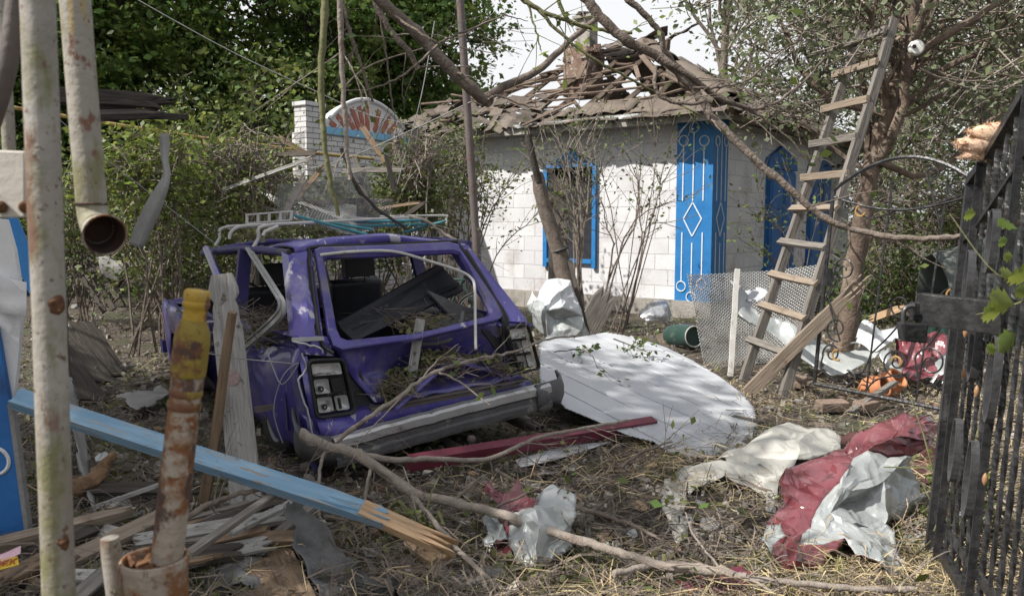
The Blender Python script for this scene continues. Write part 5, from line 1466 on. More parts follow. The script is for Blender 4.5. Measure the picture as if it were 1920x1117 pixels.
def lattice(name, label, cat, c00, c10, c11, c01, nu, nv, wd, mt, bulge=0, seed=0, fold=None, edge=.008):
    """expanded metal: zigzag strands over a bent sheet; corners bottom-left, bottom-right, top-right, top-left."""
    V = []
    def S(u, v):
        p = c00.lerp(c10, u).lerp(c01.lerp(c11, u), v)
        nn = (c10 - c00).cross(c01 - c00).normalized()
        p = p + nn * (bulge * math.sin(math.pi * u) * (.3 + v) + .02 * noise.noise(Vector((u * 4, v * 4, seed))))
        return fold(p, u, v) if fold else p
    n0 = (c10 - c00).cross(c01 - c00).normalized()
    for j in range(nv + 1):
        for sgn in (1, -1):
            prev = None
            for i in range(nu * 2 + 1):
                ph = 1 if i % 2 else 0
                v = (j + sgn * .5 * ph) / nv
                if v < 0 or v > 1: prev = None; continue
                p = S(i / (nu * 2), v)
                if prev is not None:
                    w_ = (p - prev).cross(n0).normalized() * wd / 2
                    V += [prev - w_, prev + w_, p + w_, p - w_]
                prev = p
    o = npmesh(name, [tuple(v) for v in V], 4, mt, loc=c00)
    solid(o, .0018, 0)
    tag(o, label, cat)
    return o
def screens():
    bl = G(1322, 693, 0); br = P(1500, 678, 8.9); br.z = .03
    tl, tr = P(1288, 514, 8.7), P(1556, 494, 9.4)
    lattice('mesh_screen', 'bent sheet of expanded metal mesh standing before the blue corner', 'mesh screen', bl, br, tr, tl, 32, 30, .011, galv, -.10, 1)
    m = MB(); a, b = P(1382, 505, 8.45), P(1370, 692, 8.1); m.bar(to_ground(a, b), a, .05, .03, (0, 1, 0), seg=5).noise(.01, 4)
    tag(m.build('stake', white_tube), 'whitewashed thin stake standing before the mesh sheet', 'stake')
    yr = 6.35
    tl, tr, br, bl = P(520, 345, 6.4), P(690, 318, 6.9), P(720, 428, 6.85), P(518, 415, 6.3)
    bl.z = max(bl.z, 1.50)
    o = lattice('mesh_sheet', 'crumpled mesh sheet lying upright on the roof of the wreck', 'mesh sheet', bl, br, tr, tl, 34, 20, .0048, galv_dark, .08, 2, lambda p, u, v: p + Vector((0, .12 * math.sin(u * 5) * v, -.05 * math.sin(u * 3.1))))
    lattice('mesh_sheet', 'folded down flap of coarse mesh hanging over the wreck roof edge', 'mesh sheet', P(640, 438, 5.95), P(668, 442, 6.0), P(668, 385, 6.3), P(556, 402, 6.25), 14, 14, .006, galv, .02, 3)
    lattice('mesh_sheet', 'small torn curl of mesh behind the roof rack', 'mesh sheet', P(665, 430, 6.9), P(735, 420, 6.7), P(736, 375, 6.7), P(668, 372, 6.9), 12, 9, .005, galv_dark, .1, 4)
screens()

def small_things():
    # insulator on the trunk
    c = P(1718, 90, 8.55); f = Vector((-.30, -1, -.20)).normalized()
    t = thing('insulator', 'white porcelain insulator with two holes fixed to the tree', 'insulator', c)
    m = MB(); m.lathe(c - f * .10, c + f * .05, [(0, .0), (0, .045), (.25, .05), (.35, .072), (.6, .078), (.85, .072), (1, .055), (1.02, 0)], 22); m.build('body', porcelain, t)
    m = MB()
    for s in (-.032, .032):
        q = c + f * .048 + Vector((s, -s * -.3, .012)); m.lathe(q - f * .01, q + f * .006, [(0, .0), (0, .019), (.9, .019), (1, .014), (1, 0)], 12)
    m.build('hole', black_hole, t)
    m = MB(); m.tube([c - f * .08, c - f * .25 + Vector((-.05, 0, -.02))], .02, 8); m.build('bracket', iron, t)
    # insulation tuft: soft lumps with a fibre fringe
    g = np.random.default_rng(4); V = []
    c = P(1845, 266, 3.42); tf = thing('insulation_tuft', 'ragged tuft of pale orange insulation wool caught on the barred gate', 'insulation', c)
    m = MB()
    for (dx, dz, L, r_, an) in ((.03, .02, .15, .036, 2.9), (.02, -.005, .17, .032, 3.3), (.04, -.03, .14, .032, 3.5), (-.04, -.028, .10, .02, 3.7), (.04, .03, .10, .03, 2.5), (-.03, .0, .12, .026, 3.15)):
        a = c + Vector((dx + .04, g.normal() * .012, dz)); d = Vector((math.cos(an), 0, math.sin(an) * .6)) * L
        k = MB().lathe(a, a + d, [(0, 0), (.06, r_ * .7), (.25, r_), (.5, r_ * 1.05), (.75, r_ * .7), (.92, r_ * .35), (1, 0)], 16); k.noise(.012, 28, dx * 50); k.noise(.006, 80, 3); m.v += [] ; m.add(k.v, k.f, 0, True)
    m.build('wool', wool, tf)
    cc = np.array(m.v)
    for k in range(2600):
        a = cc[g.integers(len(cc))]; d = g.normal(size=3) * np.array([1, .7, .45]); d[0] -= .3; d /= np.linalg.norm(d); d *= g.uniform(.006, .022)
        w_ = np.cross(d, g.normal(size=3)); w_ = w_ / np.linalg.norm(w_) * g.uniform(.0006, .0016)
        V += [a - d * .3 - w_, a - d * .3 + w_, a + d + w_ * .3, a + d - w_ * .3]
    npmesh('fibres', V, 4, wool, tf)
    # broken beam box up in the creeper
    t = thing('broken_beam', 'dark rotten boxed roof beam jutting out above the creeper heap', 'beam', P(190, 400, 7) * Vector((1, 1, 0)))
    for i, (a, b, w_, th) in enumerate((((95, 178, 6.6), (315, 192, 7.2), .12, .05), ((130, 215, 6.5), (305, 212, 7.1), .17, .045), ((150, 205, 6.8), (338, 188, 7.4), .05, .06), ((180, 222, 6.6), (360, 218, 7.4), .05, .05))):
        plank('board', None, None, P(*a), P(*b), w_, th, wood_dark, parent=t, up=(0, -.5, 1) if i % 2 else (0, -1, .1), jag=(.02, .18), seed=i, warp=.02)
    a = P(76, 190, 6.9); plank('upright', None, None, (a.x, a.y + .1, -.05), a + Vector((0, .1, .02)), 0.10, .10, wood_dark, parent=t, up=(0, 1, 0), seed=9)
    # hanging strip
    rows = []
    for (xa, xb, y, Yd) in ((299, 317, 250, 5.2), (300, 318, 275, 5.15), (303, 316, 300, 5.1), (306, 320, 325, 5.05), (297, 316, 348, 5.0), (276, 306, 380, 4.98), (262, 294, 408, 4.96), (250, 282, 435, 4.95), (242, 268, 462, 4.95)):
        rows.append([P(xa, y - (4 if y > 340 else 0), Yd), P((xa + xb) / 2 + (4 if y > 330 else -3), y + 1, Yd - .012), P(xb, y + (4 if y > 340 else 0), Yd)])
    hm = MB(); hm.ang = 6
    o = hm.grid([[q for q in r] for r in zip(*[smooth(list(c), 3) for c in zip(*rows)])]).build('hanging_strip', asb, base=False)
    solid(o, .002); tag(o, 'twisted grey metal strip dangling from the creeper', 'metal strip')
    tag(MB().tube(smooth([P(448, 338, 11), P(470, 350, 11), P(520, 378, 10.8)], 4), .045, 10).build('white_pipe', white_tube), 'white plastic pipe lying in the creepers behind the mesh sheet', 'pipe')
    plank('grey_board', 'weathered grey board poking out of the vines above the white pipe', 'board', P(425, 326, 10.8), P(520, 306, 11.2), .14, .03, wood_grey, up=(0, -1, .3), seed=77, jag=(.1, .1))
    # barrel, board
    c = P(1284, 634, 9.8); ax = Vector((.35, -.9, .1)).normalized(); c.z = .15
    t = thing('barrel', 'small dark green plastic tub lying at the foot of the blue corner', 'barrel', (c.x, c.y, 0))
    m = MB(); m.lathe(c - ax * .3, c + ax * .2, [(0, 0), (0, .12), (.05, .13), (.3, .145), (.32, .14), (.5, .15), (.68, .14), (.7, .145), (.95, .135), (1, .13), (1, .11), (.94, .10), (.94, 0)], 24); m.build('drum', green_plastic, t)
    m = MB(); m.torus(c + ax * .2, ax, .122, .008, 26, 8); m.build('rim', white_tube, t)
    plank('board', 'short tan board propped beside the green barrel', 'board', P(1236, 642, 10.2), P(1292, 622, 10.3), .20, .03, wood_plank, up=(.2, -1, .5), seed=4)
    # leaning raw plank and its neighbour
    a = G(1398, 740, .02); plank('raw_plank', 'long raw plank leaning up from the ground past the ladder foot', 'plank', a, P(1640, 505, 6.95), .11, .05, wood_plank, up=(.5, -.7, .6), jag=(.03, .25), seed=6, seg=16, warp=.012)
    plank('raw_stick', 'fresh yellow split stick pointing at the padlock', 'plank', P(1626, 600, 7.4), P(1700, 573, 7.2), .06, .04, wood_fresh, up=(0, -1, .4), jag=(.1, .1), seed=7)
    plank('ridge_board', 'thin cracked stick lying under the arched gate', 'plank', G(1590, 775, .03), P(1680, 715, 6.9), .05, .03, wood_grey, seed=8, jag=(.05, .05))
    # wreck picket and stick
    nt_ = lambda f: 1.0 if f < .80 else (.72 if .865 < f < .915 else (.86 if f < .865 else (1.02 - max(0, f - .94) * 5)))
    plank('picket', 'broad grey fence picket with a shaped head leaning on the wreck', 'picket', G(466, 985, .0), P(417, 514, 4.30), .155, .028, wood_weath2, up=(0, -1, .15), seg=36, seed=11, warp=.005, w1=.145, notch=nt_)
    pk_ = bpy.data.objects['picket']; z_ = WM['picket'].col[2].to_3d(); z_ = z_ if z_.y < 0 else -z_; f_ = (P(0, 708, 4.2).z - WM['picket'].translation.z) / (P(417, 514, 4.30).z - 0); c = WM['picket'].translation.lerp(P(417, 514, 4.30), f_) + z_ * .014
    m = MB(); m.prism([c + z_ * .003 + WM['picket'].to_3x3() @ Vector((.042 * math.cos(a * .3927), .040 * math.sin(a * .3927), 0)) for a in range(16)], .003); m.build('paint_spot', mat('faded_pink_paint', [(.26, .19, .18), (.33, .25, .235)], 22, .9, bump=.5), pk_, frame=WM['picket'])
    plank('stake', 'thin brown stake standing between rusty post and picket', 'stake', G(378, 960, 0), P(437, 585, 3.95), .055, .03, wood_brown, up=(0, -1, .1), seed=12, warp=.015, w1=.035)
    plank('stick', 'short flat grey stick standing in the crushed tailgate', 'stick', slat_ends[0], slat_ends[1], .06, .02, wood_weath2, up=(0, -1, .2), seed=33, seg=5)
    # long pale blue plank
    a, b = P(28, 746, 3.7), P(722, 968, 3.42); e = P(868, 1036, 3.36)
    plank('blue_plank', 'long pale blue painted plank lying askew, split raw at the low end', 'plank', a, b + (e - b) * .15, .085, .055, wood_blue, up=(.1, -.55, .8), seed=13, seg=16, jag=(.02, .2), warp=.006)
    plank('split_end', None, None, b - (b - a) * .06, e, .075, .045, wood_fresh, parent=bpy.data.objects['blue_plank'], up=(.1, -.55, .8), seed=14, jag=(0, .22), nw=9)
    plank('wood_chunk', 'pale split chunk of timber under the raw plank end', 'wood chunk', G(770, 1020, .04), G(832, 1060, .05), .10, .06, wood_fresh, jag=(.05, .03), seed=15, up=(.2, -.5, 1))
    # maroon beam
    plank('maroon_beam', 'straight maroon painted beam lying below the bumper', 'beam', G(766, 868, .14), G(1225, 793, .12), .07, .075, maroon, seed=16, warp=.002, up=(0, -.4, 1))
    # twisted grey sheet strip and white scrap behind ladder done in debris
    # bicycle behind the wreck
    M = oriented(P(740, 560, 10.6) * Vector((1, 1, 0)), P(935, 560, 10.0) * Vector((1, 1, 0)))
    t = thing('bicycle', 'old bicycle propped behind the wreck, wheel seen through its window', 'bicycle', M=M)
    def wheel(x):
        m = MB(); m.torus((x, 0, .33), (0, 1, 0), .315, .017, 30, 7); w_ = m.build('wheel', rubber, t, local=True)
        m = MB(); m.torus((x, 0, .33), (0, 1, 0), .29, .008, 30, 5)
        for k in range(16): m.bar((x, 0, .33), (x + .29 * math.cos(k * .3927), 0, .33 + .29 * math.sin(k * .3927)), .003, .003, (0, 1, 0))
        m.lathe((x, -.04, .33), (x, .04, .33), [(0, 0), (0, .02), (1, .02), (1, 0)], 10); m.build('spokes', alu, w_, local=True)
    wheel(.15); wheel(1.2)
    m = MB()
    for a, b in (((1.2, 0, .33), (.72, 0, .30)), ((.72, 0, .30), (.62 + .4, 0, .85)), ((1.02, 0, .80), (.36, 0, .80)), ((.72, 0, .30), (.34, 0, .72)), ((1.2, 0, .33), (1.0, 0, .75)), ((.30, 0, .92), (.15, 0, .33))): m.tube([a, b], .015, 7)
    m.build('frame', green_plastic, t, local=True)
    m = MB(); m.tube(smooth([(.30, -.28, 1.0), (.26, -.15, .98), (.30, 0, .95), (.26, .15, .98), (.30, .28, 1.0)], 3), .012, 6); m.build('handlebar', alu, t, local=True)
    m = MB(); m.box((1.05, 0, .93), (.25, .14, .05)); bevel(m.build('saddle', rubber, t, local=True), .02)
    # cover of something parked behind the gate
    t = thing('covered_cart', 'grey green tarpaulin covered hump behind the dark barred gate', 'covered cart', P(1800, 500, 10.5) * Vector((1, 1, 0)))
    rows = []
    for i in range(10):
        a = i / 9 * math.pi
        rows.append([P(1745 + j * 26, 505, 10.4) * Vector((1, 1, 0)) + Vector((.15 * math.sin(j * 2.1 + i) * .3, -.45 * math.cos(a), .35 + (.75 + .06 * j) * math.sin(a) + .03 * math.sin(j * 3 + i * 2))) for j in range(9)])
    solid(MB().grid(rows).build('cover', canvas, t), .01)
    m = MB(); q = P(1830, 520, 10.4); m.box((q.x, q.y, .3), (1.1, .7, .5)); m.build('body', green_plastic, t)
small_things()
# ------------------------------------------------------------------ crumpled sheets and litter
def cr(rows, sub=5, amp=.02, seed=0, folds=9, fscale=2.2, dY=0):
    sub += 2
    """interpolate control rows (pixel, pixel, depth) and crease them."""
    rng = random.Random(seed)
    def PP(x, y, Y):
        p = P(x, y, Y + dY)
        return p if p.z > .035 else G(x, y, .035)
    fscale *= 4.5 / (rows[0][0][2] + dY)
    R_ = [smooth([PP(*q) for q in r], sub) for r in rows]
    Cc = [smooth(list(c), sub) for c in zip(*R_)]
    g = [list(r) for r in zip(*Cc)]
    d0 = Vector((rng.gauss(0, 1), rng.gauss(0, 1), rng.gauss(0, 1))).normalized(); fd = []
    for k in range(folds):
        dv = Vector((rng.gauss(0, 1), rng.gauss(0, 1), rng.gauss(0, 1)))
        dv = (d0 + dv * (.28 if k % 4 else .9)).normalized()
        fd.append((dv, rng.uniform(2.0, 7.5) * fscale * (.55 if k < 2 else 1), rng.uniform(0, 6), Vector((rng.gauss(0, 1), rng.gauss(0, 1), rng.gauss(0, 1))).normalized() * (1.9 if k < 2 else .8)))
    nr, nc = len(g), len(g[0]); out = []
    for i in range(nr):
        row = []
        for j in range(nc):
            p = g[i][j]; o = Vector((0, 0, 0))
            for d, f, ph, n in fd:
                q = (p.dot(d) * f + ph + .5 * noise.noise(p * 2.0 + d * 9)) % 2
                o += n * (abs(q - 1) - .5)
            o = o * (amp / math.sqrt(folds) * 2.8) + Vector(noise.noise_vector(p * 9 + Vector((seed, 0, 0)))) * amp * .12
            row.append(p + o)
        out.append(row)
    return out
def ragged(m, rows, seed, p=.35, mi=0, sm=True, hole=None):
    """grid with torn borders: drop some border cells."""
    rng = random.Random(seed); nr, nc = len(rows), len(rows[0]); vs = [q for r in rows for q in r]; fs = []
    for i in range(nr - 1):
        for j in range(nc - 1):
            e = i in (0, nr - 2) or j in (0, nc - 2)
            if e and noise.noise(Vector((i * .45, j * .45, seed))) > .30 - p: continue
            if hole and hole(i / (nr - 1), j / (nc - 1)): continue
            fs.append((i * nc + j, i * nc + j + 1, (i + 1) * nc + j + 1, (i + 1) * nc + j))
    # the listed side faces the yard entrance
    nrm = Vector((0, 0, 0)); ctr = Vector((0, 0, 0))
    for f in fs:
        nrm += (vs[f[2]] - vs[f[0]]).cross(vs[f[3]] - vs[f[1]]); ctr += vs[f[0]]
    if fs and nrm.dot(_O - ctr / len(fs)) < 0: fs = [tuple(reversed(f)) for f in fs]
    m.add(vs, fs, mi, sm); m.ang = min(m.ang, 16)
def sheet(name, label, cat, patches, mats, th=.0022, parent=None, off=0, dY=0):
    """patches: (rows, seed, amp, front, sub, folds). Each patch gets its own two faces (front/back)."""
    m = MB()
    for (rows, seed, amp, fr, sub, folds) in patches:
        ragged(m, cr(rows, sub, amp, seed, folds, dY=dY), seed, .12, fr)
    o = m.build(name, mats, parent, base=True)
    th = min(th, .0025)
    md = solid(o, th, off).modifiers[-1]; md.material_offset = 1; md.material_offset_rim = 1
    return tag(o, label, cat)

def sheets():
    # large white panel, grooved, lying between wreck and ladder
    A, B, C = P(1012, 700, 6.35), P(1240, 652, 7.6), P(1330, 862, 5.35); A.z, B.z, C.z = A.z, B.z, max(C.z, .02)
    n = (B - A).cross(C - A).normalized()
    outline = [(1012, 640), (1030, 626), (1075, 630), (1140, 624), (1195, 634), (1250, 652), (1300, 676), (1350, 706), (1392, 738), (1412, 764), (1420, 800), (1412, 826), (1395, 848), (1330, 862), (1290, 856), (1250, 846), (1225, 828), (1175, 814), (1120, 790), (1060, 766), (1035, 740), (1012, 715)]
    pts = [on_plane(x, y, A, n) for x, y in outline]
    gx = (on_plane(1330, 840, A, n) - on_plane(1030, 690, A, n)).normalized()   # groove direction
    gy = n.cross(gx).normalized()
    if n.z < 0: n = -n
    c0 = sum(pts, Vector((0, 0, 0))) / len(pts)
    M = Matrix(((gx.x, gy.x, n.x, c0.x), (gx.y, gy.y, n.y, c0.y), (gx.z, gy.z, n.z, c0.z), (0, 0, 0, 1)))
    Mi = M.inverted(); loc = [Mi @ p for p in pts]
    m = MB(); k = len(loc); vs = []; fs = []; NR = 26
    def zz(x, y): 
        gr = abs(((y / .29) % 1) - .5)
        return .016 * math.sin(x * 1.1 + .5) * math.cos(y * 1.4) + .012 * noise.noise(Vector((x * 1.6, y * 1.6, 2))) - (.013 if gr < .03 else 0)
    # fine grid clipped to the outline
    def inside(x, y):
        c = False; j = k - 1
        for i in range(k):
            xi, yi, xj, yj = loc[i].x, loc[i].y, loc[j].x, loc[j].y
            if (yi > y) != (yj > y) and x < (xj - xi) * (y - yi) / (yj - yi) + xi: c = not c
            j = i
        return c
    xs0, xs1 = min(p.x for p in loc), max(p.x for p in loc); ys0, ys1 = min(p.y for p in loc), max(p.y for p in loc)
    nx, ny = 80, 440; idx = {}
    def vid(i, j):
        if (i, j) not in idx:
            x = xs0 + (xs1 - xs0) * i / nx; y = ys0 + (ys1 - ys0) * j / ny
            idx[i, j] = len(vs); vs.append(Vector((x, y, zz(x, y))))
        return idx[i, j]
    for i in range(nx):
        for j in range(ny):
            x = xs0 + (xs1 - xs0) * (i + .5) / nx; y = ys0 + (ys1 - ys0) * (j + .5) / ny
            if inside(x, y): fs.append((vid(i, j), vid(i + 1, j), vid(i + 1, j + 1), vid(i, j + 1)))
    m.add([M @ v for v in vs], fs, 0, True)
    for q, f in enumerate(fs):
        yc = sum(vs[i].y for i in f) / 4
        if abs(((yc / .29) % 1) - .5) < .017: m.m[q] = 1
    o = m.build('white_sheet', [sheet_white, mat('groove_shade', [(.16, .155, .15), (.26, .255, .25)], 8, .7)], frame=M); solid(o, .006)  # second colour darkens the groove faces, standing in for the shadow in the gaps
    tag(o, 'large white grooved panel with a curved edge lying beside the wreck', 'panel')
    m = MB(); m.prism([G(966, 862, .06), G(1068, 832, .07), G(1145, 829, .06), G(1040, 862, .04), G(975, 876, .05)], .004); o = m.build('white_scrap', sheet_white); tag(o, 'narrow white scrap of panel below the maroon beam', 'panel scrap')
    # ---- folded metal: creased facets, every corner measured
    def facets(name, label, cat, V, tris, mats, seed, amp=.07, lev=3):
        rng = random.Random(seed); vs, fs, mi = [], [], []; cache = {}; base = {}
        def vid(p, key):
            if key not in cache: cache[key] = len(vs); vs.append(p)
            return cache[key]
        for k, (x, y, Y) in V.items():
            p = P(x, y, Y)
            if p.z < .03: p = G(x, y, .03)
            base[k] = vid(p, k)
        cur = [(tuple(base[q] for q in tr.split()), m_) for tr, m_ in tris]
        for l in range(lev):
            nx = []
            def mid(i, j):
                key = (min(i, j), max(i, j))
                if key in cache: return cache[key]
                d = vs[i] - vs[j]; L = d.length
                o = Vector((rng.gauss(0, 1), rng.gauss(0, 1), rng.gauss(0, 1))) * L * amp * (1.0, .8, .45)[min(l, 2)]
                return vid((vs[i] + vs[j]) / 2 + o, key)
            for (i, j, k), m_ in cur:
                ij, jk, ki = mid(i, j), mid(j, k), mid(k, i)
                nx += [((i, ij, ki), m_), ((ij, j, jk), m_), ((ki, jk, k), m_), ((ij, jk, ki), m_)]
            cur = nx
        m = MB(); m.ang = 13
        for c_ in (0, 1):
            ff = []
            for f, m_ in cur:
                if m_ != c_: continue
                A_, B_, C_ = (vs[q] for q in f)
                if (B_ - A_).cross(C_ - A_).dot(_O - A_) < 0: f = (f[0], f[2], f[1])
                ff.append(f)
            if ff: m.add(vs, ff, c_, True)
        o = m.build(name, mats); md = solid(o, .0022, 0).modifiers[-1]; md.material_offset = 1; md.material_offset_rim = 1
        return tag(o, label, cat)
    mats = [sheet_red, sheet_grey, sheet_red]
    V = dict(a=(1650, 791, 4.35), b=(1694, 772, 4.42), c=(1744, 779, 4.42), d=(1761, 797, 4.32), e=(1751, 822, 4.25), f=(1711, 854, 4.15), g=(1627, 844, 4.1), h=(1582, 841, 4.28), i=(1668, 824, 4.08), i0=(1705, 805, 4.15), j=(1480, 876, 4.25), k=(1460, 901, 4.1), l=(1542, 938, 3.82), m=(1594, 871, 4.0), n=(1520, 989, 3.70), o=(1470, 944, 3.95),
             p=(1657, 901, 3.98), q=(1557, 961, 3.74), r=(1704, 871, 4.12), s=(1737, 931, 4.18), t=(1660, 981, 3.82), u=(1600, 941, 3.92), v=(1678, 996, 3.72), w=(1698, 1052, 3.50), x=(1677, 1088, 3.40), y=(1607, 1041, 3.46), z=(1584, 1008, 3.58), z0=(1640, 1015, 3.60), a2=(1497, 1018, 3.60), b2=(1437, 984, 3.85), c2=(1423, 1008, 3.70), d2=(1447, 1038, 3.55), e2=(1467, 1071, 3.42), f2=(1497, 1086, 3.37), g2=(1527, 1078, 3.40), h2=(1548, 1044, 3.48), i2=(1492, 1050, 3.36), j2=(1472, 1002, 3.64), x1=(1650, 1052, 3.40))
    T = [('a b i', 0), ('b i0 i', 0), ('b c i0', 0), ('c d i0', 0), ('d e i0', 0), ('e f i', 0), ('e i i0', 0), ('f g i', 0), ('g a i', 0), ('a g h', 0), ('h g m', 0), ('h m j', 0), ('j m l', 0), ('j l k', 0), ('k l o', 0), ('o l n', 0),
         ('g f p', 1), ('g p m', 1), ('m p q', 1), ('m q l', 1), ('f r p', 1), ('r s p', 1), ('s t p', 1), ('p t u', 1), ('l q n', 1), ('q p u', 1), ('q u t', 1), ('q t z0', 1), ('q z0 z', 1), ('n q z', 1), ('t v z0', 1), ('v w z0', 1), ('w x1 z0', 1), ('x1 y z0', 1), ('y z z0', 1), ('w x x1', 1), ('n z a2', 1),
         ('o n j2', 0), ('o j2 b2', 0), ('b2 j2 c2', 1), ('c2 j2 d2', 1), ('j2 n a2', 0), ('j2 a2 i2', 0), ('j2 i2 d2', 0), ('d2 i2 e2', 0), ('e2 i2 f2', 0), ('f2 i2 g2', 0), ('g2 i2 h2', 0), ('h2 i2 a2', 0), ('h2 a2 z', 0)]
    facets('crumpled_sheet', 'big crumpled roofing sheet, glossy maroon outside and pale grey inside', 'metal sheet', V, T, mats, 3)
    V = dict(a=(1007, 931, 3.95), b=(1037, 907, 4.0), c=(1080, 927, 4.0), d=(1084, 957, 3.9), e=(1070, 997, 3.72), f=(1047, 1044, 3.55), g=(1000, 1074, 3.45), h=(967, 1054, 3.5), i=(953, 1011, 3.65), j=(960, 961, 3.82), k=(1000, 951, 3.78), l=(1013, 985, 3.56), m=(903, 971, 3.9), n=(933, 974, 3.82), o=(937, 944, 3.95), p=(923, 1051, 3.55), q=(905, 1011, 3.7), r=(930, 1011, 3.64), s=(905, 917, 4.1), t=(918, 897, 4.15), u=(940, 924, 4.02), v=(955, 924, 4.0), w=(970, 887, 4.1), x=(990, 931, 3.98), y=(1017, 934, 4.0), z=(948, 964, 3.85), A=(932, 1027, 3.66), B=(957, 1021, 3.64), C=(968, 1054, 3.52), D=(960, 1091, 3.40), E=(937, 1071, 3.46))
    T = [('a b k', 1), ('b c d', 1), ('b d k', 1), ('k d l', 1), ('d e l', 1), ('e f l', 1), ('f g l', 1), ('g h l', 1), ('h i l', 1), ('i j l', 1), ('j k l', 1), ('m n r', 1), ('m r q', 1), ('q r p', 1), ('o n m', 1), ('n i r', 1), ('s t u', 0), ('s u o', 0), ('v w x', 0), ('v x z', 0), ('x y k', 0), ('x k z', 0), ('z k j', 0), ('u v z', 0), ('o u z', 0), ('o z n', 0), ('A B C', 0), ('A C E', 0), ('E C D', 0), ('z j i', 0), ('r i A', 0)]
    facets('crumpled_sheet', 'small crumpled pale grey sheet with torn maroon edges under the long branch', 'metal sheet', V, T, mats, 5)
    V = dict(A=(1480, 791, 5.35), B=(1544, 802, 5.3), C=(1577, 817, 5.2), D=(1577, 842, 5.0), E=(1494, 861, 4.72), Gg=(1440, 824, 4.95), I=(1363, 844, 5.05), H=(1343, 862, 4.95), M1=(1363, 864, 4.72), M2=(1460, 904, 4.42), M3=(1460, 951, 4.25), M4=(1358, 891, 4.6), N1=(1290, 884, 4.62), N2=(1293, 928, 4.38), P1=(1317, 867, 4.85), P0=(1262, 890, 4.7), Q1=(1240, 925, 4.4), Q2=(1240, 960, 4.2), Q3=(1268, 1018, 3.78), Q4=(1290, 1005, 3.82), Q5=(1288, 935, 4.3), K=(1500, 825, 4.9))
    T = [('H I Gg', 0), ('I A Gg', 0), ('A B K', 0), ('A K Gg', 0), ('B C D', 0), ('B D K', 0), ('K D E', 0), ('K E Gg', 0), ('Gg E H', 0), ('H E M1', 0), ('E M2 M1', 0), ('M1 M2 M3', 0), ('M1 M3 M4', 0), ('N1 P1 M1', 0), ('N1 M1 M4', 0), ('N1 M4 N2', 0), ('P0 P1 N1', 0), ('P0 N1 Q5', 0), ('P0 Q5 Q1', 0), ('Q1 Q5 Q2', 0), ('Q2 Q5 Q4', 0), ('Q2 Q4 Q3', 0)]
    facets('bent_sheet', 'long bent cream metal sheet leading up to the maroon heap', 'metal sheet', V, T, [sheet_cream] * 3, 7, .05)
    V = dict(a=(1027, 524, 9.3), b=(1070, 525, 9.35), c=(1077, 549, 9.2), d=(1107, 628, 9.0), e=(1040, 599, 8.9), f=(1007, 562, 9.1), g=(998, 545, 9.3), h=(987, 572, 9.2), i=(1023, 582, 8.85), j=(1053, 575, 8.8), k=(1093, 592, 9.0), l=(1030, 640, 8.8), m=(1070, 640, 8.8), n=(1000, 610, 9.1), o=(1050, 548, 8.95))
    T = [('a b o', 0), ('b c o', 0), ('a o f', 0), ('o c j', 0), ('o j i', 0), ('o i f', 0), ('f g h', 0), ('h f i', 1), ('c k j', 0), ('j k e', 1), ('i j e', 1), ('k d m', 1), ('k m e', 1), ('e m l', 1), ('i e l', 1), ('h i n', 1), ('i l n', 1)]
    facets('crumpled_sheet', 'shiny white crumpled sheet standing behind the white panel', 'metal sheet', V, T, [sheet_new, sheet_grey, sheet_new], 9, .05)
    plank('black_strip', 'narrow black batten leaning by the shiny torn sheet', 'strip', P(1106, 640, 9.0), P(1068, 488, 9.6), .05, .03, wood_dark, seed=3, up=(0, -1, 0))
    # foil near wall foot
    f1 = [[(1205, 575, 11.2), (1230, 565, 11.3), (1258, 572, 11.3)], [(1205, 590, 11.0), (1230, 588, 10.9), (1258, 592, 11)], [(1215, 605, 10.9), (1235, 606, 10.9), (1250, 606, 10.9)]]
    sheet('foil_scrap', 'crinkled grey foil at the foot of the cottage wall', 'foil', [(f1, 32, .07, 0, 5, 9)], [glassy] * 3, .004)
    # things behind the arched gate
    g1 = [[(1612, 612, 8.0), (1630, 598, 8.1), (1648, 615, 8.1)], [(1605, 635, 7.9), (1632, 628, 7.8), (1655, 640, 7.9)], [(1600, 645, 7.8), (1640, 648, 7.7), (1670, 640, 7.8)]]
    g2 = [[(1645, 620, 8.0), (1665, 615, 8.0), (1688, 622, 8.0)], [(1650, 640, 7.8), (1668, 645, 7.7), (1688, 640, 7.8)]]
    sheet('torn_bag', 'white torn sheet bundle behind the arched gate', 'torn bag', [(g1, 33, .06, 0, 2, 8), (g2, 34, .05, 0, 2, 6)], [sheet_new] * 3, .005)
    h1 = [[(1680, 650, 7.8), (1720, 640, 7.9), (1760, 630, 7.9), (1788, 618, 8)], [(1680, 680, 7.6), (1720, 665, 7.6), (1755, 660, 7.6), (1785, 650, 7.8)], [(1690, 700, 7.4), (1725, 695, 7.3), (1750, 690, 7.3), (1780, 670, 7.5)], [(1715, 720, 7.2), (1740, 715, 7.1), (1760, 705, 7.1), (1775, 690, 7.3)]]
    h2 = [[(1655, 655, 7.7), (1668, 650, 7.7), (1690, 690, 7.5)], [(1655, 690, 7.5), (1675, 700, 7.4), (1685, 710, 7.3)]]
    h3 = [[(1770, 660, 7.4), (1785, 640, 7.6), (1800, 650, 7.6)], [(1740, 715, 7.1), (1765, 720, 7.0), (1790, 700, 7.2)]]
    sheet('crumpled_sheet', 'maroon crumpled sheet lying behind the arched gate', 'metal sheet', [(h1, 35, .07, 0, 5, 9), (h2, 36, .03, 1, 4, 6), (h3, 37, .03, 1, 4, 6)], mats, .005)
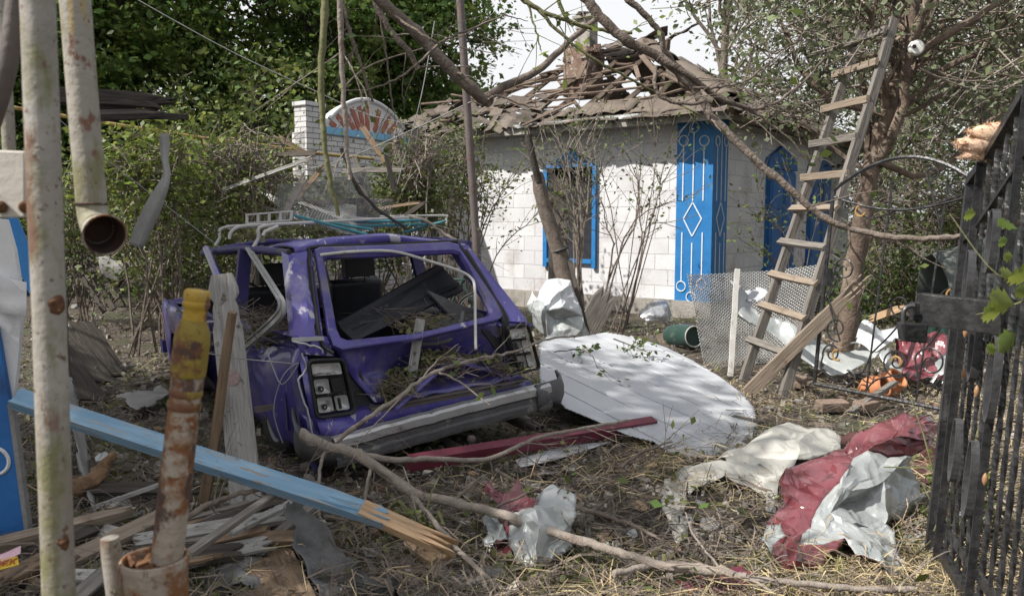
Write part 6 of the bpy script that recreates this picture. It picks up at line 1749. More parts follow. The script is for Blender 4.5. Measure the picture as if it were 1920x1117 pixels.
    k1 = [[(1372, 522, 8.6), (1386, 530, 8.55), (1398, 545, 8.6)], [(1372, 560, 8.4), (1390, 575, 8.3), (1415, 580, 8.4)], [(1385, 592, 8.3), (1405, 600, 8.2), (1435, 590, 8.3)], [(1440, 615, 8.2), (1455, 625, 8.15), (1478, 600, 8.2)], [(1480, 650, 8.0), (1495, 655, 7.95), (1510, 620, 8.1)], [(1530, 690, 7.8), (1545, 690, 7.75), (1560, 650, 8.0)]]
    k2 = [[(1398, 545, 8.5), (1420, 540, 8.55), (1445, 548, 8.5)], [(1402, 562, 8.4), (1425, 565, 8.4), (1440, 556, 8.45)]]
    k3 = [[(1540, 665, 7.9), (1570, 660, 7.9), (1620, 640, 7.9)], [(1540, 690, 7.7), (1580, 685, 7.6), (1640, 655, 7.8)], [(1548, 700, 7.6), (1590, 700, 7.5), (1650, 668, 7.7)]]
    sheet('bent_sheet', 'long curled grey sheet winding behind the ladder feet', 'metal sheet', [(k1, 38, .03, 0, 5, 6), (k2, 39, .02, 1, 4, 5), (k3, 40, .03, 0, 5, 6)], [sheet_grey, sheet_white, sheet_white], .005)
    # dark red lining beside the heap
    l1 = [[(1575, 815, 5.4), (1600, 800, 5.45), (1640, 808, 5.4)], [(1580, 838, 5.2), (1610, 835, 5.2), (1645, 832, 5.15)], [(1582, 852, 5.1), (1610, 850, 5.05), (1640, 846, 5.0)]]
    l2 = [[(1712, 850, 4.9), (1740, 835, 5.0), (1758, 850, 4.95)], [(1715, 885, 4.8), (1740, 880, 4.8), (1758, 880, 4.85)], [(1720, 905, 4.75), (1738, 912, 4.72), (1752, 905, 4.75)]]
    dk = mat('brown_red_lining', [(.055, .02, .02), (.10, .04, .035)], 5, .7, bump=.3)
    sheet('torn_lining', 'brown red torn lining sheet rising behind the maroon heap', 'lining', [(l1, 41, .03, 0, 4, 6)], [dk] * 3)
    sheet('torn_lining', 'brown red torn lining flap between maroon heap and barred gate', 'lining', [(l2, 42, .03, 0, 4, 6)], [dk] * 3)
    s1 = [[(1700, 950, 4.6), (1725, 945, 4.6), (1752, 942, 4.65)], [(1695, 975, 4.45), (1725, 975, 4.42), (1758, 965, 4.5)], [(1690, 1000, 4.35), (1720, 995, 4.35), (1750, 990, 4.4)]]
    sheet('bent_sheet', 'cream crinkled offcut tucked against the barred gate side of the heap', 'metal sheet', [(s1, 43, .03, 0, 4, 7)], [sheet_cream] * 3)
    # maroon strip in the foreground
    plank('maroon_strip', 'maroon painted board half under the lowest branch', 'board', G(1290, 1117, .05), G(1425, 1083, .06), .16, .02, maroon, seed=5, jag=(.02, .1), up=(.1, -.3, 1))
    # foreground felt and scraps
    t1 = [[(530, 945, 3.5), (552, 938, 3.5), (572, 942, 3.5)], [(545, 990, 3.35), (578, 985, 3.42), (612, 990, 3.4)], [(566, 1045, 3.2), (605, 1040, 3.3), (648, 1042, 3.28)], [(590, 1095, 3.08), (640, 1092, 3.2), (690, 1090, 3.2)], [(610, 1155, 2.95), (660, 1150, 3.05), (720, 1150, 3.08)]]
    sheet('felt_strip', 'long dark grey strip of roofing felt beside the blue plank end', 'felt strip', [(t1, 51, .015, 0, 5, 5)], [grey_rubber] * 3, .006, dY=.12)
    for k_, (x0, y0, lab) in enumerate(((455, 985, 'black torn roofing felt under the thin straight lath'), (250, 1075, 'black torn roofing felt beside the stub of pipe'), (660, 1085, 'black torn roofing felt piece at the bottom edge near the split plank'))):
        tt_ = [[(x0 + 45 * i, y0 + 24 * j + 5 * i, None) for i in range(3)] for j in range(3)]
        tt_ = [[(x, y, G(x, y, .07 + .05 * ((i + j) % 2)).y) for i, (x, y, _) in enumerate(r)] for j, r in enumerate(tt_)]
        sheet('felt_scrap', lab, 'felt', [(tt_, 90 + k_, .06, 0, 4, 6)], [rubber] * 3)
    t2 = [[(360, 1080, 3.0), (390, 1055, 3.05), (430, 1046, 3.05), (480, 1052, 3.05)], [(380, 1095, 2.9), (420, 1075, 2.9), (460, 1075, 2.88), (510, 1085, 2.9)], [(420, 1110, 2.8), (450, 1100, 2.78), (490, 1110, 2.78), (540, 1130, 2.8)]]
    sheet('felt_strip', 'curled pale grey sheet lying in front of the rusty socket', 'felt strip', [(t2, 52, .02, 0, 5, 5)], [grey_rubber] * 3, .006, dY=.4)
    t3 = [[(110, 700, 6.2), (135, 705, 6.2)], [(128, 760, 5.4), (160, 800, 5.3)], [(140, 820, 4.9), (172, 900, 4.6)], [(150, 900, 4.5), (190, 985, 4.2)]]
    sheet('sheet_strip', 'long pale torn strip running down behind the thick post', 'metal strip', [(t3, 53, .02, 0, 5, 5)], [asb] * 3, .006)
    t4 = [[(230, 740, 6.6), (270, 722, 6.8), (310, 715, 7)], [(235, 760, 6.3), (280, 748, 6.4), (318, 740, 6.5)], [(250, 772, 6.1), (290, 765, 6.2), (320, 755, 6.3)]]
    sheet('plastic_scrap', 'crumpled grey plastic lying by the open car door', 'plastic scrap', [(t4, 54, .05, 0, 5, 8)], [asb] * 3, .004)
    t5 = [[(0, 1040, 2.85), (60, 1022, 2.9), (122, 1012, 2.95)], [(0, 1062, 2.75), (60, 1045, 2.8), (120, 1030, 2.85)]]
    # sweet wrapper with letter
    t = thing('wrapper', 'pink and yellow torn wrapper lettered in red beside the thick post', 'wrapper', P(15, 1055, 3.0))
    w1 = [[(-70, 1062, 3.05), (-10, 1045, 3.05), (40, 1022, 3.1)], [(-70, 1075, 3.0), (-10, 1058, 3.0), (36, 1036, 3.05)]]
    m = MB(); m.grid(cr(w1, 4, .008, 61, 4)); solid(m.build('pink_fold', pink_paper, t), .002)
    q = [P(-90, 1066, 3.0), P(33, 1042, 3.03), P(36, 1058, 2.99), P(-90, 1092, 2.96)]
    m = MB(); m.prism(q, .003); m.build('yellow_band', yellow_paper, t)
    def tx(body, x, y, sz):
        c = bpy.data.curves.new('lettering', 'FONT'); c.body = body; c.size = sz; c.extrude = .001; c.align_x = 'CENTER'; c.align_y = 'CENTER'
        u = (q[1] - q[0]).normalized(); n_ = (q[2] - q[1]).cross(u).normalized(); v = n_.cross(u)
        if n_.y > 0: n_ = -n_; v = -v
        v = n_.cross(u)
        p = on_plane(x, y, q[0], n_) + n_ * .004
        o = bpy.data.objects.new('lettering', c); COL.objects.link(o); c.materials.append(red_ink); o.parent = t
        Mx = Matrix(((u.x, v.x, n_.x, p.x), (u.y, v.y, n_.y, p.y), (u.z, v.z, n_.z, p.z), (0, 0, 0, 1)))
        me = o.to_mesh().copy(); bpy.data.objects.remove(o); o = bpy.data.objects.new('lettering', me); COL.objects.link(o); o.parent = t
        o.matrix_local = WM[t.name].inverted() @ Mx
    tx('ЖК', 14, 1056, .042)
    # soil-dark crooked white bracket
    m = MB(); m.tube([G(496, 985, .12), G(512, 1008, .10), G(504, 1040, .06)], .007, 6); tag(m.build('bent_rod', white_tube), 'short crooked white rod on the dark felt', 'rod')
sheets()

def litter():
    rng = random.Random(77); g = np.random.default_rng(77)
    # --- named planks and boards, foreground left
    def pk(label, a, b, w_, th, mt, seed, za=.05, zb=.05, up=(0, -.3, 1), name='board', cat='board', **k):
        plank(name, label, cat, G(*a, za), G(*b, zb), w_, th, mt, seed=seed, up=up, **k)
    pk('brown board end resting under the rusty socket', (130, 1050), (330, 955), .10, .03, wood_plank, 1, .05, .16, jag=(.05, .02))
    pk('wide fresh board showing behind the rusty socket', (215, 1040), (330, 990), .16, .03, wood_fresh, 2, .02, .06, jag=(.05, .1))
    pk('thin straight lath crossing from the socket to the blue plank', (352, 1040), (556, 900), .035, .022, wood_grey, 3, .30, .36, jag=(.01, .02), name='lath', cat='lath')
    pk('short grey lath lying below the thin straight lath', (430, 1000), (552, 940), .04, .02, wood_weath2, 4, .20, .22, jag=(.02, .05), name='lath', cat='lath')
    pk('broad dark brown board lying flat by the felt strip', (470, 1010), (540, 1180), .28, .03, wood_brown, 5, .08, .06, jag=(.04, .02))
    pk('charred dark board under the thin lath', (330, 1010), (540, 930), .10, .03, wood_dark, 6, .10, .12, jag=(.1, .1))
    pk('long brown stick lying behind the thick post', (-40, 1030), (250, 955), .06, .05, wood_plank, 7, .08, .14, name='stick', cat='stick', jag=(.02, .1))
    pk('dull brown board at the bottom corner', (0, 1090), (140, 1020), .10, .03, wood_brown, 8, .06, .06, jag=(.03, .1))
    pk('long dark felt covered batten behind the rusty post', (290, 990), (600, 905), .03, .02, wood_grey, 9, .12, .12, name='lath', cat='lath')
    # jumble of thin boards in the near corner, too alike to tell apart
    for i in range(26):
        px, py = rng.uniform(110, 640), rng.uniform(900, 1105); an = rng.gauss(.45, .55); c = G(px, py, rng.uniform(.03, .16)); L = rng.uniform(.25, .75)
        d = Vector((math.cos(an), math.sin(an) * .8, rng.uniform(-.1, .12))) * L / 2
        plank('scrap_board', 'narrow grey or brown scrap board in the jumble of the near corner', 'board', c - d, c + d, rng.uniform(.03, .10), rng.uniform(.012, .03), [wood_grey, wood_brown, wood_dark, wood_weath2, wood_dark][i % 5], 'scrap boards jumbled in the near corner', seed=60 + i, up=(rng.gauss(0, .3), -.4, 1), jag=(.06, .1), seg=5)
    # rotten bark log
    m = MB(); pts = smooth([P(132, 918, 4.3), P(165, 905, 4.35), P(190, 880, 4.4), P(215, 850, 4.45)], 5); m.tube(pts, [.035, .05, .05, .055, .05, .05, .05, .048, .045, .045, .04, .04, .035, .03, .03, .02], 10); m.noise(.02, 14)
    tag(m.build('rotten_branch', mat('rotten_wood', [(.13, .075, .04), (.24, .15, .085), (.3, .2, .12)], 9, .9, bump=1, bscale=30)), 'rotten orange brown branch stub by the thick post', 'branch')
    # dark corrugated boards leaning by the path
    for i, (a, b, Y0, Y1, w_) in enumerate((((108, 648), (176, 742), 7.4, 6.8, .24), ((112, 612), (196, 706), 8.3, 7.6, .22), ((146, 606), (214, 694), 8.5, 7.9, .20), ((166, 604), (226, 686), 8.6, 8.1, .12))):
        plank('dark_board', 'dark weathered board leaning in a row by the trodden path', 'board', P(*a, Y0), P(*b, Y1) * Vector((1, 1, 0)) + Vector((0, 0, .03)), w_, .025, wood_dark, group='dark boards leaning by the path', seed=20 + i, up=(.75, -.4, .5))
    # dark trellis
    t = thing('trellis', 'collapsed dark slatted frame at the back of the path', 'trellis', P(175, 570, 11.5) * Vector((1, 1, 0)))
    for i, (a, b) in enumerate((((122, 470), (196, 585)), ((150, 475), (214, 580)), ((165, 480), (222, 560)), ((120, 520), (200, 500)))):
        plank('slat', None, None, P(*a, 11.8), P(*b, 11.3), .07, .03, wood_dark, parent=t, seed=30 + i, up=(0, -1, .3))
    s = [[(178, 482, 10.9), (198, 478, 10.9), (222, 490, 10.9)], [(180, 500, 10.8), (200, 505, 10.8), (226, 505, 10.8)], [(190, 512, 10.8), (205, 516, 10.8), (230, 520, 10.8)]]
    sheet('torn_card', 'torn grey card hanging on the collapsed dark frame', 'card', [(s, 71, .05, 0, 4, 5)], [asb] * 3)
    plank('blue_batten', 'bright blue batten leaning behind the white board edge', 'batten', P(16, 410, 5.2), P(72, 545, 5.0), .10, .03, blue_paint, seed=40, up=(.3, -1, 0))
    # perforated black grating piece
    lattice('grating', 'small perforated grey grate at the bottom edge', 'grate', G(392, 1128, .04), G(432, 1150, .04), G(420, 1100, .08), G(400, 1095, .08), 7, 8, .004, wire_dark, 0, 5)
    # broken trunk by the cottage window
    m = MB(); m.tube(smooth([P(1085, 640, 10.6) * Vector((1, 1, 0)), P(1060, 520, 10.6), P(1030, 420, 10.6), P(1006, 325, 10.6)], 5, .01, rng), [.13, .085], 10); m.noise(.018, 6)
    t = thing('snapped_tree', 'snapped leaning tree trunk in front of the blue window', 'tree trunk', P(1085, 640, 10.6) * Vector((1, 1, 0)))
    m.build('trunk', bark, t)
    m = MB(); m.tube(smooth([P(1012, 345, 10.55), P(1000, 300, 10.5), P(990, 252, 10.5)], 4), [.05, .04], 8); m.build('broken_stem', bark_dark, t)
    m = MB(); m.torus(P(1050, 468, 10.6), P(1060, 500, 10.6) - P(1040, 440, 10.6), .105, .02, 14, 6); m.build('wire_band', wire_dark, t)
    plank('grey_board', 'upright grey board standing behind the snapped trunk', 'board', P(1048, 600, 11.6) * Vector((1, 1, 0)), P(1046, 335, 11.6), .28, .05, wood_grey, seed=44, up=(0, -1, 0), warp=.02)
    plank('grey_board', 'broken grey board leaning at the shrub roots', 'board', P(1090, 630, 10.4) * Vector((1, 1, 0)), P(1145, 540, 10.6), .30, .04, wood_grey, seed=45, up=(.2, -1, .2), jag=(0, .2))
    # splintered laths in the wreckage behind the car
    for i in range(22):
        px, py, Y = rng.uniform(380, 790), rng.uniform(275, 420), rng.uniform(9.6, 11.6); c = P(px, py, Y); an = rng.gauss(0, .7); L = rng.uniform(.5, 1.5)
        d = Vector((math.cos(an), rng.gauss(0, .3), math.sin(an) * .7)) * L / 2
        plank('broken_lath', 'broken lath caught in the creepers behind the wreck', 'lath', c - d, c + d, rng.uniform(.03, .09), .02, [wood_grey, wood_weath2, wood_brown, wood_dark][i % 4], 'broken laths caught in the creepers behind the wreck', seed=110 + i, up=(0, -1, .3), jag=(.05, .1), seg=4, warp=.02)
    # bricks
    for i, (px, py, rz, lab) in enumerate(((1560, 760, .15, 'single dusty brick lying before the arched gate'), (1497, 715, 1.0, 'brown brick at the ladder foot'), (1625, 760, .6, 'broken brick near the maroon heap top'))):
        c = G(px, py, .05); m = MB(); m.box(c, (.25, .12, .07), Matrix.Rotation(rz, 3, 'Z') @ Matrix.Rotation(.15, 3, 'X'))
        m = MB().box((0, 0, 0), (.24, .11, .08)); 
        M = Matrix.Translation(c) @ Matrix.Rotation(rz, 4, 'Z') @ Matrix.Rotation(.12, 4, 'X')
        m.xf(M); o = bevel(m.build('brick', mat('dusty_brick', [(.16, .115, .09), (.26, .19, .15)], 12, .9, bump=.7, bscale=40) if i == 0 else bpy.data.materials['dusty_brick'], frame=M), .008); tag(o, lab, 'brick')
    # clay pots
    for i, (px, py, r_, lab) in enumerate(((1636, 728, .11, 'round orange clay pot half under the arched gate'), (1664, 722, .12, 'broken orange clay pot behind the round one'))):
        c = G(px, py, .08); ax = Vector((.5, -.6, .3 + i * .4)).normalized(); t = thing('clay_pot', lab, 'pot', (c.x, c.y, 0))
        m = MB(); m.lathe(c - ax * r_, c + ax * r_, [(0, 0), (.02, r_ * .5), (.3, r_ * .95), (.6, r_ * 1.0), (.85, r_ * .8), (1, r_ * .75), (.97, r_ * .68), (.5, r_ * .9), (.1, r_ * .5), (.1, 0)], 18); m.noise(.006, 9); m.build('pot', clay, t)
        m = MB(); m.torus(c + ax * r_, ax, r_ * .76, .012, 18, 6); m.build('rim', clay, t)
    # scraps: small flat pieces, each its own object
    kinds = [('wood_splinter', 'small splinter of weathered wood among the litter', 'wood splinter', wood_grey, (.08, .30), (.012, .04)), ('wood_chip', 'short raw brown wood piece among the litter', 'wood piece', wood_brown, (.06, .2), (.02, .07)),
             ('roof_shard', 'small grey shard of broken roof sheet on the ground', 'shard', asb, (.06, .2), (.05, .14)), ('sheet_scrap', 'small torn pale metal scrap on the ground', 'metal scrap', sheet_grey, (.05, .16), (.04, .1)), ('brick_lump', 'small broken lump of brick on the ground', 'brick lump', brick_red, (.04, .1), (.04, .07))]
    zones = [((60, 700), (560, 1110), 62), ((560, 880), (1280, 1110), 66), ((1000, 640), (1800, 1100), 70), ((100, 570), (330, 760), 22), ((1130, 610), (1300, 660), 10), ((1380, 700), (1780, 800), 20)]
    for (lo, hi, n) in zones:
        for i in range(n):
            px, py = rng.uniform(lo[0], hi[0]), rng.uniform(lo[1], hi[1])
            c = G(px, py, .0); c.z = gz(c.x, c.y)
            q = CI @ c
            if -.85 < q.x < .85 and -.2 < q.y < 4.1: continue
            k = rng.choices(range(5), (40, 22, 18, 12, 8))[0]; nm, lab, cat, mt, lr, wr = kinds[k]
            L, w_ = rng.uniform(*lr), rng.uniform(*wr); an = rng.uniform(0, 3.14)
            if k < 2:
                d = Vector((math.cos(an), math.sin(an), rng.uniform(-.12, .25))) * L
                m, M = plank_mesh(c + Vector((0, 0, .02)), c + d + Vector((0, 0, .02)), w_, rng.uniform(.006, .02), jag=(L * .2, L * .3), seg=4, nw=4, seed=i)
                o = m.build(nm, mt, frame=M)
            elif k == 4:
                m = MB().box((0, 0, .02), (L, w_, w_ * .8)).noise(.02, 20, i); M = Matrix.Translation(c) @ Matrix.Rotation(an, 4, 'Z') @ Matrix.Rotation(rng.uniform(-.4, .4), 4, 'X'); m.xf(M); o = bevel(m.build(nm, mt, frame=M), .006)
            else:
                nn = rng.randint(4, 6); poly = [Vector((L * .6 * math.cos(6.283 * j / nn + rng.uniform(-.3, .3)) * rng.uniform(.6, 1), w_ * .8 * math.sin(6.283 * j / nn + rng.uniform(-.3, .3)), 0)) for j in range(nn)]
                m = MB().prism(poly, .006, n=Vector((0, 0, 1))); M = Matrix.Translation(c + Vector((0, 0, .03))) @ Matrix.Rotation(an, 4, 'Z') @ Matrix.Rotation(rng.uniform(-.5, .5), 4, 'X') @ Matrix.Rotation(rng.uniform(-.4, .4), 4, 'Y'); m.xf(M); o = m.build(nm, mt, frame=M)
            tag(o, lab, cat, lab.replace('small ', '').replace('short ', '') + ' (many alike)')
    # --- uncountable litter
    def area(n, near=True):
        out = np.empty((0, 2))
        while len(out) < n:
            y = 3.0 + (13.5 - 3.0) * g.uniform(0, 1, n * 2) ** 1.7; x = g.uniform(-.68, .68, n * 2) * y
            out = np.concatenate([out, np.stack([x, y], 1)])
        return out[:n]
    def keep(xy, f): 
        return np.array([q for q in xy if f(q[0], q[1])])
    def strands(xy, lmin, lmax, wmin, wmax, lift, tilt):
        V = []
        for x, y in xy:
            z = gz(x, y) + abs(g.normal()) * lift + .004
            a = g.uniform(0, 6.283); L = g.uniform(lmin, lmax); d = np.array([math.cos(a), math.sin(a), g.normal() * tilt]) * L / 2
            w_ = np.array([-math.sin(a), math.cos(a), g.normal() * .4]) * g.uniform(wmin, wmax) / 2
            p = np.array([x, y, z + abs(d[2])]); b = np.array([g.normal() * .1 * L, g.normal() * .1 * L, abs(g.normal()) * .12 * L])
            V += [p - d - w_, p - d + w_, p + b + w_, p + b - w_, p + b - w_, p + b + w_, p + d + w_ * .3, p + d - w_ * .3]
        return np.array(V)
    def straw_d(x, y):
        if -.15 > x: return g.uniform() < .04
        u = noise.noise(Vector((x * .9, y * .9, 3)))
        return g.uniform() < max(.06, min(1, .55 + u * 1.3)) * min(1, .25 + (x + .15) * 1.2) * (1 if y < 7.5 else .3) * (.55 if x < .8 else .9)
    xy = keep(area(46000), straw_d)
    tag(npmesh('straw', strands(xy, .08, .30, .002, .0048, .035, .18), 4, straw_m), 'dry yellow straw and grass strewn over the sunny ground', 'straw', kind='stuff')
    xy = area(24000)
    tag(npmesh('twig_litter', strands(xy, .04, .30, .002, .008, .03, .18), 4, twig_m), 'broken brown twigs strewn all over the yard', 'twig litter', kind='stuff')
    xy = keep(area(20000), lambda x, y: (noise.noise(Vector((x * 1.2, y * 1.2, 8))) > -.05 or g.uniform() < .12) and (x < .6 or g.uniform() < .4))
    C = np.array([[x, y, gz(x, y) + abs(g.normal()) * .03 + .01] for x, y in xy])
    tag(npmesh('leaf_litter', leaf_quads(C, .045, g, .0), 4, leaf_fall), 'wilted green and brown leaves scattered over the yard', 'leaf litter', kind='stuff')
    V, mi = [], []
    for x, y in area(9000):
        s = abs(g.normal()) * .015 + .005; z = gz(x, y) + s * .4
        a = g.uniform(0, 6.28); c, sn = math.cos(a), math.sin(a); tl = g.normal() * .3
        h = s * g.uniform(.3, .9)
        B = [(-s, -s * .7, -h), (s, -s * .5, -h), (s * .8, s * .7, -h), (-s * .7, s * .6, -h), (-s * .8, -s * .5, h), (s * .7, -s * .4, h * .8), (s * .6, s * .5, h), (-s * .5, s * .5, h * .7)]
        B = [np.array([x + bx * c - by * sn, y + bx * sn + by * c, z + bz + bx * tl]) for bx, by, bz in B]
        for f in ((4, 5, 6, 7), (0, 1, 5, 4), (1, 2, 6, 5), (2, 3, 7, 6), (3, 0, 4, 7)): V += [B[i] for i in f]
    tag(npmesh('rubble', np.array(V), 4, rubble_m), 'fine chips of mortar, slate and brick over the yard', 'rubble', kind='stuff')
    # tufts of live grass
    V = []
    for k in range(520):
        px, py = rng.uniform(60, 1780), rng.uniform(600, 1117) ** 1
        c = G(px, py, 0)
        if noise.noise(Vector((c.x * .8, c.y * .8, 15))) < .02: continue
        q = CI @ c
        if -.8 < q.x < .8 and 0 < q.y < 4: continue
        for j in range(rng.randint(8, 20)):
            b = np.array([c.x + rng.gauss(0, .04), c.y + rng.gauss(0, .04), gz(c.x, c.y)]); h = rng.uniform(.04, .13); l = np.array([rng.gauss(0, .4), rng.gauss(0, .4), 1]) * h
            w_ = np.array([rng.gauss(0, 1), rng.gauss(0, 1), 0]) * .0022
            V += [b - w_, b + w_, b + l + w_ * .2, b + l - w_ * .2]
    tag(npmesh('grass', np.array(V), 4, leaf_bright), 'short green grass tufts growing through the litter', 'grass', kind='stuff')
litter()
# ------------------------------------------------------------------ fallen and hanging branches
def branch(name, label, main, r0, r1, subs=(), twigs=10, leaves=0, seed=0, mt=bark, lm=leaf_mid, ls=.05, group=None, cat='branch', tl=(.12, .4), wob=.005):
    """main: [(px, py, depth)...]; subs: [(path, r0, r1)...]"""
    rng = random.Random(seed); g = np.random.default_rng(seed)
    m = MB(); path = smooth([P(*q) for q in main], 6, wob, rng)
    t = thing(name, label, cat, (min(path, key=lambda p: p.z)), group=group)
    rr = [r0 + (r1 - r0) * (i / (len(path) - 1)) * 1.0 for i in range(len(path))]
    rr = [q * (1 + .10 * noise.noise(Vector((i * .7, seed, 0)))) * (1.22 if i % 9 == 4 else 1) for i, q in enumerate(rr)]
    m.tube(path, rr, 10)
    allp = [(path, rr)]
    for (pth, a, b) in subs:
        sp = smooth([P(*q) for q in pth], 6, wob * .8, rng)
        sr = [a + (b - a) * i / (len(sp) - 1) for i in range(len(sp))]
        m.tube(sp, sr, 8); allp.append((sp, sr))
    ends = []
    for k in range(twigs):
        pth, pr = allp[rng.randint(0, len(allp) - 1)]
        i = rng.randint(len(pth) // 4, len(pth) - 2); a = pth[i]; d = (pth[i + 1] - a).normalized()
        side = d.cross(Vector((rng.gauss(0, 1), rng.gauss(0, 1), rng.gauss(0, 1)))).normalized()
        e = a + (d * rng.uniform(.4, 1) + side * rng.uniform(.4, 1)).normalized() * rng.uniform(*tl)
        tp = smooth([a, a.lerp(e, .55) + side * .02, e], 3, .004, rng)
        m.tube(tp, [max(.002, pr[i] * .32), .0012], 5, caps=False); ends += tp[1:]
        if rng.random() < .5:
            f = e + (e - a) * .0 + Vector((rng.gauss(0, .05), rng.gauss(0, .05), rng.gauss(0, .05)))
            b_ = tp[2]; m.tube([b_, b_.lerp(f, .5), f], [.002, .001], 4, caps=False)
    m.build('wood', mt, t)
    if leaves:
        pool = ends if ends else path
        idx = g.integers(0, len(pool), leaves)
        C = np.array([tuple(pool[i]) for i in idx]) + g.normal(size=(leaves, 3)) * .03
        npmesh('leaves', leaf_quads(C, ls, g), 4, lm, t)
    return t
def branches():
    HB = 'broken boughs hanging across the top of the view'
    # V of two thick boughs over the roof
    branch('hanging_bough', 'thick bough sloping down to a broken fork left of the cottage chimney', [(640, -60, 4.6), (705, -5, 4.6), (770, 50, 4.65), (840, 125, 4.7), (900, 180, 4.75), (918, 190, 4.76)], .030, .034,
           [([(912, 183, 4.75), (950, 160, 4.8), (1000, 138, 4.85), (1050, 95, 4.9), (1085, 62, 4.95), (1130, 28, 5)], .026, .014), ([(915, 188, 4.74), (935, 180, 4.6), (990, 200, 4.5), (1015, 198, 4.45)], .008, .003), ([(825, 80, 4.7), (870, 60, 4.7), (945, 28, 4.7)], .007, .004), ([(945, 28, 4.7), (990, 40, 4.75)], .004, .002), ([(740, 30, 4.6), (800, 70, 4.5), (825, 82, 4.5)], .008, .005), ([(823, 83, 4.6), (785, 118, 4.55), (740, 150, 4.5), (690, 168, 4.5), (648, 170, 4.5)], .008, .003)], 14, 0, 1, group=HB)
    branch('hanging_bough', 'bough drooping before the dark trees with a broken tip over the sunburst', [(690, -30, 4.8), (720, 40, 4.8), (760, 90, 4.82), (785, 130, 4.84)], .017, .016, [([(712, 30, 4.8), (725, 110, 4.8), (735, 190, 4.8), (742, 215, 4.8)], .007, .003), ([(650, 40, 4.8), (670, 100, 4.8), (690, 165, 4.8), (700, 190, 4.8)], .011, .007), ([(640, -10, 4.8), (655, 60, 4.8), (668, 95, 4.8)], .008, .009)], 18, 30, 2, group=HB, tl=(.2, .5))
    branch('hanging_bough', 'long bough from top centre sweeping over the cottage corner to the barred gate', [(1080, -40, 4.1), (1110, 12, 4.1), (1165, 70, 4.1), (1235, 108, 4.12), (1300, 165, 4.12), (1335, 220, 4.1), (1400, 285, 4.05), (1470, 345, 4.0), (1540, 405, 3.95), (1600, 430, 3.9), (1680, 446, 3.8), (1760, 446, 3.7), (1850, 436, 3.6), (1930, 415, 3.5)], .026, .010,
           [([(1235, 108, 4.1), (1290, 140, 4.1), (1350, 185, 4.15), (1410, 205, 4.2)], .018, .010), ([(1410, 205, 4.2), (1450, 195, 4.2), (1500, 160, 4.25), (1545, 110, 4.3)], .009, .004), ([(1410, 205, 4.2), (1440, 230, 4.2), (1480, 260, 4.2), (1520, 310, 4.2)], .008, .003), ([(1300, 165, 4.1), (1340, 165, 4.1), (1400, 150, 4.15), (1440, 120, 4.2), (1470, 95, 4.2)], .008, .003), ([(1230, 125, 4.1), (1228, 160, 4.05), (1245, 185, 4.05), (1290, 195, 4.05), (1320, 190, 4.05)], .010, .008), ([(1600, 430, 3.9), (1590, 420, 3.9), (1600, 470, 3.9), (1640, 515, 3.95), (1660, 530, 4)], .007, .004)], 22, 40, 3, group=HB)
    branch('hanging_bough', 'curved bough entering beside the one above the chimney', [(1150, -30, 4.4), (1195, 15, 4.4), (1235, 60, 4.42), (1250, 100, 4.45), (1290, 140, 4.5), (1340, 175, 4.55), (1420, 215, 4.6)], .019, .008, [([(1340, 175, 4.5), (1370, 140, 4.5), (1400, 110, 4.5)], .006, .003)], 10, 20, 4, group=HB)
    branch('hanging_bough', 'thin green tipped bough ending right over the chimney top', [(960, -20, 4.2), (1000, 12, 4.2), (1060, 38, 4.2), (1120, 55, 4.2), (1185, 62, 4.2)], .013, .008, [([(990, 10, 4.2), (1005, 60, 4.2), (1015, 95, 4.2)], .006, .003), ([(1010, 20, 4.2), (1065, 75, 4.2), (1120, 115, 4.2), (1185, 150, 4.25), (1240, 180, 4.3), (1310, 215, 4.3)], .009, .004), ([(1040, -20, 4.2), (1055, 20, 4.2), (1075, 50, 4.2)], .011, .008)], 14, 26, 5, mt=bark_green, lm=leaf_bright, group=HB)
    # two green shoots hanging in the middle
    branch('hanging_shoot', 'long olive shoot hanging straight down before the mesh on the wreck', [(612, -30, 2.9), (606, 60, 2.9), (602, 160, 2.9), (608, 260, 2.9), (620, 340, 2.9), (634, 405, 2.9)], .013, .007, [], 0, 0, 6, mt=bark_green, wob=.003)
    branch('hanging_shoot', 'thinner brown shoot hanging beside the olive one', [(638, -30, 3.2), (640, 80, 3.2), (645, 190, 3.2), (651, 280, 3.2), (656, 338, 3.2)], .011, .007, [], 3, 0, 7, mt=bark_fresh, wob=.003)
    branch('hanging_shoot', 'dark forked twig slanting down onto the roof rack', [(640, 278, 6.0), (665, 340, 6.0), (705, 390, 6.0), (765, 430, 6.0)], .014, .010, [([(655, 320, 6), (672, 360, 6), (688, 372, 6)], .008, .006)], 4, 0, 8, mt=bark_dark)
    # foreground fallen branches
    FB = 'fallen branches over the litter'
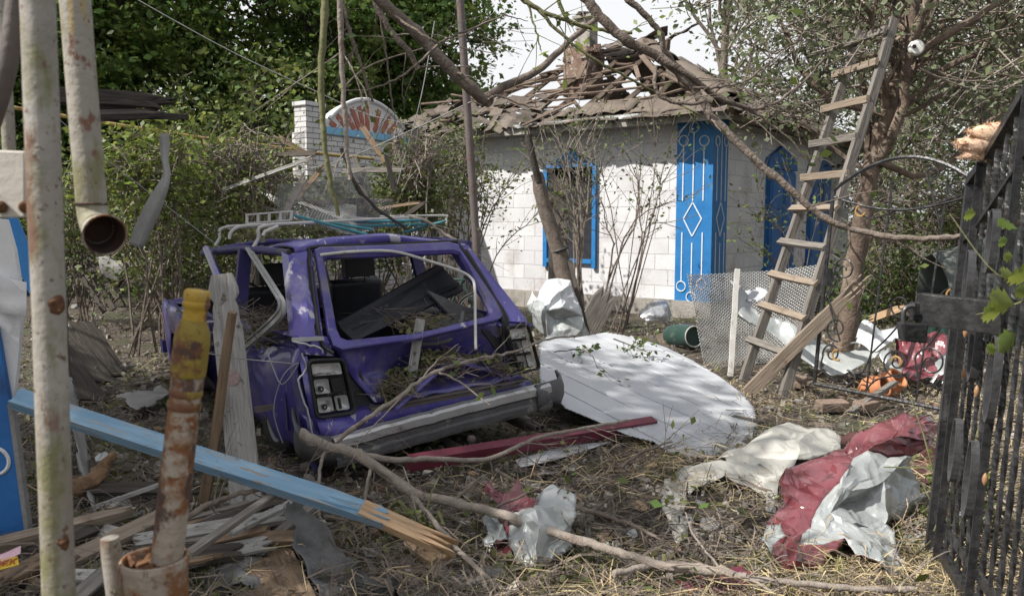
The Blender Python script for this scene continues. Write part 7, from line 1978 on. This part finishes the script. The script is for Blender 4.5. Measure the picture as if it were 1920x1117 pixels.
    branch('fallen_branch', 'long pale fallen branch from the bumper corner down to the bottom edge', [(563, 812, 4.2), (600, 832, 4.2), (660, 848, 4.2), (720, 885, 4.15), (780, 925, 4.0), (850, 942, 3.88), (920, 958, 3.78), (1000, 985, 3.64), (1080, 1010, 3.5), (1160, 1035, 3.38), (1240, 1060, 3.26), (1330, 1070, 3.2), (1400, 1080, 3.16)], .030, .015,
           [([(700, 870, 4.15), (760, 915, 4.05), (800, 960, 3.85), (850, 1020, 3.5), (905, 1075, 3.25), (960, 1125, 3.1)], .017, .009), ([(612, 838, 4.2), (600, 880, 4.15), (597, 950, 4.05), (612, 1010, 3.8), (640, 1080, 3.45), (655, 1125, 3.3)], .010, .005), ([(695, 880, 4.15), (682, 950, 4.05), (685, 1000, 3.85), (705, 1035, 3.7)], .010, .004), ([(670, 850, 4.2), (740, 862, 4.25), (800, 860, 4.35), (900, 862, 4.5), (965, 840, 4.6), (1010, 820, 4.7), (1110, 800, 4.9), (1180, 788, 5.1)], .018, .009), ([(690, 1000, 3.85), (660, 1040, 3.6), (650, 1100, 3.4)], .006, .003)], 22, 16, 11, mt=bark_fresh, group=FB)
    branch('fallen_branch', 'bare branch lying over the crushed tailgate of the wreck', [(630, 828, 4.05), (680, 790, 4.05), (740, 750, 4.1), (790, 712, 4.2), (835, 690, 4.35), (900, 672, 4.6), (960, 660, 4.85), (1020, 638, 5.1), (1080, 630, 5.4)], .013, .006, [([(815, 695, 4.3), (860, 715, 4.2), (920, 760, 4.1)], .007, .003), ([(790, 712, 4.2), (820, 675, 4.3), (860, 645, 4.4)], .005, .002), ([(760, 735, 4.1), (700, 800, 3.95), (672, 830, 3.9), (665, 835, 3.9)], .004, .002)], 12, 20, 12, mt=bark_fresh, group=FB)
    branch('fallen_branch', 'crooked grey branch running along the bottom edge under the maroon heap', [(1150, 1075, None), (1240, 1058, None), (1340, 1066, None), (1400, 1082, None), (1480, 1092, None), (1560, 1098, None), (1640, 1104, None), (1715, 1105, None)], .014, .012, [([(1360, 1070, None), (1420, 1092, None), (1450, 1110, None)], .008, .004), ([(1350, 1066, None), (1300, 1000, 3.6), (1285, 960, 3.8)], .006, .003)], 10, 10, 13, mt=bark_fresh, group=FB)
    branch('fallen_branch', 'dark branch lying in the straw behind the small crumpled sheet', [(1080, 950, 3.9), (1130, 965, 3.85), (1190, 985, 3.75), (1240, 1010, 3.65)], .013, .007, [([(930, 880, 4.3), (985, 912, 4.1), (1060, 935, 3.95)], .010, .012), ([(920, 955, 3.9), (1000, 920, 3.95), (1060, 898, 4.1)], .008, .003)], 10, 30, 14, group=FB)
    branch('fallen_branch', 'thin forked twig pointing at the white panel corner', [(1165, 875, 4.6), (1200, 850, 4.7), (1258, 828, 4.85)], .012, .005, [([(1180, 868, 4.6), (1230, 850, 4.7), (1260, 835, 4.75)], .006, .003)], 6, 10, 15, group=FB)
    branch('fallen_branch', 'curved grey root like branch between rusty post and blue plank', [(345, 975, 3.3), (390, 945, 3.4), (450, 925, 3.5), (520, 915, 3.55), (590, 912, 3.6)], .013, .008, [], 5, 0, 16, mt=bark, group=FB)
    branch('fallen_branch', 'short leafy sprig on the top of the white panel', [(1040, 660, 6.7), (1085, 655, 6.9), (1110, 668, 6.7), (1120, 690, 6.5)], .005, .003, [([(1150, 635, 7.2), (1190, 650, 7.2), (1215, 660, 7.1)], .006, .003)], 16, 150, 17, mt=twig_m, ls=.05, lm=leaf_mid, group=FB)
    branch('fallen_branch', 'pale branch fallen over the far roof corner of the wreck', [(760, 405, 6.4), (800, 415, 6.3), (835, 440, 6.2), (875, 458, 6.1)], .014, .009, [], 6, 0, 18, mt=bark_fresh, group=FB)
    # leaves by the gate
    def big_leaves(label, main, seed, spots, lm=leaf_bright):
        rng = random.Random(seed)
        t = thing('leafy_twig', label, 'twig', P(*main[0]), group='leafy twigs caught on the barred gate')
        m = MB(); m.tube(smooth([P(*q) for q in main], 5), [.004, .002], 6); m.build('stem', bark_green, t)
        m = MB()
        for (px, py, Y, L, an) in spots:
            c = P(px, py, Y); d = Vector((math.cos(an), -.25, math.sin(an))).normalized(); s = d.cross(Vector((rng.uniform(-.5, .5), -1, rng.uniform(-.4, .4)))).normalized(); n_ = d.cross(s)
            prof = [(0, 0), (.12, .16), (.25, .34), (.33, .22), (.5, .36), (.58, .2), (.75, .24), (.82, .1), (1, 0)]
            rows = []
            for (f, w_) in prof:
                q = c + d * (f * L) + n_ * (-.25 * f * f * L)
                rows.append([q - s * w_ * L + n_ * .12 * w_ * L * 2, q - s * w_ * L * .5, q, q + s * w_ * L * .5, q + s * w_ * L + n_ * .12 * w_ * L * 2])
            m.grid(rows)
        m.build('leaves', lm, t)
    big_leaves('lobed green leaves hanging in front of the lock plate', [(1930, 560, 2.6), (1890, 575, 2.62), (1830, 590, 2.65)], 1, [(1900, 568, 2.6, .13, 2.95), (1880, 580, 2.6, .11, 3.3), (1905, 625, 2.6, .11, 3.7), (1870, 655, 2.6, .06, 3.0), (1935, 520, 2.6, .12, 3.0), (1930, 545, 2.65, .08, 3.2)])
    big_leaves('small green sprig on the bars above the lock plate', [(1935, 500, 2.9), (1870, 515, 2.9), (1780, 400, 3.0)], 2, [(1900, 515, 2.9, .08, 3.0), (1830, 400, 2.9, .07, 3.3), (1870, 410, 2.9, .07, 5.6), (1890, 450, 2.9, .06, 3.4), (1900, 480, 2.9, .06, 3.2)])
    # weed at the gate foot
    bush('weed', 'leafy green weed growing at the foot of the barred gate', P(1800, 930, 3.75), (.14, .12, .22), 22, 9, .055, leaf_bright, 61, 7, None, bark_green, 'weed', .05, 2)
    bush('weed', 'small sprout with broad leaves by the split plank end', G(785, 985, .08), (.06, .06, .05), 6, 4, .05, leaf_bright, 62, 4, None, bark_green, 'weed', .03, 0)
branches()
